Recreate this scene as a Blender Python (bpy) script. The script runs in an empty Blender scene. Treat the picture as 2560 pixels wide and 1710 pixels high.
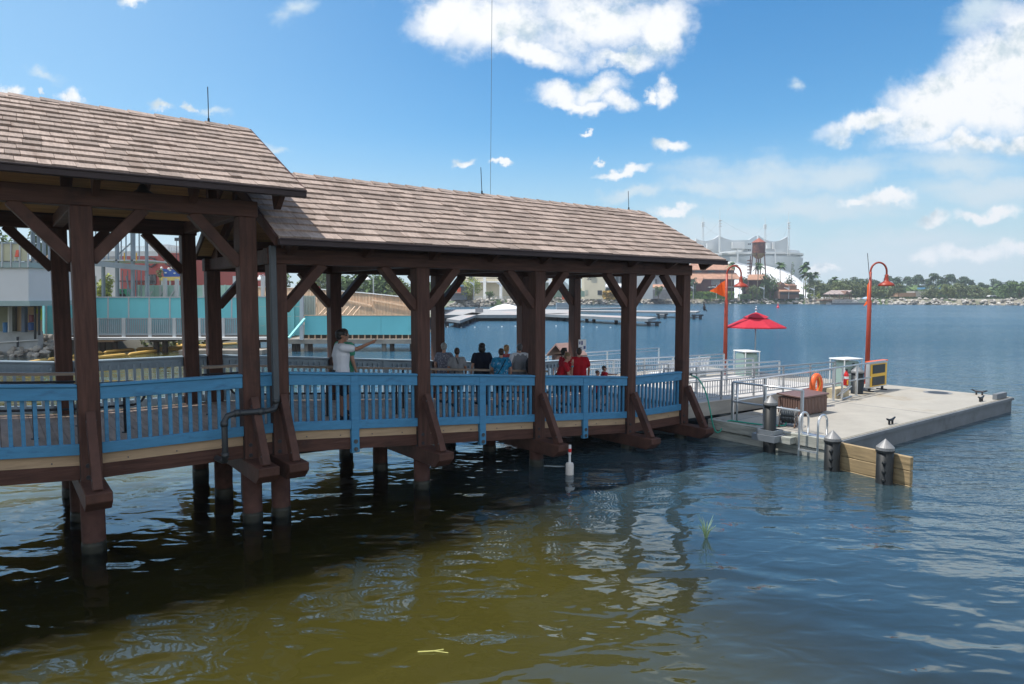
import bpy, math, random
from mathutils import Vector, Matrix
import numpy as np
random.seed(7)
sc = bpy.context.scene
COL = sc.collection
# ------------------------------------------------------------------ camera
FPX = 1707.0                                   # focal length in pixels of the 2560 px wide photograph (24 mm lens)
PITCH = math.atan(115 / FPX); EYE = 3.94
cam_d = bpy.data.cameras.new('camera'); cam_d.lens = 24.0; cam_d.sensor_width = 36.0
cam_d.clip_start = 0.1; cam_d.clip_end = 20000
cam = bpy.data.objects.new('camera', cam_d); COL.objects.link(cam)
cam.location = (0, 0, EYE); cam.rotation_euler = (math.pi / 2 - PITCH, 0, 0)
sc.camera = cam
# ------------------------------------------------------------------ sun, exposure
TO_SUN = Vector((-.478, .051, 1.0)).normalized()
SUN_EL = math.asin(TO_SUN.z); SUN_ROT = math.atan2(TO_SUN.x, TO_SUN.y)
sun_d = bpy.data.lights.new('sun', 'SUN'); sun_d.energy = 3.55; sun_d.angle = math.radians(.53); sun_d.color = (1, .955, .89)
sun = bpy.data.objects.new('sun', sun_d); COL.objects.link(sun)
sun.rotation_euler = TO_SUN.to_track_quat('Z', 'Y').to_euler(); sun.location = (-20, 0, 60)
sc.view_settings.view_transform = 'Standard'; sc.view_settings.look = 'None'
sc.view_settings.exposure = 0.62; sc.view_settings.gamma = 1.0
sc.cycles.max_bounces = 8; sc.cycles.diffuse_bounces = 3; sc.cycles.glossy_bounces = 4; sc.cycles.transparent_max_bounces = 8
sc.cycles.caustics_reflective = False; sc.cycles.caustics_refractive = False; sc.cycles.sample_clamp_indirect = 6; sc.cycles.volume_bounces = 0
sc.cycles.use_denoising = True

# ------------------------------------------------------------------ pixel -> place (used once, at measuring: a ray of the photograph cut with a real plane)
_c, _s = math.cos(PITCH), math.sin(PITCH)
def at(px, py, Y=None, Z=None):
    a = (px - 1280) / FPX; b = (855 - py) / FPX
    d = (a, _c + b * _s, -_s + b * _c)
    k = Y / d[1] if Y is not None else (Z - EYE) / d[2]
    return Vector((d[0] * k, d[1] * k, EYE + d[2] * k))
# pier frame: t along the pier (away, to the right), v across it (away, to the left), z up
ANG = math.radians(37.2); UX, UY = math.cos(ANG), math.sin(ANG); OX, OY = -1.86, 13.86
def W(t, v, z=0.0): return Vector((OX + t * UX - v * UY, OY + t * UY + v * UX, z))

# ------------------------------------------------------------------ sky
def build_world():
    w = bpy.data.worlds.new('World'); sc.world = w; w.use_nodes = True
    nt = w.node_tree; N = nt.nodes; L = nt.links; N.clear()
    def nd(t, **k):
        n = N.new(t)
        for a, b in k.items(): setattr(n, a, b)
        return n
    def lk(a, b): L.new(a, b)
    def mth(op, a, b=None, c=None, clamp=False):
        n = nd('ShaderNodeMath', operation=op, use_clamp=clamp)
        for i, x in enumerate((a, b, c)):
            if x is None: continue
            if isinstance(x, (int, float)): n.inputs[i].default_value = x
            else: lk(x, n.inputs[i])
        return n.outputs[0]
    def vm(op, a, b=None):
        n = nd('ShaderNodeVectorMath', operation=op)
        for i, x in enumerate((a, b)):
            if x is None: continue
            if isinstance(x, tuple): n.inputs[i].default_value = x
            else: lk(x, n.inputs[i])
        return n
    sky = nd('ShaderNodeTexSky', sky_type='NISHITA'); sky.sun_disc = False
    sky.sun_elevation = SUN_EL; sky.sun_rotation = SUN_ROT; sky.altitude = 0
    sky.air_density = 1.0; sky.dust_density = .05; sky.ozone_density = 4.0
    geo = nd('ShaderNodeNewGeometry'); inc = vm('SCALE', geo.outputs['Incoming']); inc.inputs['Scale'].default_value = -1
    tc = nd('ShaderNodeTexCoord')
    sep = nd('ShaderNodeSeparateXYZ'); lk(tc.outputs['Generated'], sep.inputs[0])
    yy = mth('MAXIMUM', sep.outputs['Y'], .04)
    cx = mth('DIVIDE', sep.outputs['X'], yy); cz = mth('DIVIDE', sep.outputs['Z'], yy)
    p0 = nd('ShaderNodeCombineXYZ'); lk(cx, p0.inputs[0]); lk(cz, p0.inputs[1])
    P = p0.outputs[0]
    def noise(vec, scale, detail, rough=.55, off=(0, 0, 0), sx=1, sy=1):
        m = nd('ShaderNodeMapping'); lk(vec, m.inputs[0]); m.inputs['Location'].default_value = off; m.inputs['Scale'].default_value = (sx, sy, 1)
        n = nd('ShaderNodeTexNoise'); n.inputs['Scale'].default_value = scale; n.inputs['Detail'].default_value = detail; n.inputs['Roughness'].default_value = rough
        lk(m.outputs[0], n.inputs['Vector']); return n
    wn = noise(P, 13, 6, .65)
    wv = vm('SCALE', vm('SUBTRACT', wn.outputs['Color'], (.5, .5, .5)).outputs[0]); wv.inputs['Scale'].default_value = .075
    PW = vm('ADD', P, wv.outputs[0]).outputs[0]
    def blobs(lst):
        cur = None
        for (px, py, rx, ry, rot) in lst:
            q = at(px, py, Y=1.0)
            s_ = vm('SUBTRACT', PW, (q.x, q.z - EYE, 0)).outputs[0]
            m = nd('ShaderNodeMapping', vector_type='TEXTURE'); lk(s_, m.inputs[0])
            m.inputs['Rotation'].default_value = (0, 0, math.radians(rot)); m.inputs['Scale'].default_value = (rx / FPX, ry / FPX, 1)
            ln = vm('LENGTH', m.outputs[0]).outputs['Value']
            r = mth('SUBTRACT', 1.0, ln)
            cur = r if cur is None else mth('MAXIMUM', cur, r)
        return cur
    cum = blobs([(1250, 62, 190, 85, 8), (1500, 55, 215, 105, -4), (1120, 40, 110, 62, 20), (1660, 75, 85, 82, 0), (1400, -70, 380, 120, 0), (1330, 128, 150, 40, -12), (1560, 140, 120, 32, 5),
                 (1395, 240, 70, 36, 0), (1500, 215, 78, 38, 20), (1540, 245, 45, 34, 0), (1448, 262, 120, 20, -2),
                 (1655, 222, 32, 34, 0), (1615, 232, 24, 18, 0),
                 (2180, 305, 150, 34, 16), (2330, 250, 170, 80, 25), (2480, 160, 150, 120, 35), (2600, 110, 170, 160, 30), (2400, 240, 190, 95, 20), (2480, 270, 210, 85, 10), (2620, 240, 220, 125, 0), (2330, 300, 180, 55, 10),
                 (2430, 352, 180, 30, 4), (2560, 350, 130, 36, 0), (1672, 362, 58, 22, 0), (1545, 428, 70, 14, 6), (2215, 492, 85, 22, 0), (2140, 500, 40, 14, 0),
                 (398, 262, 34, 17, 0), (465, 263, 24, 12, 0), (20, 235, 42, 20, 0), (180, 240, 34, 24, 0), (110, 236, 14, 9, 0), (325, 0, 40, 22, 0),
                 (1165, 402, 30, 12, 0), (1255, 415, 30, 9, 0), (1500, 395, 16, 8, 0), (1480, 320, 22, 8, 0), (2430, 632, 120, 24, 4), (2310, 640, 55, 22, 0), (2540, 625, 70, 24, 0), (2320, 545, 60, 18, 0), (2480, 535, 90, 18, 0),
                 (1680, 528, 60, 14, 0), (2050, 672, 60, 12, 0)])
    wisp = blobs([(1900, 440, 300, 52, 4), (2120, 425, 190, 46, 10), (1760, 470, 160, 30, 0), (2380, 405, 200, 46, 0), (2000, 520, 420, 46, 2), (2250, 590, 320, 46, 0), (1800, 590, 330, 60, 0), (2500, 480, 260, 46, 0),
                  (120, 190, 70, 22, -15), (735, 22, 60, 40, 30), (520, 270, 60, 16, 0), (690, 362, 50, 14, -10), (2460, 20, 110, 40, 20), (2330, 640, 400, 60, 0), (1985, 225, 24, 30, 0), (1580, 480, 110, 20, 5), (2100, 680, 700, 60, 0), (1100, 640, 700, 50, 0)])
    n1 = noise(P, 8.5, 10, .64, off=(3.1, 1.7, 0), sy=1.15)
    n1b = noise(P, 8.5, 10, .64, off=(3.1 + .012, 1.7 - .03, 0), sy=1.15)
    n2 = noise(P, 7, 7, .6, off=(8.3, 4.1, 0), sx=.55, sy=2.6)
    d1 = mth('ADD', cum, mth('MULTIPLY', mth('SUBTRACT', n1.outputs['Fac'], .475), 1.5))
    def sstep(x, lo, hi):
        n = nd('ShaderNodeMapRange', interpolation_type='SMOOTHSTEP'); lk(x, n.inputs['Value'])
        n.inputs['From Min'].default_value = lo; n.inputs['From Max'].default_value = hi; return n.outputs[0]
    a1 = sstep(d1, -.12, .72)
    a2 = mth('MULTIPLY', sstep(mth('ADD', wisp, mth('MULTIPLY', mth('SUBTRACT', n2.outputs['Fac'], .52), 2.0)), -.2, .95), .85)
    front = sstep(sep.outputs['Y'], .05, .15)
    a1 = mth('MULTIPLY', a1, front); a2 = mth('MULTIPLY', a2, front)
    # bright white cloud behind and above the viewer, unseen, added to fill camera-facing shade
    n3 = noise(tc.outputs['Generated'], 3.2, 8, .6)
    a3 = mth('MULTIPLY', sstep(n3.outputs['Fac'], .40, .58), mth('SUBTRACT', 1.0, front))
    # sunward relief inside the clouds
    rel = mth('MULTIPLY', mth('SUBTRACT', n1.outputs['Fac'], n1b.outputs['Fac']), 2.2)
    thick = sstep(d1, .45, 1.5)
    lum = mth('ADD', mth('SUBTRACT', .97, mth('MULTIPLY', thick, .06)), rel)
    n4 = noise(P, 5, 3, .5, off=(1.3, 5.2, 0), sy=1.8)
    lum = mth('SUBTRACT', lum, mth('MULTIPLY', mth('MULTIPLY', sstep(n4.outputs['Fac'], .5, .75), thick), .22))
    lumc = mth('MINIMUM', mth('MAXIMUM', lum, .6), 1.1)
    ccol = nd('ShaderNodeMix', data_type='RGBA')
    lk(sstep(lumc, .6, 1.0), ccol.inputs['Factor'])
    ccol.inputs['A'].default_value = (4.0, 4.8, 5.3, 1); ccol.inputs['B'].default_value = (6.7, 6.8, 6.9, 1)
    wcol = nd('ShaderNodeRGB'); wcol.outputs[0].default_value = (4.7, 5.5, 6.0, 1)
    tint = nd('ShaderNodeMix', data_type='RGBA', blend_type='MULTIPLY'); tint.inputs['Factor'].default_value = 1
    hs = nd('ShaderNodeHueSaturation'); hs.inputs['Saturation'].default_value = 1.32; lk(sky.outputs[0], hs.inputs['Color']); lk(hs.outputs[0], tint.inputs['A']); tint.inputs['B'].default_value = SKY_TINT
    veil = nd('ShaderNodeMapRange', interpolation_type='SMOOTHSTEP'); lk(cx, veil.inputs['Value'])
    for k_, v_ in zip(('From Min', 'From Max', 'To Min', 'To Max'), (.15, -.85, 0, .40)): veil.inputs[k_].default_value = v_
    mv = nd('ShaderNodeMix', data_type='RGBA'); lk(mth('MULTIPLY', veil.outputs[0], front), mv.inputs['Factor']); lk(tint.outputs['Result'], mv.inputs['A']); mv.inputs['B'].default_value = (3.6, 5.2, 6.3, 1)
    hz = nd('ShaderNodeMix', data_type='RGBA'); lk(mth('MULTIPLY', sstep(mth('MULTIPLY', sep.outputs['Z'], -1.0), -.24, -.01), .88), hz.inputs['Factor']); lk(mv.outputs['Result'], hz.inputs['A']); hz.inputs['B'].default_value = (3.75, 4.75, 5.4, 1)
    m1 = nd('ShaderNodeMix', data_type='RGBA'); lk(a2, m1.inputs['Factor']); lk(hz.outputs['Result'], m1.inputs['A']); lk(wcol.outputs[0], m1.inputs['B'])
    m2 = nd('ShaderNodeMix', data_type='RGBA'); lk(a1, m2.inputs['Factor']); lk(m1.outputs['Result'], m2.inputs['A']); lk(ccol.outputs['Result'], m2.inputs['B'])
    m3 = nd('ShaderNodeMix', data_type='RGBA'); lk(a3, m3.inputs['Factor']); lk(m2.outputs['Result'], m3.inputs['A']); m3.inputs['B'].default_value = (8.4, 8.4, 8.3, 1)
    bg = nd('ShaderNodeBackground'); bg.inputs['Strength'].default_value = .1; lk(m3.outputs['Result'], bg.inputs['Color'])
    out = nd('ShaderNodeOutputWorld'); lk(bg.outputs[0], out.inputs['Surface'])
SKY_TINT = (1.02, 1.13, 1.03, 1)
build_world()

# ------------------------------------------------------------------ materials
MATS = {}
def M(name, col, rough=.6, var=.18, scale=5, bump=0, metal=0, stretch=(1, 1, 1), island=0, spec=.4, dirt=None, bscale=None):
    """Procedural surface: base colour broken up by noise (and by piece), with a matching relief."""
    if name in MATS: return MATS[name]
    m = bpy.data.materials.new(name); m.use_nodes = True; nt = m.node_tree; N = nt.nodes; L = nt.links
    b = N['Principled BSDF']; b.inputs['Roughness'].default_value = rough; b.inputs['Metallic'].default_value = metal
    b.inputs['Specular IOR Level'].default_value = spec
    tc = N.new('ShaderNodeTexCoord'); mp = N.new('ShaderNodeMapping'); mp.inputs['Scale'].default_value = stretch
    L.new(tc.outputs['Object'], mp.inputs[0])
    n = N.new('ShaderNodeTexNoise'); n.inputs['Scale'].default_value = scale; n.inputs['Detail'].default_value = 5; n.inputs['Roughness'].default_value = .6
    L.new(mp.outputs[0], n.inputs['Vector'])
    r = N.new('ShaderNodeValToRGB'); r.color_ramp.elements[0].position = .3; r.color_ramp.elements[1].position = .7
    r.color_ramp.elements[0].color = tuple(c * (1 - var) for c in col) + (1,); r.color_ramp.elements[1].color = tuple(min(1, c * (1 + var)) for c in col) + (1,)
    L.new(n.outputs['Fac'], r.inputs[0]); c = r.outputs[0]
    if island:
        g = N.new('ShaderNodeNewGeometry'); mr = N.new('ShaderNodeMapRange'); L.new(g.outputs['Random Per Island'], mr.inputs['Value'])
        mr.inputs['To Min'].default_value = 1 - island; mr.inputs['To Max'].default_value = 1 + island
        vm = N.new('ShaderNodeVectorMath'); vm.operation = 'SCALE'; L.new(c, vm.inputs[0]); L.new(mr.outputs[0], vm.inputs['Scale']); c = vm.outputs[0]
    if dirt:
        dcol, dscale, lo, hi = dirt[:4]
        n2 = N.new('ShaderNodeTexNoise'); n2.inputs['Scale'].default_value = dscale; n2.inputs['Detail'].default_value = 6; n2.inputs['Roughness'].default_value = .65
        L.new(mp.outputs[0] if len(dirt) < 5 else tc.outputs['Object'], n2.inputs['Vector'])
        mr2 = N.new('ShaderNodeMapRange'); mr2.interpolation_type = 'SMOOTHSTEP'; mr2.inputs['From Min'].default_value = lo; mr2.inputs['From Max'].default_value = hi
        L.new(n2.outputs['Fac'], mr2.inputs['Value'])
        mx = N.new('ShaderNodeMix'); mx.data_type = 'RGBA'; L.new(mr2.outputs[0], mx.inputs['Factor']); L.new(c, mx.inputs['A']); mx.inputs['B'].default_value = tuple(dcol) + (1,)
        c = mx.outputs['Result']
    L.new(c, b.inputs['Base Color'])
    if bump:
        nb = n
        if bscale:
            nb = N.new('ShaderNodeTexNoise'); nb.inputs['Scale'].default_value = bscale; nb.inputs['Detail'].default_value = 4; L.new(mp.outputs[0], nb.inputs['Vector'])
        bp = N.new('ShaderNodeBump'); bp.inputs['Strength'].default_value = 1; bp.inputs['Distance'].default_value = bump
        L.new(nb.outputs['Fac'], bp.inputs['Height']); L.new(bp.outputs[0], b.inputs['Normal'])
    MATS[name] = m; return m

# ------------------------------------------------------------------ mesh builder
class MB:
    def __init__(s): s.v = []; s.f = []
    def add(s, vs, fs):
        o = len(s.v); s.v += [tuple(x) for x in vs]; s.f += [tuple(i + o for i in f) for f in fs]; return s
    def box(s, x0, x1, y0, y1, z0, z1):
        return s.add([(x0, y0, z0), (x1, y0, z0), (x1, y1, z0), (x0, y1, z0), (x0, y0, z1), (x1, y0, z1), (x1, y1, z1), (x0, y1, z1)],
                     [(0, 3, 2, 1), (4, 5, 6, 7), (0, 1, 5, 4), (1, 2, 6, 5), (2, 3, 7, 6), (3, 0, 4, 7)])
    def bar(s, p, q, w, h, up=(0, 0, 1)):
        p, q = Vector(p), Vector(q); d = (q - p).normalized(); up = Vector(up)
        if abs(d.dot(up)) > .99: up = Vector((1, 0, 0))
        a = d.cross(up).normalized(); b = a.cross(d).normalized()
        vs = [c + a * sa * w / 2 + b * sb * h / 2 for c in (p, q) for sa, sb in ((-1, -1), (1, -1), (1, 1), (-1, 1))]
        return s.add(vs, [(0, 1, 2, 3)[::-1], (4, 5, 6, 7), (0, 1, 5, 4), (1, 2, 6, 5), (2, 3, 7, 6), (3, 0, 4, 7)])
    def tube(s, pts, r, n=8, caps=True):
        pts = [Vector(p) for p in pts]; rs = r if isinstance(r, (list, tuple)) else [r] * len(pts)
        rings = []; ref = None
        for i, p in enumerate(pts):
            d = (pts[min(i + 1, len(pts) - 1)] - pts[max(i - 1, 0)]).normalized()
            if ref is None or abs(d.dot(ref)) > .97: ref = Vector((0, 0, 1)) if abs(d.z) < .9 else Vector((1, 0, 0))
            a = d.cross(ref).normalized(); b = a.cross(d).normalized(); ref = b
            rings.append([p + (a * math.cos(2 * math.pi * k / n) + b * math.sin(2 * math.pi * k / n)) * rs[i] for k in range(n)])
        vs = [v for g in rings for v in g]; fs = []
        for i in range(len(pts) - 1):
            for k in range(n): fs.append((i * n + k, i * n + (k + 1) % n, (i + 1) * n + (k + 1) % n, (i + 1) * n + k))
        if caps: fs += [tuple(range(n))[::-1], tuple(range((len(pts) - 1) * n, len(pts) * n))]
        return s.add(vs, fs)
    def lathe(s, prof, c=(0, 0, 0), n=16, a0=0.0):
        vs = []; fs = []
        for r, z in prof:
            for k in range(n):
                a = a0 + 2 * math.pi * k / n; vs.append((c[0] + r * math.cos(a), c[1] + r * math.sin(a), c[2] + z))
        for i in range(len(prof) - 1):
            for k in range(n): fs.append((i * n + k, i * n + (k + 1) % n, (i + 1) * n + (k + 1) % n, (i + 1) * n + k))
        fs += [tuple(range(n))[::-1], tuple(range((len(prof) - 1) * n, len(prof) * n))]
        return s.add(vs, fs)
    def prism(s, pts, vec):
        n = len(pts); vec = Vector(vec); pts = [Vector(p) for p in pts]
        vs = pts + [p + vec for p in pts]
        return s.add(vs, [tuple(range(n))[::-1], tuple(range(n, 2 * n))] + [(i, (i + 1) % n, n + (i + 1) % n, n + i) for i in range(n)])
    def ell(s, c, r, n=10, m=7, jit=0.0, rng=random):
        c = Vector(c); r = r if isinstance(r, (list, tuple)) else (r, r, r)
        vs = [c + Vector((0, 0, -r[2]))]
        for i in range(1, m):
            th = math.pi * i / m
            for k in range(n):
                a = 2 * math.pi * k / n; j = 1 + rng.uniform(-jit, jit)
                vs.append(c + Vector((r[0] * math.sin(th) * math.cos(a) * j, r[1] * math.sin(th) * math.sin(a) * j, -r[2] * math.cos(th) * j)))
        vs.append(c + Vector((0, 0, r[2]))); fs = [(0, 1 + (k + 1) % n, 1 + k) for k in range(n)]
        for i in range(m - 2):
            for k in range(n): fs.append((1 + i * n + k, 1 + i * n + (k + 1) % n, 1 + (i + 1) * n + (k + 1) % n, 1 + (i + 1) * n + k))
        t = len(vs) - 1; fs += [(t, 1 + (m - 2) * n + k, 1 + (m - 2) * n + (k + 1) % n) for k in range(n)]
        return s.add(vs, fs)
    def quad(s, *p): return s.add(p, [tuple(range(len(p)))])

class Th:
    """A thing: an Empty at its base (or its own mesh); parts are built in the same coordinates and shifted to it."""
    def __init__(s, ob, off): s.ob = ob; s.off = Vector(off)
def tagit(ob, label=None, cat=None, group=None, kind=None):
    if label: ob['label'] = label
    if cat: ob['category'] = cat
    if group: ob['group'] = group
    if kind: ob['kind'] = kind
def place(ob, off, frame):
    if frame == 'p': ob.location = W(*off); ob.rotation_euler = (0, 0, ANG)
    else: ob.location = off
def thing(name, label, cat, off=(0, 0, 0), frame='p', group=None):
    ob = bpy.data.objects.new(name, None); ob.empty_display_size = .3; COL.objects.link(ob)
    place(ob, off, frame); tagit(ob, label, cat, group); return Th(ob, off)
def mesh(name, mb, mat, off, smooth=False, bevel=0):
    me = bpy.data.meshes.new(name); o = Vector(off)
    me.from_pydata([tuple(Vector(v) - o) for v in mb.v], [], mb.f); me.update()
    if mat: me.materials.append(mat)
    if smooth:
        me.shade_smooth()
    ob = bpy.data.objects.new(name, me); COL.objects.link(ob)
    if smooth == 'auto':
        for p in me.polygons: p.use_smooth = True
        for e in me.edges: pass
    if bevel:
        bv = ob.modifiers.new('bevel', 'BEVEL'); bv.width = bevel; bv.segments = 1; bv.limit_method = 'ANGLE'
    return ob
def part(name, mb, mat, parent, smooth=False, bevel=0, label=None):
    ob = mesh(name, mb, mat, parent.off, smooth, bevel); ob.parent = parent.ob
    if label: ob['label'] = label
    return Th(ob, parent.off)
def solo(name, mb, mat, label, cat, off=(0, 0, 0), frame='p', group=None, smooth=False, bevel=0, kind=None):
    ob = mesh(name, mb, mat, off, smooth, bevel); place(ob, off, frame); tagit(ob, label, cat, group, kind); return Th(ob, off)
def struct(name, mb, mat, smooth=False, frame='w', kind='structure', label=None):
    ob = mesh(name, mb, mat, (0, 0, 0), smooth)
    if frame == 'p': place(ob, (0, 0, 0), 'p')
    ob['kind'] = kind
    if label: ob['label'] = label
    return ob
def dup(root, loc, rotz=None, scale=None, label=None, group=None):
    """A copy of a thing, its parts and their sub-parts (mesh data shared)."""
    src = root.ob if isinstance(root, Th) else root
    def cp(o, par):
        c = o.copy(); COL.objects.link(c); c.parent = par
        for ch in list(o.children): cp(ch, c)
        return c
    r = cp(src, None); r.location = loc
    if rotz is not None: r.rotation_euler = (0, 0, rotz)
    if scale is not None: r.scale = scale if isinstance(scale, (tuple, list)) else (scale,) * 3
    if label: r['label'] = label
    if group: r['group'] = group
    return r
def lerp(a, b, f): return a + (b - a) * f
def arc(c, r, a0, a1, n, axis='xz'):
    out = []
    for i in range(n + 1):
        a = math.radians(lerp(a0, a1, i / n))
        d = (r * math.cos(a), r * math.sin(a))
        out.append((c[0] + d[0], c[1], c[2] + d[1]) if axis == 'xz' else (c[0], c[1] + d[0], c[2] + d[1]))
    return out
# ================================================================== water, ground, banks
def build_water():
    def kit(mat):
        nt = mat.node_tree; N = nt.nodes; L = nt.links; tc = N.new('ShaderNodeTexCoord')
        def noise(scale, detail, stretch=(1, 1, 1), rot=0, rough=.5, dist=0):
            mp = N.new('ShaderNodeMapping'); mp.inputs['Rotation'].default_value = (0, 0, math.radians(rot)); mp.inputs['Scale'].default_value = stretch
            L.new(tc.outputs['Object'], mp.inputs[0])
            n = N.new('ShaderNodeTexNoise'); n.inputs['Scale'].default_value = scale; n.inputs['Detail'].default_value = detail; n.inputs['Roughness'].default_value = rough
            n.inputs['Distortion'].default_value = dist
            L.new(mp.outputs[0], n.inputs['Vector']); return n.outputs['Fac']
        def mth(op, a, b_, c_=None):
            n = N.new('ShaderNodeMath'); n.operation = op
            for i, x in enumerate((a, b_, c_)):
                if x is None: continue
                if isinstance(x, (int, float)): n.inputs[i].default_value = x
                else: L.new(x, n.inputs[i])
            return n.outputs[0]
        def mr(x, a, b_, c0, d0):
            n = N.new('ShaderNodeMapRange'); n.interpolation_type = 'SMOOTHSTEP'; L.new(x, n.inputs['Value'])
            for k, v in zip(('From Min', 'From Max', 'To Min', 'To Max'), (a, b_, c0, d0)): n.inputs[k].default_value = v
            return n.outputs[0]
        sep = N.new('ShaderNodeSeparateXYZ'); L.new(tc.outputs['Object'], sep.inputs[0])
        xy = mth('ADD', mth('MULTIPLY', sep.outputs['X'], .9), mth('MULTIPLY', sep.outputs['Y'], .55))
        return N, L, noise, mth, mr, sep, xy
    # the murky bottom: olive silt near the bank, falling away into dark green-blue depth
    m = bpy.data.materials.new('olive_lake_silt'); m.use_nodes = True
    N, L, noise, mth, mr, sep, xy = kit(m); b = N['Principled BSDF']; b.inputs['Roughness'].default_value = 1; b.inputs['Specular IOR Level'].default_value = 0
    r = N.new('ShaderNodeValToRGB'); r.color_ramp.elements[0].position = .3; r.color_ramp.elements[1].position = .75
    r.color_ramp.elements[0].color = BED_A; r.color_ramp.elements[1].color = BED_B
    L.new(noise(.5, 4), r.inputs[0])
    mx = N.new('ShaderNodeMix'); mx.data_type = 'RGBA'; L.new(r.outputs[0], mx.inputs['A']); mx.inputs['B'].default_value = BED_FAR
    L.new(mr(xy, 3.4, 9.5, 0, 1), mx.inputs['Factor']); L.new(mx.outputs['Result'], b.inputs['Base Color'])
    b.inputs['Subsurface Weight'].default_value = .9; b.inputs['Subsurface Radius'].default_value = (.5, .42, .2); b.inputs['Subsurface Scale'].default_value = 1.1
    rng = random.Random(4); mb = MB(); n = 60
    for j in range(n + 1):
        for i in range(n + 1): mb.v.append((-16 + 40 * i / n, -2 + 34 * j / n, -1.5 + rng.uniform(-.13, .13)))
    for j in range(n):
        for i in range(n): mb.f.append((j * (n + 1) + i, j * (n + 1) + i + 1, (j + 1) * (n + 1) + i + 1, (j + 1) * (n + 1) + i))
    mb.add([(-900, -120, -1.75), (900, -120, -1.75), (900, 700, -1.75), (-900, 700, -1.75)], [(0, 1, 2, 3)])
    struct('lake_bed', mb, m, smooth=True)
    # the surface: mirror by Fresnel over clear water, rippled
    m = bpy.data.materials.new('lake_water'); m.use_nodes = True
    N, L, noise, mth, mr, sep, xy = kit(m); out = N['Material Output']; N.remove(N['Principled BSDF'])
    open_ = mr(xy, 8, 20, 0, 1)
    lazy = mth('MULTIPLY', noise(.55, 1, (1, 1.7, 1), 25, .4, .6), LAZY)
    rip = mth('MULTIPLY', noise(1.8, 1.2, (1, 1.8, 1), -20, .4, .8), RIP)
    fine = mth('MULTIPLY', noise(7, 2, (1, 1.5, 1), 10, .5), .0012)
    chop = mth('MULTIPLY', mth('ADD', mth('MULTIPLY', noise(1.0, 4, (.8, 2.0, 1), 12, .55), .11), mth('MULTIPLY', noise(4.2, 3, (.8, 1.8, 1), -8, .55), .034)), open_)
    patch = mth('MULTIPLY', mth('ADD', mth('MULTIPLY', noise(.03, 3, (.5, 1.6, 1), 0), 1.2), .35), mr(sep.outputs['Y'], 22, 60, 1.0, 2.6))
    h = mth('ADD', mth('ADD', lazy, rip), mth('ADD', fine, mth('MULTIPLY', chop, patch)))
    bp = N.new('ShaderNodeBump'); bp.inputs['Strength'].default_value = 1; bp.inputs['Distance'].default_value = 1; L.new(h, bp.inputs['Height'])
    fr = N.new('ShaderNodeFresnel'); L.new(mr(sep.outputs['Y'], 14, 60, WATER_IOR, 1.42), fr.inputs['IOR']); L.new(bp.outputs[0], fr.inputs['Normal'])
    gl = N.new('ShaderNodeBsdfGlossy'); L.new(bp.outputs[0], gl.inputs['Normal']); L.new(mr(sep.outputs['Y'], 22, 120, .03, .13), gl.inputs['Roughness']); gl.inputs['Color'].default_value = (.84, .94, 1, 1)
    tr = N.new('ShaderNodeBsdfTransparent'); tr.inputs['Color'].default_value = (.93, .95, .86, 1)
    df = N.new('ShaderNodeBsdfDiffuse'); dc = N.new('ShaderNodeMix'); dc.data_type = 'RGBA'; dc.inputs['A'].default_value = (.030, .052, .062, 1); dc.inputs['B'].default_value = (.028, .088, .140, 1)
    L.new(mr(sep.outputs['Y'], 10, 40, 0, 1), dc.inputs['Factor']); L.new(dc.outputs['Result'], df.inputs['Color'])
    bd = N.new('ShaderNodeMixShader'); L.new(mr(xy, 5.5, 10.5, 0, .96), bd.inputs[0]); L.new(tr.outputs[0], bd.inputs[1]); L.new(df.outputs[0], bd.inputs[2])
    mx = N.new('ShaderNodeMixShader'); L.new(fr.outputs[0], mx.inputs[0]); L.new(bd.outputs[0], mx.inputs[1]); L.new(gl.outputs[0], mx.inputs[2]); L.new(mx.outputs[0], out.inputs['Surface'])
    va = N.new('ShaderNodeVolumePrincipled'); va.inputs['Color'].default_value = MURK; va.inputs['Density'].default_value = MURK_D; va.inputs['Anisotropy'].default_value = .1
    L.new(va.outputs[0], out.inputs['Volume'])
    w = MB().box(-900, 900, -120, 700, -2.0, 0)
    struct('water', w, m)
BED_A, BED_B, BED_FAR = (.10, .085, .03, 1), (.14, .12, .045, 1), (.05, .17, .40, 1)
MURK, MURK_D = (.50, .445, .115, 1), .58
LAZY, RIP, WATER_IOR = .095, .020, 1.8
build_water()

# far shoreline (water's edge) read off the photograph on the plane z = 0
SHORE = [Vector((-95, 44, 0)), Vector((-40, 46.0, 0)), Vector((-31.5, 47.5, 0)), Vector((-20, 62, 0)), Vector((-8, 74, 0)), Vector((-22, 150, 0))] + \
        [at(px, py, Z=0) for px, py in ((1000, 768.5), (1120, 768), (1270, 766), (1440, 761.5), (1600, 759.5), (1750, 759), (1900, 759.5), (2050, 760.5), (2300, 762), (2560, 763.5))] + [Vector((330, 230, 0)), Vector((520, 120, 0)), Vector((700, -60, 0))]
def shore_top(i):
    a = SHORE[max(i - 1, 0)]; b = SHORE[min(i + 1, len(SHORE) - 1)]; d = (b - a).normalized(); n = Vector((-d.y, d.x, 0))
    w = 1.5 if i < 6 else 4.5
    z = 1.25 if i < 6 else 2.55
    return SHORE[i] + n * w + Vector((0, 0, z))
TOP = [shore_top(i) for i in range(len(SHORE))]
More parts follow.
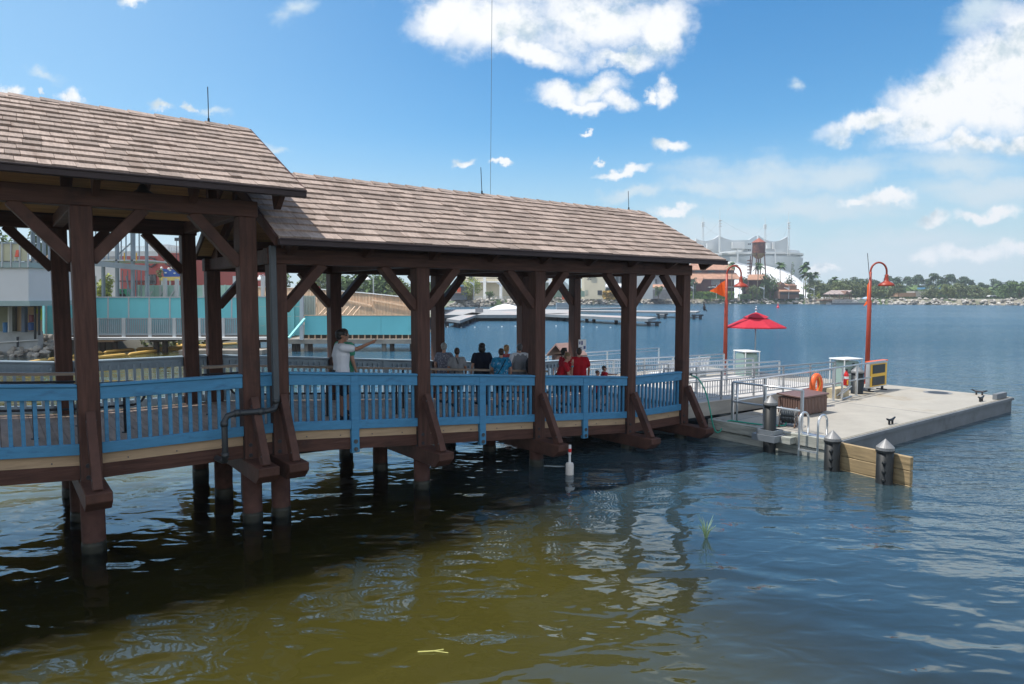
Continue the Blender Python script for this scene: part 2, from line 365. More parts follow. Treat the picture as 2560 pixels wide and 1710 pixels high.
def build_ground():
    mb = MB(); n = len(SHORE)
    under = [p + (p - t).normalized() * 2 + Vector((0, 0, -1.9)) for p, t in zip(SHORE, TOP)]
    inl = []
    for i, t in enumerate(TOP):
        d = Vector((t.x * .35, t.y, 0)).normalized() if i < n - 3 else Vector((t.x, t.y + 150, 0)).normalized()
        inl.append((t, d))
    far = [Vector((t.x + d.x * 90, t.y + d.y * 90, 2.7)) for t, d in inl]
    far2 = [Vector((t.x + d.x * 520 + (i - n / 2) * 30, t.y + d.y * 520, 3.0)) for i, (t, d) in enumerate(inl)]
    mb.v = [tuple(p) for row in (under, TOP, far, far2) for p in row]
    for r_ in range(3):
        for i in range(n - 1): mb.f.append((r_ * n + i, r_ * n + i + 1, (r_ + 1) * n + i + 1, (r_ + 1) * n + i))
    g = M('ground_earth', (.26, .24, .19), .9, .25, .15, dirt=((.06, .10, .03), .03, .48, .56))
    struct('ground', mb, g)
build_ground()
STONE = M('riprap_stone', (.40, .37, .33), .85, .3, 1.2, island=.45)
def rocks(mb, c, r, rng):
    n, m = 6, 4
    mb.ell(c, (r * rng.uniform(.7, 1.3), r * rng.uniform(.6, 1.1), r * rng.uniform(.5, .85)), n, m, .28, rng)
def build_riprap():
    rng = random.Random(3); mb = MB()
    for i in range(5, len(SHORE) - 3):
        a, b, ta, tb = SHORE[i], SHORE[i + 1], TOP[i], TOP[i + 1]
        L = (b - a).length; k = int(L * 2.6)
        for _ in range(k):
            f = rng.random(); g = rng.uniform(-.12, 1.08)
            p = lerp(lerp(a, b, f), lerp(ta, tb, f), g) + Vector((0, 0, .15))
            rocks(mb, p, rng.uniform(.45, .95), rng)
    struct('riprap', mb, STONE, kind='stuff', label='pale broken rock bank along the far shore')
    mb = MB(); rng = random.Random(5)
    for _ in range(420):
        p = Vector((rng.uniform(-46, -30.6), rng.uniform(44.2, 47.4), 0)); p.z = max(0, (p.y - 44.4) * .34) + rng.uniform(-.1, .15)
        rocks(mb, p, rng.uniform(.14, .33), rng)
    struct('riprap', mb, STONE, kind='stuff', label='heap of grey and tan rocks under the concrete quay wall')
build_riprap()
# ================================================================== the covered boat pier
TIMBER = M('brown_stained_timber', (.078, .037, .028), .62, .34, 3.2, .007, stretch=(1, 1, 1), bscale=9, spec=.22, dirt=((.040, .022, .018), 1.7, .54, .74))
TIMBER_T = M('brown_timber_long_grain', (.078, .037, .028), .62, .38, 3.0, .008, stretch=(.5, 6, 6), bscale=7, spec=.22, dirt=((.042, .023, .019), 1.5, .54, .74, 1))
TIMBER_Z = M('brown_timber_upright_grain', (.078, .037, .028), .62, .38, 3.0, .008, stretch=(6, 6, .5), bscale=7, spec=.22, dirt=((.042, .023, .019), 1.5, .54, .74, 1))
PILE = M('brown_sleeved_pile', (.075, .036, .028), .7, .35, 4, .003, spec=.2, dirt=((.02, .018, .012), 1.2, .55, .75))
SLIME = M('dark_tide_slime', (.016, .017, .010), .5, .4, 6)
CEIL = M('tan_ceiling_planks', (.42, .25, .12), .6, .3, 2.0, .003, stretch=(.5, 7, 7))
SHINGLE = M('weathered_shingle', (.335, .262, .22), .8, .20, 4.0, .006, stretch=(7, 1.2, 1.2), island=.24, bscale=5, spec=.2, dirt=((.25, .185, .15), .8, .5, .72))
GUTTER = M('dark_bronze_metal', (.040, .028, .030), .6, .1, 3, spec=.25)
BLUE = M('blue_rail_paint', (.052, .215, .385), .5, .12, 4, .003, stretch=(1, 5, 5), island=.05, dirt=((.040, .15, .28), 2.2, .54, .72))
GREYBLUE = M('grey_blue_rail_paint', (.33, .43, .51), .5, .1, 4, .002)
DECKM = M('tan_deck_boards', (.42, .32, .265), .7, .22, 3, .002, stretch=(3, .5, 1), island=.13)
TANB = M('tan_fascia_board', (.42, .30, .19), .65, .18, 3, .002, stretch=(.5, 5, 5), dirt=((.24, .17, .11), 1.0, .55, .75))
STEEL_D = M('dark_steel', (.035, .038, .045), .4, .15, 6, metal=.6)
BOLT = M('galvanised_bolt', (.09, .10, .11), .45, .3, 30, metal=.7)
W_ = 4.4; PS = .145                                             # pier width between post rows, half a post
def zd(t): return 1.53 + .075 * max(0, -5.8 - t) if t < -2.9 else 1.53 - .0811 * min(t + 2.9, 9.0)

def pavilion(name, label, bents, beam_z, t0, t1, eave_v, eave_z, ridge_z, beam_end, rows, rng):
    P = thing(name, label, 'pavilion', (bents[len(bents) // 2], W_ / 2, 0))
    b0, b1 = beam_z
    for t in bents:
        fz = zd(t) - .40
        for v, sgn in ((0, -1), (W_, 1)):
            p = part('post', MB().box(t - PS, t + PS, v - PS, v + PS, fz - .28, b0), TIMBER_Z, P, bevel=.012)
            h = MB().box(t - PS - .006, t - PS + .03, v - .11, v + .11, fz - .02, fz + .32)
            for zz in (fz + .06, fz + .24): h.tube([(t - .05, v - PS - .012, zz), (t - .05, v - PS + .02, zz)], .035, 8)
            part('bracket', h, STEEL_D, p)
            # raking strut and the foot it stands on
            e = v + sgn * .80
            st = MB().bar((t + .0, v + sgn * (PS + .05), fz + 1.05), (t, e, fz - .02), .19, .13, up=(1, 0, 0))
            s_ = part('strut', st, TIMBER, P, bevel=.01)
            bo = MB()
            for k in (.12, .86):
                q = Vector((t, v + sgn * (PS + .05), fz + 1.05)).lerp(Vector((t, e, fz - .02)), k)
                for dx in (-.05, .05): bo.tube([(t + dx, q.y + sgn * .05, q.z + .02), (t + dx, q.y + sgn * .078, q.z + .03)], .022, 8)
            part('bolt', bo, BOLT, s_)
        fo = MB().prism([(t - .17, -.98, fz), (t - .17, -.98, fz - .14), (t - .17, -.80, fz - .29), (t - .17, W_ + .80, fz - .29), (t - .17, W_ + .98, fz - .14), (t - .17, W_ + .98, fz)], (.34, 0, 0))
        part('foot_beam', fo, TIMBER, P, bevel=.012)
        for v in (0, 1.9, 3.8 if t > -5 else 3.76):
            part('pile', MB().tube([(t, v, -1.7), (t, v, fz - .27)], .165, 18), PILE, P, smooth=True)
            part('tide_band', MB().lathe([(.166, -.4), (.171, -.3), (.171, .10), (.166, .17)], (t, v, 0), 18), SLIME, P, smooth=True)
    # plates, knee braces
    for v in (0, W_):
        part('plate_beam', MB().box(max(t0, bents[0] - .24), beam_end, v - .125, v + .125, b0, b1), TIMBER_T, P, bevel=.012)
        for i, t in enumerate(bents):
            for sgn in (-1, 1):
                if (i == 0 and sgn == -1 and t > -5) or (i == len(bents) - 1 and sgn == 1): continue
                part('knee_brace', MB().bar((t + sgn * .12, v, b0 - .80), (t + sgn * .85, v, b0 + .02), .17, .20, up=(0, 1, 0)), TIMBER, P, bevel=.008)
    slope = (ridge_z - eave_z) / (W_ / 2 - eave_v)
    if eave_z < 5:
        for v in (0, W_): part('frieze_board', MB().box(t0 + .3, beam_end - .02, v - .03, v + .03, b1, eave_z + (-eave_v) * slope - .06), TIMBER_T, P)
    for t in bents:
        part('tie_beam', MB().box(t - .09, t + .09, .126, W_ - .126, b0 + .03, b1 - .01), TIMBER, P, bevel=.008)
        part('king_post', MB().box(t - .08, t + .08, W_ / 2 - .09, W_ / 2 + .09, b1, ridge_z - .26), TIMBER_Z, P)
    # roof
    half = W_ / 2 - eave_v; th = math.atan(slope); nl = half / math.cos(th)
    roof = None
    sh = MB()
    for side in (0, 1):
        def q(s, up):                                            # s metres up the slope from the eave, up metres off the boards
            vv = eave_v + s * math.cos(th) - up * math.sin(th); zz = eave_z + s * math.sin(th) + up * math.cos(th)
            return (vv if side == 0 else W_ - vv, zz)
        ex = nl / rows
        for r_ in range(rows):
            x = t0 - rng.random() * .2
            while x < t1:
                wd = rng.choice((.17, .23, .28, .33, .42)) * rng.uniform(.92, 1.08)
                xa, xb = max(x, t0), min(x + wd - .006, t1)
                if xb - xa > .03:
                    sa = r_ * ex - rng.uniform(0, .022) - (.03 if r_ == 0 else 0); sb = min(sa + ex * 1.35, nl); tk = .048 + rng.uniform(-.006, .010)
                    sk = rng.uniform(-.006, .006)
                    a, b, c, d = q(sa, tk + .012), q(sb, .022), q(sb, .004), q(sa, .006)
                    a2 = q(sa + sk, tk + .012); d2 = q(sa + sk, .006)
                    vs = [(xa, *a), (xb, *a2), (xb, *b), (xa, *b), (xa, *d), (xb, *d2), (xb, *c), (xa, *c)]
                    fs = [(0, 1, 2, 3), (7, 6, 5, 4), (4, 5, 1, 0), (5, 6, 2, 1), (6, 7, 3, 2), (7, 4, 0, 3)]
                    if side: fs = [f[::-1] for f in fs]
                    sh.add(vs, fs)
                x += wd
    roof = part('roof', sh, SHINGLE, P)
    cp = MB(); x = t0
    while x < t1 - .02:
        xe = min(x + .47, t1)
        for sgn in (-1, 1):
            c0 = W_ / 2
            vs = [(x, c0, ridge_z + .068), (xe, c0, ridge_z + .045), (xe, c0 + sgn * .15, ridge_z + .045 - .15 * slope), (x, c0 + sgn * .15, ridge_z + .068 - .15 * slope)]
            vs += [(a, b, c - .035) for a, b, c in vs]
            fs = [(0, 1, 2, 3), (7, 6, 5, 4), (4, 5, 1, 0), (5, 6, 2, 1), (6, 7, 3, 2), (7, 4, 0, 3)]
            cp.add(vs, fs if sgn < 0 else [f[::-1] for f in fs])
        x += .44
    part('ridge_cap', cp, SHINGLE, roof)
    pl = MB()
    for side in (0, 1):
        k = 0
        while k * .14 < nl - .02:
            s0, s1 = k * .14, min(k * .14 + .134, nl)
            pts = []
            for s, up in ((s0, 0), (s1, 0), (s1, -.03), (s0, -.03)):
                vv = eave_v + s * math.cos(th) - up * math.sin(th); zz = eave_z + s * math.sin(th) + up * math.cos(th)
                pts.append((t0 + .02, vv if side == 0 else W_ - vv, zz))
            pl.prism(pts, (t1 - t0 - .04, 0, 0)); k += 1
    part('ceiling', pl, CEIL, roof)
    g = MB()
    for side in (0, 1):
        s = 1 if side == 0 else -1; v0 = eave_v if side == 0 else W_ - eave_v
        g.box(t0 - .01, t1 + .01, min(v0 - s * .12, v0), max(v0 - s * .12, v0), eave_z - .115, eave_z - .01)
        g.box(t0 - .01, t1 + .01, min(v0 - s * .14, v0 - s * .12), max(v0 - s * .14, v0 - s * .12), eave_z - .03, eave_z)
    part('gutter', g, GUTTER, roof, bevel=.006)
    for te, d in ((t0, -1), (t1, 1)):
        for side in (0, 1):
            pts = []; rk = MB()
            for s, up in ((-.02, .03), (nl, .03), (nl, -.2), (-.02, -.12)):
                vv = eave_v + s * math.cos(th) - up * math.sin(th); zz = eave_z + s * math.sin(th) + up * math.cos(th)
                pts.append((te, vv if side == 0 else W_ - vv, zz))
            rk.prism(pts, (d * .045, 0, 0)); part('rake_board', rk, TIMBER, roof)
    n = max(2, round((t1 - t0 - .8) / 1.43)); 
    for i in range(n + 1):
        t = lerp(t0 + .38, t1 - .25, i / n)
        for side in (0, 1):
            rf = MB(); zr = lambda v_: eave_z - .04 + (v_ - eave_v) * slope
            poly = [(eave_v + .05, zr(eave_v + .05)), (W_ / 2, zr(W_ / 2)), (W_ / 2, zr(W_ / 2) - .25), (.0, zr(.0) - .27), (-.132, b1 - .11), (-.23, b1 - .12), (-.50, zr(-.50) - .16), (eave_v + .05, zr(eave_v + .05) - .10)]
            pts = [(t - .045, a_ if side == 0 else W_ - a_, c_) for a_, c_ in poly]
            rf.prism(pts, (.09, 0, 0)); part('rafter', rf, TIMBER, P)
    return P
rr = random.Random(11)
PAV_A = pavilion('pier_pavilion', 'taller nearer shingled pier pavilion whose eave overlaps the longer one', [-10.6, -8.2, -5.8, -3.4], (5.28, 5.55), -11.4, -2.66, -.78, 5.70, 7.27, -3.22, 13, rr)
PAV_B = pavilion('pier_pavilion', 'longer lower shingled pier pavilion reaching out to the floating dock', [-2.9, 0, 3.05, 6.1, 8.25], (4.50, 4.78), -3.08, 9.1, -.70, 4.90, 6.47, 8.48, 12, rr)
for P, t, z, h in ((PAV_A, -3.41, 7.27, .72), (PAV_B, 3.05, 6.47, .70), (PAV_B, 8.4, 6.47, .6)):
    part('lightning_rod', MB().tube([(t, W_ / 2, z), (t, W_ / 2, z + .12)], .022, 8).tube([(t, W_ / 2, z + .1), (t - (.03 if P is PAV_B else 0), W_ / 2, z + h)], .009, 6), STEEL_D, P)

# decking
def build_deck():
    D = thing('pier_walkway', 'tan boarded pier deck sloping down under both shingled pavilions', 'walkway', (-1, W_ / 2, 0))
    mb = MB(); t = -11.5; rng = random.Random(2)
    while t < 8.38:
        te = min(t + .142, 8.4)
        za, zb = zd(t), zd(te)
        vs = [(t, -.02, za - .035), (te, -.02, zb - .035), (te, W_ + .02, zb - .035), (t, W_ + .02, za - .035), (t, -.02, za), (te, -.02, zb), (te, W_ + .02, zb), (t, W_ + .02, za)]
        mb.add(vs, [(0, 3, 2, 1), (4, 5, 6, 7), (0, 1, 5, 4), (1, 2, 6, 5), (2, 3, 7, 6), (3, 0, 4, 7)]); t += .149
    part('deck_boards', mb, DECKM, D)
    ts = [-11.5, -10.6, -8.2, -5.8, -3.4, -2.9, 0, 3.05, 6.1, 8.25]
    for v, s in ((0, -1), (W_, 1)):
        for a, b in zip(ts[:-1], ts[1:]):
            a_, b_ = a + PS + .004, b - PS - .004
            if b_ - a_ < .1: continue
            for nm, dz0, dz1, o, th, mt in (('fascia', -.17, -.004, .055, .035, TANB), ('rim_beam', -.39, -.174, .075, .11, TIMBER_T)):
                vo = v + s * o; vi = vo - s * th
                vs = [(x, y, zd(x) + dz) for dz in (dz0, dz1) for x, y in ((a_, vo), (b_, vo), (b_, vi), (a_, vi))]
                fs = [(0, 3, 2, 1), (4, 5, 6, 7), (0, 1, 5, 4), (1, 2, 6, 5), (2, 3, 7, 6), (3, 0, 4, 7)]
                if s > 0: fs = [f[::-1] for f in fs]
                p = part(nm, MB().add(vs, fs), mt, D)
                if nm == 'fascia' and s < 0:
                    sc_ = MB(); n = max(1, int((b_ - a_) / .62))
                    for i in range(n):
                        x = lerp(a_, b_, (i + .5) / n); sc_.tube([(x, vo, zd(x) - .12), (x, vo - .012, zd(x) - .12)], .012, 6)
                    part('screw', sc_, BOLT, p)
    js = MB()
    for v in (.9, 1.75, 2.6, 3.5):
        for a, b in zip(ts[:-1], ts[1:]): js.bar((a, v, zd(a) - .19), (b, v, zd(b) - .19), .07, .26)
    part('joist', js, TIMBER, D)
build_deck()

# railings
def railing(a, b, v, s, mat, label, group, mid=None):
    R = thing('railing_panel', label, 'railing', ((a + b) / 2, v, zd((a + b) / 2)), group=group)
    def slab(x0, x1, v0, v1, d0, d1):
        vs = [(x, y, zd(x) + d) for d in (d0, d1) for x, y in ((x0, v0), (x1, v0), (x1, v1), (x0, v1))]
        return MB().add(vs, [(0, 3, 2, 1), (4, 5, 6, 7), (0, 1, 5, 4), (1, 2, 6, 5), (2, 3, 7, 6), (3, 0, 4, 7)])
    o0, o1 = sorted((v + s * .145, v - s * .02))
    part('cap_rail', slab(a, b, o0, o1, 1.025, 1.072), mat, R, bevel=.012)
    u0, u1 = sorted((v + s * .118, v + s * .07))
    part('top_board', slab(a, b, u0, u1, .835, 1.024), mat, R, bevel=.004)
    part('bottom_board', slab(a, b, u0, u1, .0, .168), mat, R, bevel=.004)
    n = max(2, round((b - a) / .148)); bal = MB()
    for i in range(n):
        x = lerp(a, b, (i + .5) / n)
        if mid is not None and abs(x - mid) < .11: continue
        i0, i1 = sorted((v + s * .068, v + s * .02)); k = .026
        vs = [(xx, y, zd(x) + d) for d in (.03, .95) for xx, y in ((x - k, i0), (x + k, i0), (x + k, i1), (x - k, i1))]
        bal.add(vs, [(0, 3, 2, 1), (4, 5, 6, 7), (0, 1, 5, 4), (1, 2, 6, 5), (2, 3, 7, 6), (3, 0, 4, 7)])
    part('balusters', bal, mat, R)
    if mid is not None:
        i0, i1 = sorted((v + s * .132, v + s * .03))
        m = part('post', MB().box(mid - .08, mid + .08, i0, i1, zd(mid) - .46, zd(mid) + 1.024), mat, R, bevel=.008)
        bo = MB()
        for dz in (-.24, -.39): bo.tube([(mid, v + s * .131, zd(mid) + dz), (mid, v + s * .146, zd(mid) + dz)], .042, 12).tube([(mid, v + s * .146, zd(mid) + dz), (mid, v + s * .156, zd(mid) + dz)], .02, 8)
        part('bolt', bo, BOLT, m)
bays = [(-10.6, -8.2, None, 'blue railing panel at the frame edge beyond the first post'), (-8.2, -5.8, None, 'blue slatted railing panel before the first thick front post'), (-5.8, -3.4, None, 'blue slatted railing panel under the taller pavilion, between its last two posts'),
        (-3.4, -2.9, None, 'short blue railing piece beside the grey downspout'), (-2.9, 0, -1.5, 'blue railing panel with centre post below the man in the white shirt'),
        (0, 3.05, 1.45, 'blue railing panel with centre post in front of the navy and tie-dye shirts'), (3.05, 6.1, 4.5, 'blue railing panel with centre post in front of the red shirts'), (6.1, 8.25, None, 'last blue railing panel, without centre post, by the dock ramp')]
for a, b, mid, lb in bays:
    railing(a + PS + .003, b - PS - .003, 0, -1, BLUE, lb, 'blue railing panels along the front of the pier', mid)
    lb2 = lb.replace('blue', 'grey-blue', 1)
back = {-10.6: 'pale grey-blue rear railing panel at the frame edge', -8.2: 'pale grey-blue rear railing panel left of the first back post', -5.8: 'pale grey-blue rear railing panel with sunlit cap before the yellow boom',
        -3.4: 'short pale grey-blue rear railing piece between two close back posts', -2.9: 'pale grey-blue rear railing panel behind the man in the white shirt', 0: 'pale grey-blue rear railing panel behind the grey-haired visitor',
        3.05: 'pale grey-blue rear railing panel behind the blonde visitor', 6.1: 'pale grey-blue rear railing panel in front of the brown box with gabled lid'}
for a, b, mid, lb in bays:
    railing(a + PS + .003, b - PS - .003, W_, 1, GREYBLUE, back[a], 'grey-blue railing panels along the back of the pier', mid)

# queue rails on the deck
WOODCAP = M('worn_wooden_cap', (.30, .24, .19), .5, .2, 4, stretch=(.5, 4, 4))
def queue_rail(a, b, v, label, cap, step=1.55):
    Q = thing('queue_rail', label, 'handrail', ((a + b) / 2, v, zd((a + b) / 2)), group='queue rails on the pier deck')
    n = max(1, round((b - a) / step))
    def line(h): return [(lerp(a, b, i / (n * 2)), v, zd(lerp(a, b, i / (n * 2))) + h) for i in range(n * 2 + 1)]
    if cap:
        pts = line(.97); mb = MB()
        for p, q in zip(pts[:-1], pts[1:]): mb.bar(p, q, .14, .05)
        part('cap_board', mb, WOODCAP, Q); part('tube', MB().tube(line(.82), .022, 8), STEEL_D, Q, smooth=True)
    else:
        l1 = line(.90); l2 = line(.48)
        e0 = arc((a, v, (l1[0][2] + l2[0][2]) / 2), .21, 270, 90, 8); e0 = [(2 * a - x if x > a else x, y, z) for x, y, z in e0]
        e1 = arc((b, v, (l1[-1][2] + l2[-1][2]) / 2), .21, 90, -90, 8)
        part('tube', MB().tube(l1 + e1 + l2[::-1] + e0 + [l1[0]], .021, 8), STEEL_D, Q, smooth=True)
    for i in range(n + 1):
        x = lerp(a + .12, b - .12, i / n)
        part('leg', MB().tube([(x, v, zd(x)), (x, v, zd(x) + (.95 if cap else .9))], .025, 8).tube([(x, v, zd(x)), (x, v, zd(x) + .015)], .06, 10), STEEL_D, Q, smooth=False)
queue_rail(-10.5, -5.0, 1.5, 'dark looped pipe rail behind the first front post', False)
queue_rail(-10.5, -5.6, 2.7, 'wood-capped queue rail ending at the first back post', True)
queue_rail(-3.1, 5.3, 1.62, 'long dark looped pipe rail passing in front of the queue of visitors', False)
queue_rail(-3.6, 5.5, 2.55, 'long wood-capped queue rail behind the man in the white shirt', True)

# pipes and lamp
DP = MB().box(-3.10, -3.0, -.36, -.26, 2.15, 4.80)
solo('downspout', DP, M('grey_painted_metal', (.06, .07, .08), .45, .1, 4, metal=.2), 'grey square downspout from the lower gutter beside the post', 'downspout', (-3.05, -.31, 2.15), bevel=.008)
dp = MB().tube([(-3.05, -.31, 2.2), (-3.05, -.31, 2.06), (-3.1, -.36, 1.99), (-3.25, -.42, 1.98), (-3.78, -.46, 2.0), (-3.9, -.46, 1.97), (-3.95, -.46, 1.88), (-3.95, -.46, 1.36), (-3.95, -.42, 1.22), (-3.96, -.3, 1.2), (-4.15, 1.2, 1.24), (-4.3, 2.2, 1.26)], .05, 12)
for p, q in (((-3.05, -.31, 2.08), (-3.05, -.31, 2.16)), ((-3.3, -.42, 1.98), (-3.4, -.43, 1.98)), ((-3.70, -.46, 2.0), (-3.79, -.46, 2.0)), ((-3.95, -.46, 1.80), (-3.95, -.46, 1.89)), ((-3.95, -.46, 1.28), (-3.95, -.46, 1.36))): dp.tube([p, q], .062, 12)
solo('drain_pipe', dp, M('dark_grey_pipe', (.032, .037, .042), .35, .15, 5), 'dark grey drain pipe bending around the post and under the deck', 'pipe', (-3.9, -.4, 1.2), smooth=True)
solo('water_pipe', MB().tube([(-2.7, .5, 1.0), (-1.5, .5, .97), (-.2, .55, .85), (3, .6, .62), (6, .6, .38)], .05, 10).tube([(-1.2, .5, .95), (-1.1, .5, .945)], .075, 10), M('black_pipe', (.02, .02, .022), .4, .1, 5), 'black service pipe slung below the longer pavilion deck', 'pipe', (0, .5, .9), smooth=True)
LP = thing('pendant_lamp', 'dark bell pendant lamp hanging under the taller roof', 'lamp', (-4.6, 2.2, 5.8))
part('rod', MB().tube([(-4.6, 2.2, 5.95), (-4.6, 2.2, 7.1)], .014, 6), STEEL_D, LP)
part('lamp_shade', MB().lathe([(.03, 6.02), (.06, 5.98), (.1, 5.9), (.2, 5.84), (.24, 5.76), (.235, 5.75), (.19, 5.82), (.02, 5.9)], (-4.6, 2.2, 0), 16), STEEL_D, LP, smooth=True)
solo('conduit', MB().tube([(-5.2, .55, 6.2), (-5.2, 2.1, 7.05)], .05, 8), M('galvanised_conduit', (.35, .36, .36), .35, .1, 5, metal=.8), 'pale metal conduit running up under the taller roof', 'pipe', (-5.2, .55, 6.2), smooth=True)
SG = thing('notice_sign', 'small white notice fixed to the last back post', 'sign', (8.1, W_ + .0, 2.3))
part('board', MB().box(8.28, 8.62, W_ - PS - .02, W_ - PS - .002, 2.15, 2.52), M('white_sign', (.75, .76, .76), .4, .05, 4), SG)
sg = MB(); 
for x, z, w, h in ((8.31, 2.36, .05, .1), (8.40, 2.34, .06, .13), (8.5, 2.2, .09, .1), (8.32, 2.2, .12, .02), (8.32, 2.25, .12, .02)): sg.box(x, x + w, W_ - PS - .025, W_ - PS - .0205, z, z + h)
part('pictogram', sg, M('blue_print', (.03, .06, .2), .5, .05, 3), SG)
solo('tether_cable', MB().tube([(3.56, 2.55, 6.25), (3.98, 2.55, 40)], .006, 5), M('cable_grey', (.12, .15, .18), .5, .1, 3), 'thin dark cable rising straight into the sky behind the roof', 'cable', (3.56, 2.55, 6.25))
# ================================================================== floating dock and everything on it
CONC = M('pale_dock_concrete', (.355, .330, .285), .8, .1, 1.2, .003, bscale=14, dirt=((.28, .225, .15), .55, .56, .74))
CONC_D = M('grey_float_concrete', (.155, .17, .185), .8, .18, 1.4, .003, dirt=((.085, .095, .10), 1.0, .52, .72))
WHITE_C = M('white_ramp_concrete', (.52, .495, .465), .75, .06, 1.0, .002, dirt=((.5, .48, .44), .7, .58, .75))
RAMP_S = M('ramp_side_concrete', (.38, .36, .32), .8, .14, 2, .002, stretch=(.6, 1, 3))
GREYWOOD = M('weathered_grey_planks', (.38, .385, .345), .75, .25, 2.5, .006, stretch=(7, .7, 7), dirt=((.14, .16, .13), 1.1, .5, .72))
TANWOOD = M('tan_treated_planks', (.33, .24, .13), .7, .28, 2.2, .006, stretch=(.8, .8, 8), dirt=((.17, .13, .07), .9, .52, .7))
ALU = M('brushed_aluminium', (.60, .62, .64), .32, .08, 5, metal=.75)
WHITE_M = M('white_metal', (.72, .73, .73), .4, .05, 5)
BLACKPVC = M('black_pile_sleeve', (.011, .014, .016), .5, .2, 5, spec=.25, dirt=((.028, .030, .028), 1.5, .55, .8))
CONE = M('grey_pile_cap', (.22, .22, .22), .5, .15, 6, metal=.2)
BROWNC = M('brown_composite_slats', (.155, .093, .075), .6, .14, 4, stretch=(5, 5, .6))
ORANGE = M('orange_vinyl', (.78, .13, .03), .45, .1, 4)
REDPAINT = M('rust_red_lamp_paint', (.33, .045, .022), .4, .14, 5)
REDCLOTH = M('red_canopy_cloth', (.44, .016, .036), .8, .12, 8, .002)
YELLOW = M('yellow_paint', (.72, .42, .03), .45, .1, 4)
BLACK = M('black_board', (.018, .019, .021), .45, .15, 8)
MINT = M('pale_green_glassfibre', (.26, .36, .33), .25, .08, 4)
GREEN_H = M('green_hose', (.02, .32, .23), .4, .1, 6)
RED = M('red_paint', (.55, .02, .02), .35, .08, 5)
ZD = .5
D = thing('floating_dock', 'large pale concrete floating dock with dark sides at the end of the pier', 'dock', (15, 0, 0))
out = [(9.08, -4.06), (20.68, -4.06), (20.68, 9.0), (9.0, 9.0), (9.0, 5.0), (16.75, 5.0), (16.75, -.38), (9.08, -.38)]
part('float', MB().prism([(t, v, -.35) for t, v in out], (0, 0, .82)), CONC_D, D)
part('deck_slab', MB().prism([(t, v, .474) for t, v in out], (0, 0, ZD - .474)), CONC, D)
part('seam', MB().box(20.66, 20.70, -4.0, 9, .42, .46).box(14.9, 14.915, -4.06, -.4, .5, .503).box(9.3, 20.5, -.99, -.978, .5, .503), CONC_D, D)
for z0, z1, o in ((.235, .505, 0), (-.06, .215, .03)):
    part('fender_board', MB().box(8.92 + o, 9.076, -4.04, -.40, z0, z1), GREYWOOD, D, bevel=.01)
part('fender_board', MB().box(9.16, 20.7, -4.12, -4.064, .40, .485), CONC_D, D)
dash = MB()
for i in range(114): dash.box(9.2 + i * .1, 9.25 + i * .1, -4.03, -3.99, ZD + .001, ZD + .004)
for i in range(18): dash.box(9.12, 9.16, -.5 - i * .2, -.58 - i * .2, ZD + .001, ZD + .004)
part('edge_strip', dash, M('edge_strip_grip', (.14, .13, .09), .7, .1, 5), D)
def cleat(t, v, rot):
    c = MB(); d = Vector((math.cos(rot), math.sin(rot), 0)); p = Vector((t, v, ZD))
    for s in (-.09, .09): c.tube([p + d * s, p + d * s + Vector((0, 0, .11))], .03, 8)
    c.tube([p + d * -.24 + Vector((0, 0, .17)), p + d * -.1 + Vector((0, 0, .12)), p + d * .1 + Vector((0, 0, .12)), p + d * .24 + Vector((0, 0, .17))], [.02, .035, .035, .02], 8)
    part('cleat', c, STEEL_D, D, smooth=True)
for t, v in ((12.2, -3.85), (18.7, -3.8), (20.4, .2), (20.35, -3.2)): cleat(t, v, 0 if v < -3.7 else 1.57)
part('kerb_block', MB().box(19.5, 20.4, -4.0, -3.86, ZD, ZD + .19), CONC_D, D, bevel=.01)
part('hatch', MB().lathe([(.33, ZD), (.33, ZD + .012), (.29, ZD + .02), (.0001, ZD + .02)], (19.8, -2.1, 0), 24), STEEL_D, D)
part('hatch_collar', MB().lathe([(.45, ZD), (.45, ZD + .006), (.34, ZD + .008)], (19.8, -2.1, 0), 28), CONE, D)

# ramp slab and its fences
def zg(t): return .92 - .018 * (t - 8.4)
G = thing('dock_ramp', 'white concrete ramp leading from the last pier post to the dock', 'ramp', (12.5, 2.2, .5))
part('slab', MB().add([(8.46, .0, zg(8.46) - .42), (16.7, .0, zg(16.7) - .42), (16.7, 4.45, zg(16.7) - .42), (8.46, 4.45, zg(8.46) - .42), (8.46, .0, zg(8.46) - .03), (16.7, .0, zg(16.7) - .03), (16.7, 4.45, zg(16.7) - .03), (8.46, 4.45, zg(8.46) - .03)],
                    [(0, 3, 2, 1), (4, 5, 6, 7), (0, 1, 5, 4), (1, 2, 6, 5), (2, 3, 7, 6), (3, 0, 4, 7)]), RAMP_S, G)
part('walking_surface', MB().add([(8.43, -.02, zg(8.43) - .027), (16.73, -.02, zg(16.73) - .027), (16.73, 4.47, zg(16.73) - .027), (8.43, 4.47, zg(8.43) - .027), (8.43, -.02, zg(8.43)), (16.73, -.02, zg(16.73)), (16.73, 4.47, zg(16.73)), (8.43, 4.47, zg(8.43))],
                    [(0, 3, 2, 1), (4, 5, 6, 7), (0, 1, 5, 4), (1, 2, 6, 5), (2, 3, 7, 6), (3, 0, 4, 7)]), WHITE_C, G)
part('toe_plate', MB().add([(16.74, 0, .56), (17.6, 0, .505), (17.6, 4.4, .505), (16.74, 4.4, .56), (16.74, 0, zg(16.7)), (17.62, 0, .52), (17.62, 4.4, .52), (16.74, 4.4, zg(16.7))], [(0, 3, 2, 1), (4, 5, 6, 7), (0, 1, 5, 4), (1, 2, 6, 5), (2, 3, 7, 6), (3, 0, 4, 7)]), WHITE_C, G)
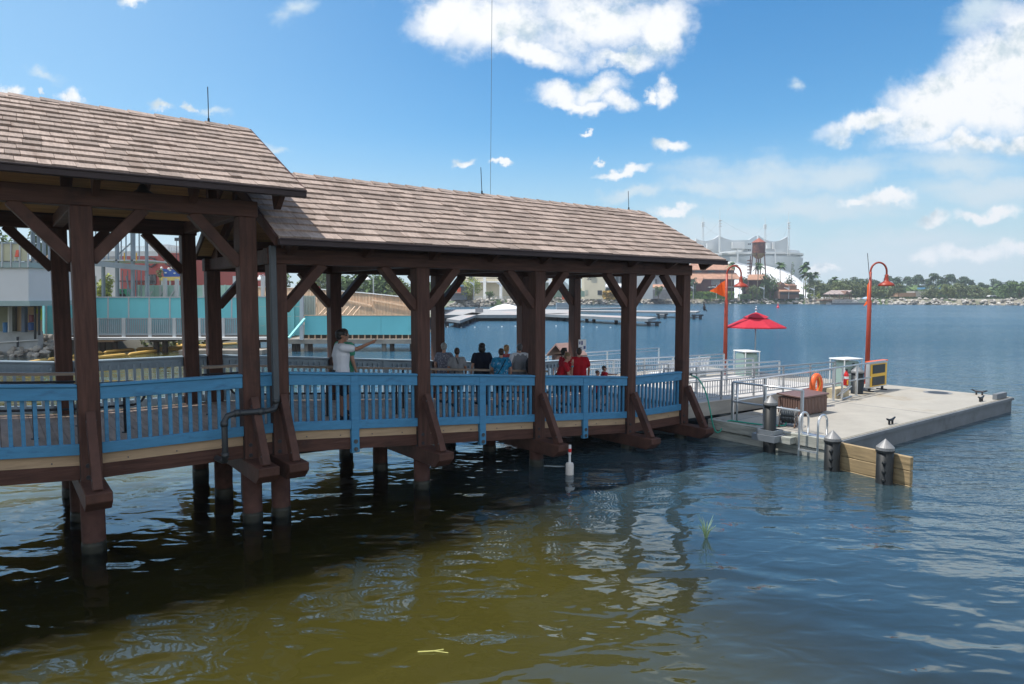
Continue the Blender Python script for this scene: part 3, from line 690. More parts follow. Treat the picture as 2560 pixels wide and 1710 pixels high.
def fence(t0, t1, v, label, pickets=True, zf=zg, h=.85, mat=ALU, step=1.62, axis='t'):
    F = thing('metal_fence', label, 'fence', ((t0 + t1) / 2, v, zf((t0 + t1) / 2)), group='pale metal fences on the dock ramp')
    def P(x, z): return (x, v, zf(x) + z)
    for z, r in ((h, .026), (h - .13, .017)) + (((.10, .017), (.58, .017)) if pickets else ((.42, .017),)):
        part('rail', MB().tube([P(t0, z), P((t0 + t1) / 2, z), P(t1, z)], r, 8), mat, F, smooth=True)
    n = round((t1 - t0) / step)
    for i in range(n + 1): x = lerp(t0, t1, i / n); part('post', MB().box(x - .024, x + .024, v - .024, v + .024, zf(x), zf(x) + h), mat, F)
    if pickets:
        pk = MB(); k = int((t1 - t0) / .115)
        for i in range(k): x = lerp(t0, t1, (i + .5) / k); pk.box(x - .0075, x + .0075, v - .0075, v + .0075, zf(x) + .1, zf(x) + .58)
        part('pickets', pk, mat, F)
ALU_N = M('mid_grey_metal', (.36, .38, .40), .4, .08, 5, metal=.5)  # even mid-grey metal for the near fence and small fittings
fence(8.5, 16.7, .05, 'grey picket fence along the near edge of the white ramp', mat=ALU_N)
fence(9.0, 15.15, 1.25, 'first low pipe divider down the white ramp', False)
fence(9.0, 15.3, 2.4, 'second low pipe divider down the white ramp', False)
fence(8.5, 16.3, 4.38, 'pale picket fence along the far edge of the white ramp')
fence(9.2, 17.6, 8.85, 'pale picket fence along the outer edge of the far dock arm', zf=lambda x: ZD, h=1.05)

# guard rail, ladder, piles
R = thing('guard_rail', 'grey pipe guard rail around the near corner of the dock', 'railing', (9.3, -1.0, ZD))
top, mid_ = 1.58, 1.05
for z in (top, mid_):
    part('rail', MB().tube([(9.2, -3.02, z), (9.2, -1.0, z)], .028, 10), ALU, R, smooth=True)
    part('rail', MB().tube([(9.2, -1.0, z), (13.5, -.86, z), (19.0 if z == top else 17.9, -.62, z)], .028, 10), ALU, R, smooth=True)
for t, v in ((9.2, -1.0), (9.2, -1.98), (9.2, -3.02), (10.8, -.95), (15.0, -.80), (16.7, -.72)):
    part('post', MB().box(t - .03, t + .03, v - .03, v + .03, ZD, top).box(t - .09, t + .09, v - .09, v + .09, ZD + .001, ZD + .014), ALU, R)
part('post', MB().tube([(9.2, -1.14, ZD), (9.2, -1.14, top)], .028, 10), ALU, R, smooth=True)
LD = thing('boarding_ladder', 'two-hooped metal boarding ladder on the timber end of the dock', 'ladder', (8.8, -3.45, ZD))
for v in (-3.2, -3.68):
    hoop = [(8.78, v, -.9), (8.78, v, .83)] + [(8.99 - .21 * math.cos(math.radians(a)), v, .86 + .21 * math.sin(math.radians(a))) for a in range(0, 181, 20)] + [(9.2, v, ZD)]
    part('stringer', MB().tube(hoop, .026, 10), ALU, LD, smooth=True)
for z in (.17, -.11, -.4): part('step', MB().box(8.74, 8.82, -3.68, -3.2, z - .02, z + .02), ALU, LD)
part('mounting_plate', MB().box(9.0, 9.26, -3.76, -3.12, ZD + .002, ZD + .014), ALU, LD)
def pile(t, v, r, top, tip, label, group='black capped piles beside the dock', bolts=None):
    P = thing('mooring_pile', label, 'pile', (t, v, 0), group=group)
    part('sleeve', MB().tube([(t, v, -2), (t, v, top)], r, 24), BLACKPVC, P, smooth=True)
    part('cap', MB().lathe([(r + .012, top - .07), (r + .012, top), (.001, tip)], (t, v, 0), 24), CONE, P)
    part('band', MB().lathe([(r + .018, top - .1), (r + .018, top - .06)], (t, v, 0), 24), BLACKPVC, P)
    if bolts:
        d = Vector(bolts)
        for z in (.46, .27, .09): part('bolt', MB().ell(Vector((t, v, z)) + d * (r + .012), .045, 10, 6), BLACKPVC, P, smooth=True)
p1 = at(2080, 1178, Z=0); d_ = p1 - W(0, 0); p1 = (d_.x * UX + d_.y * UY + .1, -d_.x * UY + d_.y * UX + .06)
p2 = at(2212, 1211, Z=0); d_ = p2 - W(0, 0); p2 = (d_.x * UX + d_.y * UY + .1, -d_.x * UY + d_.y * UX + .06)
pile(p1[0], p1[1], .165, .74, .92, 'black capped pile bolted to the left end of the tan plank fender', bolts=(-.94, -.34, 0))
pile(p2[0], p2[1], .165, .77, .95, 'black capped pile at the right end of the tan plank fender', bolts=(-.94, -.34, 0))
pile(8.66, -2.48, .15, 1.26, 1.44, 'tall black capped pile in a metal collar by the hose reel')
pile(17.3, -.45, .2, 1.3, 1.5, 'dark capped pile standing before the green fuel dispenser')
part_c = thing('pile_guide', 'square metal pile guide bracketed to the timber dock end', 'bracket', (8.66, -2.48, .4))
gd = MB()
for a, b, c, d in ((8.36, 8.96, -2.80, -2.74), (8.36, 8.96, -2.22, -2.16), (8.36, 8.42, -2.74, -2.22), (8.86, 8.915, -2.74, -2.22)): gd.box(a, b, c, d, .3, .46)
part('frame', gd, M('galvanised_plate', (.27, .30, .33), .4, .1, 5, metal=.5), part_c)
gc = MB()
for a, b, c, d in ((8.44, 8.88, -2.72, -2.68), (8.44, 8.88, -2.28, -2.24), (8.44, 8.48, -2.68, -2.28), (8.84, 8.88, -2.68, -2.28)): gc.box(a, b, c, d, .462, .57)
part('collar', gc, M('galvanised_plate', (.4, .44, .47)), part_c)
part('block', MB().box(8.62, 8.91, -3.06, -2.81, .28, .44), GREYWOOD, part_c)
FD = thing('plank_fender', 'tan plank fender fixed between two black piles', 'fender', (7.5, -4.6, 0))
dd = (Vector((*p2, 0)) - Vector((*p1, 0))); off_ = Vector((-dd.y, dd.x, 0)).normalized() * .22
if off_.x < 0: off_ = -off_
a, b = Vector((*p1, 0)) - dd * .16 + off_, Vector((*p2, 0)) + dd * .36 + off_
for z0, z1 in ((-.10, .02), (.03, .32), (.33, .62)): part('plank', MB().bar(a + Vector((0, 0, (z0 + z1) / 2)), b + Vector((0, 0, (z0 + z1) / 2)), .10, z1 - z0), TANWOOD, FD, bevel=.01)

# chest, reel, hose
CH = thing('storage_chest', 'brown ribbed storage chest with flat lid on the dock', 'chest', (12, -1.43, ZD))
bd = MB().box(11.32, 12.68, -1.79, -1.10, ZD + .03, 1.02)
for i in range(17): x = 11.36 + i * .0795; bd.box(x, x + .055, -1.815, -1.788, ZD + .05, 1.0)
for i in range(9): y = -1.76 + i * .077; bd.box(11.292, 11.322, y, y + .055, ZD + .05, 1.0)
part('body', bd, BROWNC, CH)
part('lid', MB().add([(11.26, -1.85, 1.03), (12.74, -1.85, 1.03), (12.74, -1.04, 1.07), (11.26, -1.04, 1.07), (11.26, -1.85, 1.075), (12.74, -1.85, 1.075), (12.74, -1.04, 1.115), (11.26, -1.04, 1.115)], [(0, 3, 2, 1), (4, 5, 6, 7), (0, 1, 5, 4), (1, 2, 6, 5), (2, 3, 7, 6), (3, 0, 4, 7)]), M('brown_lid', (.16, .09, .078), .5, .08, 4), CH, bevel=.006)
for x in (11.45, 12.45): part('foot', MB().box(x - .06, x + .06, -1.78, -1.12, ZD, ZD + .03), BLACK, CH)
HR = thing('hose_reel', 'hose reel wound with dark hose beside the brown chest', 'hose reel', (9.75, -2.35, ZD))
ax = Vector((.35, -.94, 0)).normalized(); pc = Vector((9.78, -2.32, ZD + .27)); side = Vector((ax.y, -ax.x, 0))
co = MB()
for i in range(7):
    c = pc + ax * (-.14 + i * .046); rad = .165 + .012 * (i % 2)
    co.tube([c + (side * math.cos(k * math.pi / 8) + Vector((0, 0, 1)) * math.sin(k * math.pi / 8)) * rad for k in range(17)], .026, 6)
part('hose_coil', co, M('dark_rubber_hose', (.03, .04, .05), .5, .1, 8), HR, smooth=True)
part('drum', MB().tube([pc - ax * .16, pc + ax * .16], .12, 16), STEEL_D, HR)
for s in (-.19, .19):
    c = pc + ax * s; ring = [c + (side * math.cos(k * math.pi / 10) + Vector((0, 0, 1)) * math.sin(k * math.pi / 10)) * .23 for k in range(21)]
    fl = MB().tube(ring, .014, 6)
    for k in range(6): fl.tube([c, c + (side * math.cos(k * math.pi / 3) + Vector((0, 0, 1)) * math.sin(k * math.pi / 3)) * .23], .012, 6)
    part('flange', fl, CONE, HR, smooth=True)
    part('leg', MB().tube([c + side * -.26 - Vector((0, 0, .26)), c + Vector((0, 0, .02)), c + side * .26 - Vector((0, 0, .26))], .016, 6).tube([c + side * -.26 - Vector((0, 0, .26)), c + side * .26 - Vector((0, 0, .26))], .016, 6), M('rusty_steel', (.14, .08, .05), .7, .3, 8), HR)
hp = [(8.42, -.19, 1.74), (8.56, -.32, 1.66), (8.66, -.5, 1.3), (8.70, -.62, .85), (8.74, -.7, .42), (8.80, -.76, .22), (8.88, -.82, .21), (8.96, -.88, .36), (9.05, -.98, .52), (9.14, -1.2, .525), (9.2, -1.6, .525), (9.35, -2.0, .525), (9.6, -2.3, .53), (9.7, -2.3, .62)]
def smooth_path(pts, k=4):
    pts = [Vector(p) for p in pts]; out = []
    for i in range(len(pts) - 1):
        p0, p1, p2, p3 = pts[max(i - 1, 0)], pts[i], pts[i + 1], pts[min(i + 2, len(pts) - 1)]
        for j in range(k):
            t = j / k; out.append(.5 * ((2 * p1) + (p2 - p0) * t + (2 * p0 - 5 * p1 + 4 * p2 - p3) * t * t + (3 * p1 - p0 - 3 * p2 + p3) * t ** 3))
    return out + [pts[-1]]
HO = solo('garden_hose', MB().tube(smooth_path(hp), .019, 8), GREEN_H, 'green garden hose looping from the last post down to the dock', 'hose', (8.7, -.6, .2), smooth=True)
part('tap', MB().tube([(8.39, -.15, 1.76), (8.43, -.19, 1.76), (8.45, -.2, 1.72)], .018, 8).tube([(8.43, -.19, 1.76), (8.43, -.19, 1.81)], .03, 8), BOLT, HO)

# lifebuoy, extinguisher
LB = thing('lifebuoy', 'orange horseshoe lifebuoy hung on the dock guard rail', 'lifebuoy', (13.55, -.98, 1.0))
c = Vector((13.55, -1.0, 1.15)); hs = []
for k in range(25):
    a = math.radians(-62 + k * (304 / 24)); hs.append(c + Vector((math.cos(a) * .225, 0, math.sin(a) * .30)))
part('ring', MB().tube(hs, [.07] + [.088] * 23 + [.07], 10), ORANGE, LB, smooth=True)
part('strap', MB().tube(smooth_path([c + Vector((.02, -.06, .28)), c + Vector((.06, -.09, .05)), c + Vector((-.02, -.09, -.15)), c + Vector((.1, -.09, -.27)), c + Vector((-.12, -.08, -.3))]), .014, 6), M('yellow_rope', (.75, .5, .05), .7, .1, 9), LB)
part('hanger', MB().tube([c + Vector((0, .05, .2)), c + Vector((0, .08, .46)), c + Vector((0, .12, .44))], .014, 6), ALU_N, LB)
EX = thing('fire_extinguisher', 'red fire extinguisher strapped to the dock fence post', 'extinguisher', (15.6, -.72, .9))
part('bottle', MB().lathe([(.075, .98), (.08, 1.0), (.08, 1.33), (.06, 1.39), (.03, 1.43), (.03, 1.47)], (15.55, -.93, 0), 14), RED, EX, smooth=True)
part('valve', MB().tube([(15.55, -.93, 1.46), (15.55, -.93, 1.52)], .02, 8).box(15.5, 15.62, -.95, -.91, 1.5, 1.53).tube([(15.6, -.93, 1.5), (15.66, -.94, 1.4), (15.65, -.95, 1.15)], .012, 6), BLACK, EX)
part('tag', MB().box(15.47, 15.52, -1.02, -1.0, 1.02, 1.16), YELLOW, EX)
part('label', MB().lathe([(.0812, 1.2), (.0812, 1.28)], (15.55, -.93, 0), 14), WHITE_M, EX)
part('post', MB().box(15.53, 15.58, -.83, -.78, ZD, 1.55), ALU, EX)

# fuel dispensers
def dispenser(off, rot, label):
    T_ = thing('fuel_dispenser', label, 'fuel pump', off, group='pale green fuel dispensers on the dock')
    o = Vector(off)
    def q(mb): mb.v = [tuple(o + Vector(v)) for v in mb.v]; return mb
    def arch(w, h, r, y0, y1):
        pts = [(-w / 2, y0, 0), (w / 2, y0, 0)] + [(w / 2 - r + r * math.cos(a), y0, h - r + r * math.sin(a)) for a in [i * math.pi / 12 for i in range(7)]] + [(-w / 2 + r + r * math.cos(a), y0, h - r + r * math.sin(a)) for a in [math.pi / 2 + i * math.pi / 12 for i in range(7)]]
        return MB().prism(pts, (0, y1 - y0, 0))
    part('cabinet', q(arch(.66, 1.05, .16, -.32, .32)), MINT, T_)
    part('panel', q(MB().box(-.24, .24, -.335, -.322, .12, .55)), M('pale_panel', (.45, .58, .54), .3, .05, 4), T_)
    part('gauge', q(MB().tube([(0, -.345, .92), (0, -.321, .92)], .065, 16)), BLACK, T_)
    lg = MB()                                                    # dark script mark on the pump front
    for x, z, w, h in ((-.17, .62, .02, .07), (-.13, .62, .05, .02), (-.13, .66, .05, .02), (-.06, .62, .02, .1), (-.02, .62, .06, .02), (.0, .66, .05, .02), (.07, .62, .02, .08), (.11, .62, .05, .02)): lg.box(x, x + w, -.33, -.321, z, z + h)
    lg.tube([(x, -.328, z) for x, z in ((-.1, .74), (-.02, .80), (.06, .74), (.1, .78))], .012, 6)
    part('logo', q(lg), BLACK, T_)
    part('tray', q(MB().box(-.36, .36, -.40, -.325, .56, .60)), WHITE_M, T_)
    fr = MB()
    for x in (-.45, .41):
        for y in (-.34, .30): fr.box(x, x + .04, y, y + .04, 0, 1.10)
    fr.box(-.47, .47, -.36, .36, 1.10, 1.145)
    part('frame', q(fr), WHITE_M, T_, bevel=.01)
    part('plinth', q(MB().box(-.52, .52, -.42, .42, 0, .035)), CONE, T_)
    part('hose', q(MB().tube(smooth_path([(.36, -.2, .8), (.43, -.38, .5), (.40, -.46, .15), (.34, -.42, .06), (.36, -.36, .5)]), .018, 6)), BLACK, T_, smooth=True)
    T_.ob.rotation_euler = (0, 0, ANG + rot); return T_
dispenser((18.25, .45, ZD), -.25, 'pale green fuel dispenser behind the black and yellow board')
dispenser((18.4, 4.75, ZD), 1.15, 'pale green fuel dispenser beside the red umbrella')
SB = thing('warning_board', 'black board in a yellow frame standing on the dock edge', 'board', (18.6, -.5, ZD))
part('board', MB().box(17.95, 19.3, -.56, -.42, .64, 1.56), ALU, SB, bevel=.006)
part('yellow_frame', MB().box(18.0, 19.25, -.575, -.562, .68, 1.50), YELLOW, SB)
part('panel', MB().box(18.14, 19.08, -.59, -.577, .72, 1.03), BLACK, SB); part('panel', MB().box(18.14, 19.08, -.59, -.577, 1.15, 1.46), BLACK, SB)
for x in (18.1, 19.1): part('foot', MB().box(x - .04, x + .04, -.66, -.3, ZD, ZD + .04).box(x - .03, x + .03, -.53, -.46, ZD + .04, .64), STEEL_D, SB)
part('top_trim', MB().box(17.93, 19.32, -.58, -.40, 1.562, 1.60), ORANGE, SB)
DB = thing('cardboard_box', 'tan open box with loose pipes on the dock below the guard rail', 'box', (15.9, -.75, ZD))
part('box', MB().box(15.5, 16.4, -.62, -.30, ZD, .82), M('tan_box', (.5, .42, .28), .7, .15, 4), DB)
part('pipe', MB().tube([(15.5, -.66, .6), (16.2, -.72, .88)], .02, 6).tube([(15.7, -.66, .58), (16.4, -.7, .86)], .02, 6).tube([(15.4, -.9, .53), (16.3, -.75, .53)], .03, 6), ALU_N, DB)

# lamps, umbrella
def lamp(t, v, label, flag, rod):
    P = thing('gooseneck_lamp', label, 'lamp post', (t, v, ZD), group='red gooseneck lamps on the dock')
    part('pole', MB().tube([(t, v, ZD), (t, v, 3.75), (t, v, 3.78), (t, v, 4.88)], [.092, .078, .054, .046], 14), REDPAINT, P, smooth=True)
    d = Vector((math.cos(-.75), math.sin(-.75), 0))              # arm swings toward the open water
    c = Vector((t, v, 4.88)) + d * .30
    pts = [c + d * (-.30 * math.cos(math.radians(a))) + Vector((0, 0, .36 * math.sin(math.radians(a)))) for a in range(0, 181, 12)]
    e = pts[-1]
    part('arm', MB().tube([(t, v, 4.5)] + pts + [e - Vector((0, 0, .12))], .036, 12), REDPAINT, P, smooth=True)
    s = part('lamp_shade', MB().lathe([(.045, -.1), (.075, -.14), (.06, -.2), (.085, -.25), (.08, -.33), (.12, -.38), (.25, -.45), (.30, -.52), (.295, -.55), (.24, -.50), (.06, -.42)], tuple(e), 24), REDPAINT, P, smooth=True)
    part('bulb', MB().ell(e - Vector((0, 0, .55)), (.06, .06, .07), 10, 6), WHITE_M, s, smooth=True)
    part('base_plate', MB().lathe([(.18, ZD), (.18, ZD + .03), (.12, ZD + .05)], (t, v, 0), 12), REDPAINT, P)
    if rod: part('rod', MB().tube([(t - .06, v, 4.6), (t - .2, v + .05, 5.6)], .012, 6), STEEL_D, P)
    f = MB(); n = 5; rng = random.Random(int(t * 10))
    base = Vector((t, v, 4.62)); fd = Vector((-.75, .66, 0)) if flag == 'out' else Vector((.5, .5, -.9))
    for i in range(n):
        a0, a1 = i / n, (i + 1) / n
        def w(a, zz): return base + fd * (.06 + .62 * a) + Vector((.0, .0, zz)) + Vector((.05, .08, 0)) * math.sin(a * 7)
        h0, h1 = .68 * (1 - a0) + .03, .68 * (1 - a1) + .03; m0, m1 = -.36 - .1 * a0, -.36 - .1 * a1
        f.prism([w(a0, m0 - h0 / 2), w(a1, m1 - h1 / 2), w(a1, m1 + h1 / 2), w(a0, m0 + h0 / 2)], (.004, .006, 0))
    part('flag', f, M('orange_flag_cloth', (.80, .12, .015), .7, .08, 5), P)
lamp(18.45, 5.85, 'red gooseneck lamp with orange pennant flying, beside the umbrella', 'out', False)
lamp(20.4, .68, 'red gooseneck lamp with drooping pennant behind the black and yellow board', 'down', True)
UM = thing('parasol', 'red octagonal parasol with vented top on the far dock', 'parasol', (19.7, 5.2, ZD))
c = Vector((19.7, 5.2, 0)); cn = MB(); n = 8
def rim(k, r, z): a = 2 * math.pi * (k + .3) / n; return (c.x + r * math.cos(a), c.y + r * math.sin(a), z)
for k in range(n):
    p0, p1 = rim(k, 1.32, 2.60), rim(k + 1, 1.32, 2.60); q0, q1 = rim(k, .38, 3.03), rim(k + 1, .38, 3.03)
    m = tuple((Vector(p0) + Vector(p1)) / 2 * .985 + Vector((c.x, c.y, 2.66)) * .015)
    cn.add([p0, m, q1, q0], [(0, 1, 2, 3)]); cn.add([m, p1, q1], [(0, 1, 2)])
    cn.add([p0, m, (m[0], m[1], m[2] - .05), (p0[0], p0[1], p0[2] - .05)], [(3, 2, 1, 0)]); cn.add([m, p1, (p1[0], p1[1], p1[2] - .05), (m[0], m[1], m[2] - .05)], [(3, 2, 1, 0)])
part('canopy', cn, REDCLOTH, UM)
ct = MB()
for k in range(n):
    z = 3.02 + .02 * math.sin(k * 2.3)
    ct.add([rim(k, .56, z), rim(k + .5, .53, z - .035), rim(k + 1, .56, 3.02 + .02 * math.sin((k + 1) % n * 2.3)), (c.x, c.y, 3.24)], [(0, 1, 3), (1, 2, 3)])
part('vent_top', ct, REDCLOTH, UM)
part('pole', MB().tube([(c.x, c.y, ZD), (c.x, c.y, 3.32)], .022, 10), ALU_N, UM, smooth=True)
part('finial', MB().ell((c.x, c.y, 3.37), .05, 10, 6).ell((c.x, c.y, 3.47), .035, 8, 6), ALU, UM, smooth=True)
part('base', MB().lathe([(.3, ZD), (.3, ZD + .06), (.05, ZD + .1)], (c.x, c.y, 0), 16), CONE, UM)
for k in range(n):
    part('rib', MB().tube([rim(k, 1.30, 2.575), (c.x, c.y, 3.2)], .008, 5), STEEL_D, UM)

# kiosk box, white crates behind the fence
KB = thing('gabled_box', 'brown slatted box with small gabled lid behind the pier', 'box', (9.35, 6.0, .5))
kb = MB().box(8.95, 9.75, 5.65, 6.35, .5, 1.85)
for i in range(10): x = 8.96 + i * .08; kb.box(x, x + .055, 5.63, 5.65, .52, 1.83)
for i in range(8): y = 5.67 + i * .085; kb.box(8.925, 8.95, y, y + .06, .52, 1.83)
part('body', kb, BROWNC, KB)
part('roof', MB().prism([(8.82, 5.5, 1.86), (8.82, 6.0, 2.28), (8.82, 6.5, 1.86), (8.82, 6.5, 1.80), (8.82, 6.0, 2.21), (8.82, 5.5, 1.80)], (1.06, 0, 0)), M('pinkish_brown_lid', (.34, .22, .19), .6, .12, 4), KB)
part('gable', MB().prism([(9.70, 5.62, 1.85), (9.70, 6.0, 2.18), (9.70, 6.38, 1.85)], (.03, 0, 0)), BROWNC, KB)
part('notice', MB().box(8.917, 8.923, 5.8, 6.2, 1.15, 1.28), WHITE_M, KB)
BN = thing('slatted_bench', 'white slatted bench behind the ramp fences', 'bench', (15.6, 5.6, ZD))
b_ = MB()
for i in range(16): b_.box(13.6 + i * .2, 13.72 + i * .2, 5.38, 5.42, .9, 1.35)
part('backrest', b_.box(13.55, 16.8, 5.375, 5.425, 1.35, 1.42).box(13.55, 16.8, 5.375, 5.425, .86, .9), WHITE_M, BN)
part('seat', MB().box(13.55, 16.8, 5.43, 5.9, .88, .93), WHITE_M, BN)
for x in (13.7, 15.2, 16.6): part('leg', MB().box(x - .04, x + .04, 5.45, 5.85, ZD, .88), WHITE_M, BN)

# buoy and plants floating by the pier
BY = thing('marker_buoy', 'small white float with red-banded stick under the pier edge', 'buoy', tuple(at(1424, 1186, Z=0)), frame='w')
bx = at(1424, 1186, Z=0)
part('float', MB().lathe([(.05, -.08), (.085, -.06), (.09, .0), (.09, .22), (.075, .26), (.03, .27)], tuple(bx), 16), M('stained_white_float', (.62, .58, .54), .5, .1, 4, dirt=((.4, .25, .1), 3, .6, .75)), BY, smooth=True)
part('stick', MB().tube([bx + Vector((0, 0, .26)), bx + Vector((.0, 0, .44)), bx + Vector((0, 0, .45)), bx + Vector((.005, 0, .66))], [.028, .024, .034, .03], 8), WHITE_M, BY)
part('red_band', MB().tube([bx + Vector((.003, 0, .5)), bx + Vector((.004, 0, .58))], .037, 10), RED, BY)
rx = at(1765, 1345, Z=0); rd = MB(); rng = random.Random(9)
for k in range(22):
    a = rng.uniform(0, 6.28); l = rng.uniform(.22, .42); o = rng.uniform(.05, .24)
    pts = [rx + Vector((0, 0, -.04)), rx + Vector((math.cos(a) * o * .4, math.sin(a) * o * .4, l * .55)), rx + Vector((math.cos(a) * o, math.sin(a) * o, l))]
    rd.tube(pts, [.007, .005, .001], 4)
solo('reed_tuft', rd, M('pale_reed', (.30, .42, .22), .6, .3, 3), 'small pale green reed tuft sticking out of the open water', 'reeds', tuple(rx), frame='w')
fx = at(1085, 1632, Z=0)
solo('plant_stem', MB().tube([fx + Vector((-.18, 0, .01)), fx + Vector((0, .01, .015)), fx + Vector((.1, .05, .01))], .009, 5).tube([fx + Vector((0, .01, .015)), fx + Vector((.16, -.02, .01))], .005, 4), M('pale_stem', (.5, .48, .15), .6, .2, 3), 'broken yellow plant stem floating on the olive water', 'stem', tuple(fx), frame='w')
# ================================================================== foliage kit
LEAF = {}
def leafmat(name, col, var=.35):
    return M(name, col, .65, var, .9, island=.38, spec=.25)
BARK = M('grey_bark', (.16, .12, .09), .9, .3, 3)
def crown_mesh(mb, blobs, n, leaf, rng, flat=.55):
    """Leaf-sized faces scattered through a few uneven lobes, denser toward each lobe's skin."""
    tot = sum(b[1][0] * b[1][1] * b[1][2] for b in blobs) ** 1
    for c, r in blobs:
        k = max(12, int(n * (r[0] * r[1] * r[2]) / tot))
        c = Vector(c)
        for _ in range(k):
            d = Vector((rng.gauss(0, 1), rng.gauss(0, 1), rng.gauss(0, 1))).normalized()
            q = rng.random() ** .4 * (1 + .12 * math.sin(d.x * 7 + c.x) * math.sin(d.z * 6 + c.y))
            p = c + Vector((d.x * r[0] * q, d.y * r[1] * q, d.z * r[2] * q))
            nrm = (d + Vector((rng.uniform(-.9, .9), rng.uniform(-.9, .9), rng.uniform(-.3, 1.1)))).normalized()
            a = nrm.orthogonal().normalized(); a = (Matrix.Rotation(rng.uniform(0, 6.28), 3, nrm) @ a); b = nrm.cross(a)
            s = leaf * rng.uniform(.6, 1.35)
            mb.add([p - a * s * .5, p + b * s * flat * .5 + nrm * s * .08, p + a * s * .5, p - b * s * flat * .5 + nrm * s * .08], [(0, 1, 2, 3)])
def round_tree(name, label, mat, h, w, loc, seed, n=700, leaf=.9, trunk=.28, lobes=9, group=None, low=.18):
    rng = random.Random(seed); T = thing(name, label, 'tree', tuple(loc), frame='w', group=group)
    L = Vector(loc)
    bl = [((L.x, L.y, L.z + h * .58), (w * .36, w * .36, h * .30))]
    for i in range(lobes):
        a = rng.uniform(0, 6.28); q = rng.uniform(.15, .36) * w; z = rng.uniform(low + .16, .86) * h
        s = rng.uniform(.12, .21)
        bl.append(((L.x + math.cos(a) * q, L.y + math.sin(a) * q, L.z + z), (w * s * 1.15, w * s * 1.15, h * s * .85)))
    mb = MB(); crown_mesh(mb, bl, n, leaf, rng); part('crown', mb, mat, T)
    tr = MB().tube([L, L + Vector((.02 * w, 0, h * .3)), L + Vector((0, .02 * w, h * .6))], [trunk, trunk * .75, trunk * .35], 8)
    for i in range(4):
        a = rng.uniform(0, 6.28); tr.tube([L + Vector((0, 0, h * .28)), L + Vector((math.cos(a) * w * .15, math.sin(a) * w * .15, h * .48)), L + Vector((math.cos(a) * w * .27, math.sin(a) * w * .27, h * .66))], [trunk * .5, trunk * .35, trunk * .15], 6)
    part('trunk', tr, BARK, T); return T
def pine_tree(name, label, mat, h, w, loc, seed, group=None, n=420, leaf=1.3):
    rng = random.Random(seed); T = thing(name, label, 'tree', tuple(loc), frame='w', group=group); L = Vector(loc); mb = MB(); bl = []
    for i in range(9):
        a = rng.uniform(0, 6.28); z = rng.uniform(.35, .95); q = (1.1 - z) * w * rng.uniform(.2, .6)
        bl.append(((L.x + math.cos(a) * q, L.y + math.sin(a) * q, L.z + h * z), (w * rng.uniform(.16, .30), w * rng.uniform(.16, .30), h * rng.uniform(.05, .11))))
    crown_mesh(mb, bl, n, leaf, rng); part('crown', mb, mat, T)
    part('trunk', MB().tube([L, L + Vector((0, 0, h * .95))], [.3, .08], 6), BARK, T); return T
def cone_tree(name, label, mat, h, w, loc, seed, n=600, leaf=.8):
    rng = random.Random(seed); T = thing(name, label, 'tree', tuple(loc), frame='w'); L = Vector(loc); mb = MB()
    bl = [((L.x + rng.uniform(-.1, .1) * w, L.y + rng.uniform(-.1, .1) * w, L.z + h * z), (w * .5 * (1.05 - z) * rng.uniform(.75, 1.2), w * .5 * (1.05 - z), h * .07)) for z in [i / 13 for i in range(1, 13)]]
    crown_mesh(mb, bl, n, leaf, rng); part('crown', mb, mat, T); part('trunk', MB().tube([L, L + Vector((0, 0, h * .96))], [.3, .05], 6), BARK, T); return T
PALM = leafmat('palm_green', (.085, .15, .05)); PTRUNK = M('palm_trunk', (.24, .19, .14), .9, .25, 2)
def palm_tree(name, label, h, r, loc, seed, group=None, fronds=26):
    rng = random.Random(seed); T = thing(name, label, 'palm', tuple(loc), frame='w', group=group); L = Vector(loc)
    lean = Vector((rng.uniform(-.04, .04) * h, rng.uniform(-.04, .04) * h, 0)); tp = L + lean + Vector((0, 0, h))
    part('trunk', MB().tube([L, L + lean * .4 + Vector((0, 0, h * .5)), tp], [.26, .2, .17], 8), PTRUNK, T, smooth=True)
    mb = MB()
    for i in range(fronds):
        a = rng.uniform(0, 6.28); e = rng.uniform(-.5, 1.25); d = Vector((math.cos(a) * math.cos(e), math.sin(a) * math.cos(e), math.sin(e)))
        l = r * rng.uniform(.8, 1.1); pts = [tp + d * l * f - Vector((0, 0, 1)) * (l * .45 * f * f * f) for f in (0, .3, .6, .85, 1)]
        sd = d.cross(Vector((0, 0, 1))).normalized()
        for j in range(4):
            wA = r * (.05, .22, .26, .16, .02)[j]; wB = r * (.05, .22, .26, .16, .02)[j + 1]
            for s in (-1, 1):
                dz = Vector((0, 0, -.35))
                mb.add([pts[j], pts[j + 1], pts[j + 1] + sd * s * wB + dz * wB, pts[j] + sd * s * wA + dz * wA], [(0, 1, 2, 3)] if s > 0 else [(3, 2, 1, 0)])
    part('crown', mb, PALM, T); return T
G_DARK = leafmat('dark_pine_green', (.066, .108, .050)); G_MID = leafmat('mid_leaf_green', (.105, .165, .055)); G_MAG = leafmat('glossy_magnolia_green', (.135, .165, .075))
G_YEL = leafmat('yellow_leaf_green', (.27, .31, .06)); G_OLV = leafmat('olive_leaf_green', (.155, .19, .07))
def gz(px, py, Y): p = at(px, py, Y=Y); return p
def ground_at(px, Y, z=2.6): p = at(px, 740, Y=Y); return Vector((p.x, Y, z))
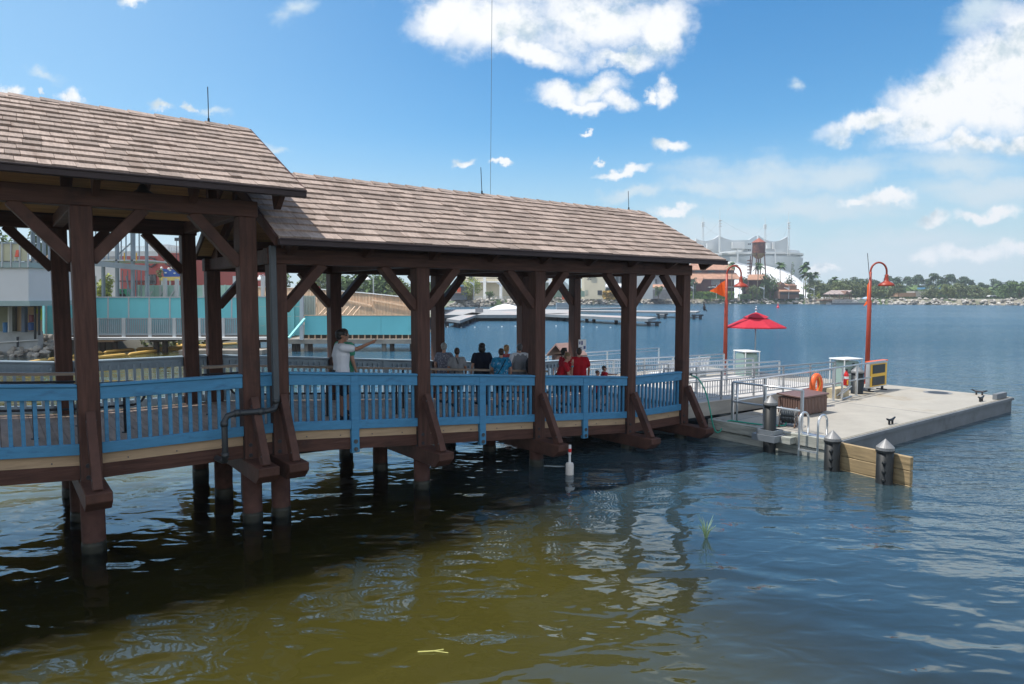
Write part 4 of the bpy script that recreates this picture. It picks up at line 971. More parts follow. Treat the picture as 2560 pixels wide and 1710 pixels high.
# ================================================================== far shore, right to left
GZ = 2.6
WH = M('white_painted_wall', (.74, .75, .75), .6, .05, .2); GREYW = M('white_tent_wall', (.56, .60, .62), .55, .05, .08); TENT = M('white_tent_cloth', (.80, .80, .80), .6, .03, .1)
RUSTROOF = M('orange_metal_roof', (.46, .25, .16), .6, .2, .35, stretch=(2, 2, 2), dirt=((.30, .15, .10), .12, .5, .7)); BARN = M('dark_red_boards', (.12, .038, .034), .8, .25, .5, stretch=(3, 3, .5))
GLASS = M('dark_window_glass', (.05, .06, .07), .12, .2, .4); CREAM = M('cream_stucco', (.62, .56, .42), .75, .06, .2); GREYB = M('grey_barn_boards', (.33, .34, .36), .85, .22, .5, stretch=(4, 4, .4))
def px(x, y, Y): return at(x, y, Y=Y)
SKEW = None
def dep(x, Y): return Y if SKEW is None else Y + SKEW[0] * (SKEW[1] - x) * Y / FPX
def boxpx(mb, x0, x1, y0, y1, Y, d, zlo=None):
    """A box whose front face spans these measured pixels at depth Y (turned toward the left where SKEW is set); d metres deep."""
    Ya, Yb = dep(x0, Y), dep(x1, Y); vs = []
    for yy in (y1, y0):
        a, b = px(x0, yy, Ya), px(x1, yy, Yb)
        if yy == y1 and zlo is not None: a.z = b.z = zlo
        vs += [a, b, b + Vector((0, d, 0)), a + Vector((0, d, 0))]
    return mb.add(vs, [(0, 3, 2, 1), (4, 5, 6, 7), (0, 1, 5, 4), (1, 2, 6, 5), (2, 3, 7, 6), (3, 0, 4, 7)])
def polypx(mb, pts, Y, d): return mb.prism([px(x, y, dep(x, Y)) for x, y in pts], (0, d, 0))

# --- tent theatre
YT = 455
TT = thing('tent_theatre', 'huge white tent-shaped theatre with tall masts beyond the water tower', 'theatre', (px(1865, 740, YT).x, YT + 40, GZ), frame='w')
c = px(1868, 740, YT + 38); R0 = 36
part('drum', MB().lathe([(R0, GZ), (R0 + .4, px(0, 640, YT).z), (R0 - 1.2, px(0, 638, YT).z), (R0 - 2, px(0, 622, YT).z), (R0 - 2.5, px(0, 621, YT).z)], (c.x, c.y, 0), 40), GREYW, TT, smooth=False)
part('ring_band', MB().lathe([(R0 + .7, px(0, 634, YT).z), (R0 + .7, px(0, 629, YT).z)], (c.x, c.y, 0), 40), WH, TT)
def sail(pts, Y, d, mat=GREYW): part('sail_wall', polypx(MB(), pts, Y, d), mat, TT)
def sagline(x0, y0, x1, y1, sag, n=8): return [(lerp(x0, x1, i / n), lerp(y0, y1, i / n) + sag * 4 * (i / n) * (1 - i / n)) for i in range(n + 1)]
sail(sagline(1800, 590, 1846, 600, 4) + sagline(1846, 600, 1872, 600, 0, 2) + [(1880, 621), (1800, 630)], YT + 4, 3)
sail(sagline(1740, 596, 1799, 588, 10) + [(1799, 632), (1740, 632)], YT + 10, 3, WH)
sail(sagline(1896, 588, 1969, 591, 14) + [(1973, 632), (1896, 632)], YT + 4, 3)
sail(sagline(1872, 600, 1896, 588, -2, 3) + [(1896, 632), (1872, 632)], YT + 14, 3)
for x, yt, yb in ((1757.5, 537, 612), (1800, 520, 640), (1913, 545, 612), (1972, 528, 640)):
    a, b = px(x, yb, YT + 2), px(x, yt, YT + 2); m = MB()
    w = .75
    for dx in (-w, w): m.tube([a + Vector((dx, 0, 0)), a.lerp(b, .75) + Vector((dx * .35, 0, 0))], .17, 5)
    for i in range(9):
        f0, f1 = i / 12, (i + 1) / 12; m.tube([a.lerp(b, f0) + Vector((w * (1 - .65 * f0), 0, 0)), a.lerp(b, f1) + Vector((-w * (1 - .65 * f1), 0, 0))], .1, 4)
    m.tube([a.lerp(b, .7), b], [.22, .07], 6); 
    for f in (.62, .68, .74): m.box(a.lerp(b, f).x - .9, a.lerp(b, f).x + .9, YT + 1.2, YT + 2.8, a.lerp(b, f).z - .3, a.lerp(b, f).z + .3)
    part('mast', m, WH, TT)
cb = MB()
for x0, y0, x1, y1 in ((1800, 548, 1870, 585), (1800, 552, 1760, 590), (1972, 548, 1915, 590), (1972, 555, 1960, 590), (1913, 560, 1880, 592), (1757, 560, 1800, 590)): cb.tube([px(x0, y0, YT + 2), px((x0 + x1) / 2, (y0 + y1) / 2 + 3, YT + 4), px(x1, y1, YT + 6)], .06, 4)
part('cable', cb, M('thin_grey_cable', (.5, .53, .55), .5, .05, 1), TT)
for x0, x1, y0, y1 in ((1832, 1845, 605, 621), (1845, 1862, 604, 621), (1768, 1782, 608, 622), (1918, 1926, 607, 621), (1934, 1937, 605, 622)): part('panel', boxpx(MB(), x0, x1, y0, y1, YT + 1, 2.5), WH, TT)
for x in (1845, 1939): part('pilaster', boxpx(MB(), x - 1.2, x + 1.2, 622, 660, YT + 1, 1.5), WH, TT)
def tent_slope(top, base_dy, base_y=741):
    """Cloth falling from a swagged upper edge at the drum toward the shore."""
    mb = MB(); n = 6; rows = []
    for x, y in top:
        a = px(x, y, YT + 1); b = px(x, base_y, YT - base_dy)
        rows.append([a.lerp(Vector((a.x, b.y, GZ)), f) + Vector((0, 0, -(a.z - GZ) * .35 * math.sin(math.pi * f))) for f in [i / n for i in range(n + 1)]])
    m = len(rows); mb.v = [tuple(p) for r_ in rows for p in r_]
    for i in range(m - 1):
        for j in range(n): mb.f.append((i * (n + 1) + j, i * (n + 1) + j + 1, (i + 1) * (n + 1) + j + 1, (i + 1) * (n + 1) + j))
    return mb
part('canopy', tent_slope([(1700, 672), (1740, 660), (1800, 655), (1832, 654), (1842, 655), (1866, 661), (1890, 664), (1915, 664), (1945, 671), (1972, 680), (1995, 696), (2015, 714), (2030, 727), (2046, 739)], 42), TENT, TT, smooth=True)
# --- water tower
YW = 372
WT = thing('water_tower', 'rusty water tower on tall legs with a conical roof before the white theatre', 'water tower', tuple(ground_at(1893, YW, GZ)), frame='w')
wc = px(1894, 740, YW); rad = 15.3 * YW / FPX
zt = lambda y: px(0, y, YW).z
RUST = M('rusty_tank_steel', (.125, .05, .04), .75, .35, .5, dirt=((.26, .11, .06), .7, .5, .65)); RR = M('rust_red_roof', (.33, .10, .065), .7, .2, .6)
part('tank', MB().lathe([(rad, zt(632)), (rad, zt(606.5))], (wc.x, wc.y, 0), 20), RUST, WT, smooth=False)
part('roof', MB().lathe([(rad * 1.12, zt(607)), (rad * 1.1, zt(606)), (rad * .05, zt(595)), (.02, zt(594))], (wc.x, wc.y, 0), 20), RR, WT)
part('bowl', MB().lathe([(.4, zt(647)), (rad * .45, zt(646)), (rad * .75, zt(642)), (rad * .95, zt(636)), (rad, zt(632.2))], (wc.x, wc.y, 0), 20), M('mossy_bowl', (.34, .24, .12), .7, .3, .8), WT, smooth=True)
part('walkway', MB().lathe([(rad, zt(633)), (rad * 1.16, zt(633)), (rad * 1.16, zt(632)), (rad, zt(632))], (wc.x, wc.y, 0), 20), RUST, WT)
for k in range(4):
    a = math.radians(45 + 90 * k + 8); t_ = Vector((wc.x + math.cos(a) * rad * .92, wc.y + math.sin(a) * rad * .92, zt(634))); b_ = Vector((wc.x + math.cos(a) * rad * 1.55, wc.y + math.sin(a) * rad * 1.55, GZ))
    part('leg', MB().tube([b_, t_], .32, 8), RUST, WT)
part('riser', MB().tube([Vector((wc.x, wc.y, GZ)), Vector((wc.x, wc.y, zt(646)))], .42, 10), RUST, WT)
st = MB()
for i in range(12): st.box(wc.x - rad * 1.75, wc.x - rad * 1.25, wc.y - 1, wc.y + 1, lerp(GZ + 2, zt(645), i / 12), lerp(GZ + 2, zt(645), i / 12) + .5)
st.tube([(wc.x - rad * 1.72, wc.y, GZ), (wc.x - rad * 1.3, wc.y, zt(640))], .18, 5).tube([(wc.x - rad * 1.3, wc.y, GZ), (wc.x - rad * 1.25, wc.y, zt(640))], .18, 5)
part('stair', st, RUST, WT)
lt = MB()
for y in (610, 625):
    for x in (1872, 1876): boxpx(lt, x - 1.2, x + 1.2, y - 1.5, y + 1.5, YW, .6)
part('floodlight', lt, STEEL_D, WT)

# --- red barn restaurant
YB = 362
RB = thing('barn_restaurant', 'dark red barn with two tiers of orange tin roof beside the water tower', 'building', tuple(ground_at(1780, YB, GZ)), frame='w')
def slope_roof(pts_front, pts_back, Y, d, th=.4):
    a = [px(x, y, dep(x, Y)) for x, y in pts_front]; b = [px(x, y, dep(x, Y + d)) for x, y in pts_back]
    vs = a + b[::-1]; return MB().prism(vs, (0, 0, -th))
part('wall', boxpx(MB(), 1690, 1836, 672, 742, YB + 4, 16, GZ), BARN, RB)
part('wall', boxpx(MB(), 1725, 1836, 696, 742, YB, 4.2, GZ), BARN, RB)
part('roof', slope_roof([(1700, 674), (1838, 674)], [(1745, 650), (1812, 652)], YB + 3, 9), RUSTROOF, RB)
part('roof', slope_roof([(1722, 697), (1852, 697)], [(1722, 681.5), (1840, 682)], YB - 1.5, 5.5), RUSTROOF, RB)
part('porch_roof', slope_roof([(1735, 708), (1752, 708)], [(1740, 694), (1760, 693)], YB - 6, 5), RUSTROOF, RB)
for x0, x1 in ((1738, 1754), (1770, 1788), (1800, 1809), (1815, 1824)): part('window', boxpx(MB(), x0, x1, 675.5, 680.5, YB + 3.8, .3), GLASS, RB)
for i in range(7): part('window', boxpx(MB(), 1779 + i * 3.1, 1781 + i * 3.1, 698, 713, YB - .3, .3), M('pale_glazing', (.3, .32, .33), .2, .2, 1), RB)
for x in (1740, 1748, 1790): part('porch_post', boxpx(MB(), x, x + 1.2, 706, 742, YB - 5, .3, GZ), BARN, RB)
part('awning', boxpx(MB(), 1775, 1850, 716.5, 719, YB - 4, 4), M('pale_awning', (.5, .49, .46), .7, .1, 1), RB)
AN = thing('annex_house', 'small annex with faded orange tin roof beneath the water tower', 'building', tuple(ground_at(1890, 355, GZ)), frame='w')
part('wall', boxpx(MB(), 1872, 1925, 697, 742, 357, 10, GZ), BARN, AN); part('roof', slope_roof([(1868, 699), (1928, 699)], [(1872, 686), (1912, 686)], 355, 6), RUSTROOF, AN)
CO = thing('low_cottage', 'low brown cottage with orange roof and striped awning by the promenade', 'building', tuple(ground_at(1975, 340, GZ)), frame='w')
BRN = M('brown_boards', (.20, .115, .085), .8, .2, .6)
part('wall', boxpx(MB(), 1950, 1998, 722, 742, 340, 12, GZ), BRN, CO); part('wall', boxpx(MB(), 1962, 1992, 712, 724, 346, 6), M('tan_boards', (.42, .26, .17), .8, .1, .6), CO)
part('roof', slope_roof([(1958, 713), (1990, 713)], [(1960, 708.5), (1985, 708.5)], 345, 5), RUSTROOF, CO); part('roof', polypx(MB(), [(1946, 728), (1946, 718), (1955, 705), (1975, 722), (1975, 728)], 343, 6), BRN, CO)
part('awning', slope_roof([(1947, 728), (2001, 728)], [(1949, 723.5), (1998, 723.5)], 337, 4), RUSTROOF, CO)
part('window', boxpx(MB(), 1952, 1996, 731, 736, 339.8, .2), GLASS, CO)
# --- grey barns, glass and cream blocks
SKEW = (.75, 1690)
GB = thing('grey_barn', 'weathered grey timber barn with lean-to between the cream block and red barn', 'building', tuple(ground_at(1665, 330, GZ)), frame='w')
part('wall', boxpx(MB(), 1632, 1690, 686, 742, 336, 12, GZ), GREYB, GB); part('roof', slope_roof([(1628, 686), (1694, 687)], [(1640, 676), (1684, 676)], 335, 6), M('grey_tin', (.42, .42, .42), .5, .15, .4), GB)
part('wall', boxpx(MB(), 1622, 1700, 724, 742, 326, 9, GZ), M('dark_grey_boards', (.15, .15, .16), .85, .2, .6), GB); part('roof', slope_roof([(1622, 719), (1662, 716)], [(1630, 711), (1670, 711)], 326, 5), RUSTROOF, GB)
for x in (1624, 1638): part('window', boxpx(MB(), x, x + 5, 698, 708, 335.6, .3), GLASS, GB)
YC = 285; SKEW = (.75, 1513)
CB = thing('cream_block', 'plain cream block with an orange oval sign above the rock bank', 'building', tuple(ground_at(1490, YC, GZ)), frame='w')
part('wall', boxpx(MB(), 1461, 1513, 678, 742, YC, 12, GZ), CREAM, CB); part('coping', boxpx(MB(), 1460, 1514, 676, 678.5, YC - .3, 12.6), WH, CB)
part('door', boxpx(MB(), 1494, 1505, 726, 737, YC - .15, .3), GLASS, CB); part('hatch', boxpx(MB(), 1463, 1470, 725, 737, YC - .15, .3), M('grey_green_hatch', (.4, .42, .34), .7, .1, 1), CB)
oval = [(1480 + 9 * math.cos(a), 689 + 4.6 * math.sin(a)) for a in [i * math.pi / 10 for i in range(20)]]
sgn = part('sign', polypx(MB(), oval, YC - .6, .5), M('orange_sign', (.75, .32, .06), .5, .15, .5), CB)
part('sign_band', polypx(MB(), [(1480 + 7 * math.cos(a), 690.5 + 2 * math.sin(a)) for a in [i * math.pi / 6 for i in range(12)]], YC - .8, .18), M('pink_orange_band', (.72, .20, .10), .5, .1, 1), sgn)
scr = MB()
for x0, y0, x1, y1 in ((1469, 694, 1471, 697), (1471, 697, 1474, 694), (1474, 696, 1476, 693.5), (1467, 700, 1470, 698.5), (1470, 698.5, 1472, 700.5), (1472, 699, 1475, 698), (1475, 700, 1478, 697.5), (1487, 694.5, 1489.5, 692)): scr.bar(px(x0, y0, YC - .3), px(x1, y1, YC - .3), .25, .16, up=(0, 1, 0))
part('script', scr, BLACK, sgn)
SKEW = (.5, 1632)
GH = thing('glazed_hall', 'glass-fronted hall with white canopy next to the cream block', 'building', tuple(ground_at(1540, 290, GZ)), frame='w')
part('wall', boxpx(MB(), 1516, 1632, 672, 742, 302, 10, GZ), M('pale_grey_wall', (.42, .44, .44), .7, .08, .3), GH)
for i in range(4): part('window', boxpx(MB(), 1519 + i * 10, 1527 + i * 10, 684, 706, 301.6, .3), GLASS, GH)
part('canopy', slope_roof([(1513, 716), (1560, 716)], [(1516, 709), (1560, 709)], 292, 8), WH, GH); part('window', boxpx(MB(), 1515, 1556, 720, 733, 299, .3), GLASS, GH)
YH = 262; SKEW = (.7, 1385)
HT = thing('balcony_hotel', 'cream two-storey building with white columns, arched doors and a long balcony', 'building', tuple(ground_at(1260, YH, GZ)), frame='w')
part('wall', boxpx(MB(), 1150, 1385, 655, 742, YH + 4, 14, GZ), CREAM, HT)
part('balcony', boxpx(MB(), 1150, 1385, 703, 706, YH, 4.2), WH, HT)
rl = MB()
for i in range(78): x = 1150 + i * 3; boxpx(rl, x, x + .5, 696, 703, YH + .1, .1)
boxpx(rl, 1150, 1385, 695, 696, YH, .25); part('balcony_rail', rl, STEEL_D, HT)
for x in (1208, 1248.5, 1290, 1331, 1372): part('column', boxpx(MB(), x, x + 7, 655, 742, YH - .8, .9, GZ), WH, HT)
for i in range(11): part('window', boxpx(MB(), 1172 + i * 19, 1181 + i * 19, 680, 700, YH + 3.7, .4), GLASS, HT)
for x in (1203, 1226, 1268, 1310, 1350):
    pts = [(x - 5.5, 742), (x - 5.5, 722)] + [(x - 5.5 * math.cos(a), 722 - 5.5 * math.sin(a)) for a in [i * math.pi / 8 for i in range(9)]] + [(x + 5.5, 722), (x + 5.5, 742)]
    part('arched_door', polypx(MB(), pts, YH + 3.75, .3), GLASS, HT)
SKEW = None
TE = thing('white_marquee', 'pale peaked marquee over a long green hull-shaped wall', 'marquee', tuple(ground_at(1405, 275, GZ)), frame='w')
part('canopy', polypx(MB(), [(1372, 722), (1402, 695), (1432, 722)], 278, 8), M('pale_marquee', (.58, .62, .66), .6, .05, .3), TE); part('wall', polypx(MB(), [(1366, 742), (1366, 724), (1440, 724), (1462, 728), (1462, 742)], 272, 4), M('pale_green_wall', (.33, .44, .32), .6, .1, .5), TE)
KI = thing('toy_kiosk', 'small turquoise and orange kiosk under the yellow-green tree', 'kiosk', tuple(ground_at(1145, 240, GZ)), frame='w')
TEAL2 = M('turquoise_paint', (.05, .40, .42), .5, .1, 1)
part('wall', boxpx(MB(), 1124, 1166, 716, 740, 246, 4, GZ), M('dark_panel', (.16, .17, .19), .6, .2, 1), KI); part('board', boxpx(MB(), 1126, 1142, 720, 730, 245, .5), TEAL2, KI); part('board', boxpx(MB(), 1142, 1152, 718, 730, 245.2, .5), ORANGE, KI)
part('shelf', boxpx(MB(), 1124, 1152, 730, 733, 244, 1), M('pink_shelf', (.7, .35, .22), .6, .1, 1), KI); part('roof', boxpx(MB(), 1138, 1158, 712, 716, 244.5, 4), M('light_blue_roof', (.35, .55, .75), .5, .1, 1), KI)

# --- promenade: wall, rail, hedges, lamps
PW = thing('promenade_wall', 'low pale wall topping the rock bank before the cream buildings', 'wall', tuple(ground_at(1300, 244, GZ)), frame='w')
for i in range(6, 12):
    a, b = TOP[i] + (TOP[i] - SHORE[i]) * .3, TOP[i + 1] + (TOP[i + 1] - SHORE[i + 1]) * .3
    part('kerb', MB().bar((a.x, a.y, GZ + .1), (b.x, b.y, GZ + .1), .8, .5), M('promenade_concrete', (.5, .49, .46), .8, .08, .3), PW)
PR = thing('promenade_railing', 'long pale post-and-rail fence along the far promenade', 'railing', tuple(ground_at(1500, 300, GZ)), frame='w')
rail = MB(); posts = MB()
for i in range(6, 14):
    a, b = TOP[i] + (TOP[i] - SHORE[i]) * .5, TOP[i + 1] + (TOP[i + 1] - SHORE[i + 1]) * .5
    if i == 13: b = a.lerp(b, .0)
    for z in (1.15, .65): rail.bar((a.x, a.y, GZ + z), (b.x, b.y, GZ + z), .1, .1)
    k = max(1, int((b - a).length / 2.2))
    for j in range(k): p = a.lerp(b, j / k); posts.box(p.x - .07, p.x + .07, p.y - .07, p.y + .07, GZ, GZ + 1.2)
part('rail', rail, ALU, PR); pp = part('posts', posts, ALU, PR)
def far_hedge(x0, x1, y0, Y, label, d=2.5, n=900, mat=None):
    H = MB(); rng = random.Random(int(x0)); a, b = px(x0, y0, Y), px(x1, y0, Y)
    for _ in range(n):
        p = Vector((rng.uniform(a.x, b.x), Y + rng.uniform(0, d), GZ + (a.z - GZ) * rng.random() ** .5)); nrm = Vector((rng.uniform(-1, 1), rng.uniform(-1.5, .3), rng.uniform(-.2, 1.2))).normalized(); u = nrm.orthogonal().normalized(); w = nrm.cross(u); s = .7
        H.add([p - u * s, p - w * s, p + u * s, p + w * s], [(0, 1, 2, 3)])
    H.box(a.x, b.x, Y + .4, Y + d - .3, GZ - .1, a.z - .35)
    solo('hedge', H, mat or G_MID, label, 'hedge', tuple(ground_at((x0 + x1) / 2, Y, GZ)), frame='w')
far_hedge(1725, 1836, 730, 352, 'bright clipped hedge in front of the red barn', mat=leafmat('bright_hedge', (.13, .21, .03)))
far_hedge(1850, 2012, 737, 349, 'long low dark hedge behind the promenade rail')
far_hedge(2150, 2700, 744, 335, 'very long low clipped hedge along the right-hand bank', n=3000, mat=leafmat('dark_hedge', (.035, .058, .022)))
far_hedge(1510, 1545, 729, 282, 'orange-flecked shrub bed by the glazed hall', n=300, mat=leafmat('flower_bed', (.35, .22, .05)))
far_hedge(1155, 1185, 735, 250, 'yellow shrub bed beside the turquoise kiosk', n=200, mat=leafmat('yellow_bed', (.26, .24, .03)))
def prom_lamp(x, Y, top, label):
    b = ground_at(x, Y, GZ); t_ = px(x, top, Y)
    L_ = thing('promenade_lamp', label, 'lamp post', tuple(b), frame='w', group='white curved-arm lamps on the promenade')
    part('pole', MB().tube([b, (b.x, b.y, t_.z)], [.13, .09], 6), WH, L_)
    s = (px(x - 12, top, Y) - px(x, top, Y)).x
    hh = t_.z - 1.6
    part('arm', MB().prism([(b.x - .1, b.y - .3, hh - .5), (b.x + s * .5, b.y - .3, hh + .3), (b.x + s, b.y - .3, hh + .75), (b.x + s * .9, b.y - .3, hh + .9), (b.x + s * .4, b.y - .3, hh + .85), (b.x + .25, b.y - .3, hh + .2)], (0, .6, 0)), WH, L_)
for x, Y, top, lb in ((1185, 242, 700, 'white promenade lamp before the yellow-green tree'), (1253, 240, 702, 'white promenade lamp between two columns of the cream hotel'), (1497, 300, 706, 'white promenade lamp before the cream block'), (1618, 330, 708, 'white promenade lamp left of the grey barn'), (1675, 338, 712, 'white promenade lamp before the grey lean-to'),
                      (1733, 340, 712, 'white promenade lamp left of the red barn'), (1791, 342, 712, 'white promenade lamp before the red barn windows'), (1849, 342, 712, 'white promenade lamp between red barn and round tree'), (1910, 342, 714, 'white promenade lamp before the round tree'), (1972, 338, 715, 'white promenade lamp before the low cottage'), (2035, 332, 716, 'white promenade lamp left of the timber boathouse')):
    prom_lamp(x, Y, top, lb)
# --- boathouse landing on the far bank
YL = 322
BH = thing('timber_boathouse', 'open timber boathouse with tin roof on the far bank', 'boathouse', tuple(ground_at(2090, YL, 0)), frame='w')
part('roof', slope_roof([(2058, 735), (2118, 735)], [(2078, 725.5), (2130, 725.5)], YL, 8), M('patchy_tin_roof', (.42, .33, .29), .55, .35, .25, stretch=(3, .4, 1)), BH)
part('gable', polypx(MB(), [(2112, 736), (2118, 727), (2130, 736)], YL - .5, 7), BRN, BH)
for x in (2062, 2074, 2086, 2098, 2110, 2124): part('post', boxpx(MB(), x, x + 1.1, 734, 755, YL, .3), BRN, BH)
part('floor', boxpx(MB(), 2058, 2130, 749, 752, YL - 1, 8), BRN, BH); rl = MB()
for i in range(24): boxpx(rl, 2059 + i * 3, 2060 + i * 3, 743, 749, YL - 1, .15)
boxpx(rl, 2059, 2130, 742, 743, YL - 1, .2); part('railing', rl, M('tan_rail', (.35, .23, .15), .8, .1, 1), BH)
part('pier_base', boxpx(MB(), 2061, 2076, 752, 760, YL, 5), M('tan_base', (.4, .3, .2), .8, .15, .5), BH)
FL = thing('landing_float', 'low grey landing float with white rails below the boathouse', 'dock', tuple(px(2135, 760, YL - 10)), frame='w')
part('float', boxpx(MB(), 2078, 2192, 757, 762, YL - 10, 5), CONC_D, FL); rl = MB()
for i in range(28): boxpx(rl, 2082 + i * 3.2, 2082.7 + i * 3.2, 749, 757, YL - 9, .12)
for y in (749, 752, 755): boxpx(rl, 2082, 2172, y, y + .8, YL - 9, .14)
part('rail', rl, WH, FL)
MQ = thing('blue_parasol', 'pale blue parasol beside the landing float', 'parasol', tuple(px(2165, 750, YL - 4)), frame='w')
q = px(2165, 746, YL - 4); part('canopy', MB().lathe([(2.0, q.z - .1), (2.0, q.z), (.1, q.z + .8)], (q.x, q.y, 0), 8), M('pale_blue_cloth', (.35, .5, .68), .7, .05, 2), MQ); part('pole', MB().tube([(q.x, q.y, 1.2), (q.x, q.y, q.z)], .06, 6), WH, MQ)
VN = thing('white_van', 'white van parked behind the long hedge', 'van', tuple(ground_at(2486, 350, GZ)), frame='w')
part('body', polypx(MB(), [(2473, 747), (2473, 741), (2477, 738), (2491, 738), (2491, 747)], 350, 2.2), WH, VN); part('windscreen', boxpx(MB(), 2475, 2481, 740, 743, 349.8, .3), GLASS, VN); part('window', boxpx(MB(), 2483, 2490, 740, 743, 349.8, .3), GLASS, VN)
for x in (2477, 2488): part('wheel', MB().tube([px(x, 747.5, 349.6), px(x, 747.5, 350.4)], .4, 10), BLACK, VN)
LW = thing('tan_wall', 'low tan building with a grey lump roof among the far trees', 'building', tuple(ground_at(2280, 380, GZ)), frame='w')
part('wall', boxpx(MB(), 2245, 2290, 732, 745, 380, 8, GZ), M('tan_wall_paint', (.36, .22, .14), .8, .1, .4), LW); part('wall', boxpx(MB(), 2287, 2312, 728, 745, 386, 8, GZ), M('grey_canvas', (.45, .42, .38), .8, .1, .4), LW); part('roof', boxpx(MB(), 2313, 2352, 718.5, 723, 400, 8), M('blue_tarp', (.10, .26, .42), .6, .1, 1), LW)
# --- trees
k = 0
def treeR(x, top, Y, w, mat, label, name='round_tree', n=700, leaf=1.1, grp=None):
    global k; k += 1
    g = ground_at(x, Y, GZ); h = px(x, top, Y).z - GZ; return round_tree(name, label, mat, h, w * Y / FPX, g, 100 + k, n=n, leaf=leaf, trunk=.3, group=grp, low=.05)
treeR(1925, 684, 347, 72, G_MID, 'large round dark green tree before the white theatre', n=1500, leaf=1.0)
treeR(1882, 706, 345, 40, G_YEL.copy() if False else G_OLV, 'small pale green tree at the foot of the water tower', n=700, leaf=.8)
treeR(1858, 681, 352, 22, G_DARK, 'narrow dark tree beside the lamp before the red barn', n=500, leaf=.9)
treeR(1733, 688, 352, 22, G_DARK, 'dark tree at the left end of the red barn', n=400, leaf=.9)
treeR(1646, 714, 326, 24, G_MID, 'small round tree before the grey lean-to', n=400, leaf=.7)
treeR(1607, 730, 320, 14, G_MID, 'little shrub tree left of the grey barn', n=200, leaf=.6)
treeR(1182, 688, 246, 74, G_YEL, 'airy yellow-green tree beside the cream hotel', n=900, leaf=.7)
treeR(1223, 725, 244, 26, G_MID, 'clipped round bush at the hotel door', name='round_bush', n=300, leaf=.5)
treeR(1968, 690, 350, 30, G_OLV, 'loose green tree right of the round tree', n=500, leaf=.9)
cone_tree('cypress_tree', 'tall narrow conifer before the white tent canopy', G_MID, px(0, 655, 352).z - GZ, 8.5, ground_at(1977, 352, GZ), 5)
for x, top, r, Y, lb in ((2014, 657, 12, 348, 'tallest palm right of the white theatre'), (2008, 677, 9, 352, 'shorter palm just left of the tallest palm'), (2022, 680, 9, 356, 'shorter palm just right of the tallest palm'), (2041, 679, 8, 350, 'palm with a thin crown left of the far treeline'), (1951, 655, 10, 350, 'palm before the tent canopy, left of the conifer'), (1892, 656, 10, 346, 'palm in front of the water tower legs'), (1829, 655, 10, 346, 'palm at the right end of the red barn roof'),
                         (2086, 690, 8, 362, 'palm crown among trees above the boathouse')):
    g = ground_at(x, Y, GZ); palm_tree('palm_tree', lb, px(x, top + 8, Y).z - GZ, r * Y / FPX * 1.65, g, int(x))
palm_tree('palm_tree', 'short palm before the cream hotel balcony', px(0, 722, 246).z - GZ, 2.2, ground_at(1283, 246, GZ), 31)
for i, (x, Y) in enumerate(((2022, 335), (2033, 335), (2047, 335))):
    g = ground_at(x, Y, GZ); b = MB(); crown_mesh(b, [((g.x, g.y, g.z + 1.3), (1.0, 1.0, 1.3))], 120, .7, random.Random(i)); solo('round_bush', b, G_YEL if i else G_MID, ('dark', 'left yellowish', 'right yellowish')[i] + ' ball bush left of the boathouse', 'bush', tuple(g), frame='w')
# front row of magnolias along the right bank, then the pines behind (copies of a few trees)
protoM = [round_tree('magnolia_tree', 'x', (G_MAG, G_MAG, G_OLV, G_MID)[i], 11, 12, (0, 0, 0), 300 + i, n=1000, leaf=1.15, trunk=.3, lobes=11, low=.0) for i in range(4)]
protoP = [pine_tree('pine_tree', 'x', G_DARK, 20, 13, (0, 0, 0), 400 + i, n=620, leaf=1.7) for i in range(4)]
used = set()
def put(protos, i, loc, rz, scl, label, group):
    p = protos[i]
    if i not in used and protos is protoM or (100 + i) not in used and protos is protoP:
        used.add(i if protos is protoM else 100 + i); o = p.ob; o.location = loc; o.rotation_euler = (0, 0, rz); o.scale = (scl, scl, scl); o['label'] = label; o['group'] = group; return o
    return dup(p, loc, rz, scl, label, group)
rng = random.Random(21)
MAG = 'glossy trees along the right-hand bank'
for j, (x, top, Y, lb) in enumerate(((2040, 697, 345, 'glossy tree between the palms and the boathouse'), (2068, 702, 350, 'glossy tree just left of the boathouse roof'), (2100, 698, 345, 'glossy tree above the boathouse roof'), (2130, 695, 348, 'broad flowering tree right of the boathouse roof'), (2160, 702, 356, 'paler tree behind the right lamp pole'), (2195, 708, 350, 'dark tree right of the lamp pole'), (2232, 706, 352, 'rounded tree left of the tan building'),
                                     (2326, 708, 368, 'tree before the blue roof'), (2372, 707, 352, 'glossy tree right of the blue roof'), (2402, 704, 350, 'tall glossy tree in the middle of the right bank'), (2440, 706, 354, 'glossy tree left of the white van'), (2465, 716, 370, 'low pale tree above the white van'), (2515, 706, 350, 'dark full tree right of the white van'), (2548, 700, 346, 'large dark tree at the right picture edge'), (2590, 702, 346, 'dark tree just beyond the picture edge'))):
    h = px(x, top, Y).z - GZ; put(protoM, 3 if x > 2500 else j % 3, ground_at(x, Y, GZ - .6), rng.uniform(0, 6.28), h / 10.4, lb, MAG)
PG = 'pines on the far skyline'
for j in range(64):
    x = 2030 + j * 9.6 + rng.uniform(-5, 5); Y = rng.uniform(430, 560)
    base = 693 if x > 2120 else 698; top = base - 8 * math.exp(-((x - 2320) / 90) ** 2) + rng.uniform(-4, 10) + (6 if x > 2440 else 0)
    h = px(x, top, Y).z - GZ; put(protoP, j % 4, ground_at(x, Y, GZ - 1), rng.uniform(0, 6.28), h / 20, 'dark pine in the row on the skyline beyond the bank', PG)
wood = MB(); rng = random.Random(77)
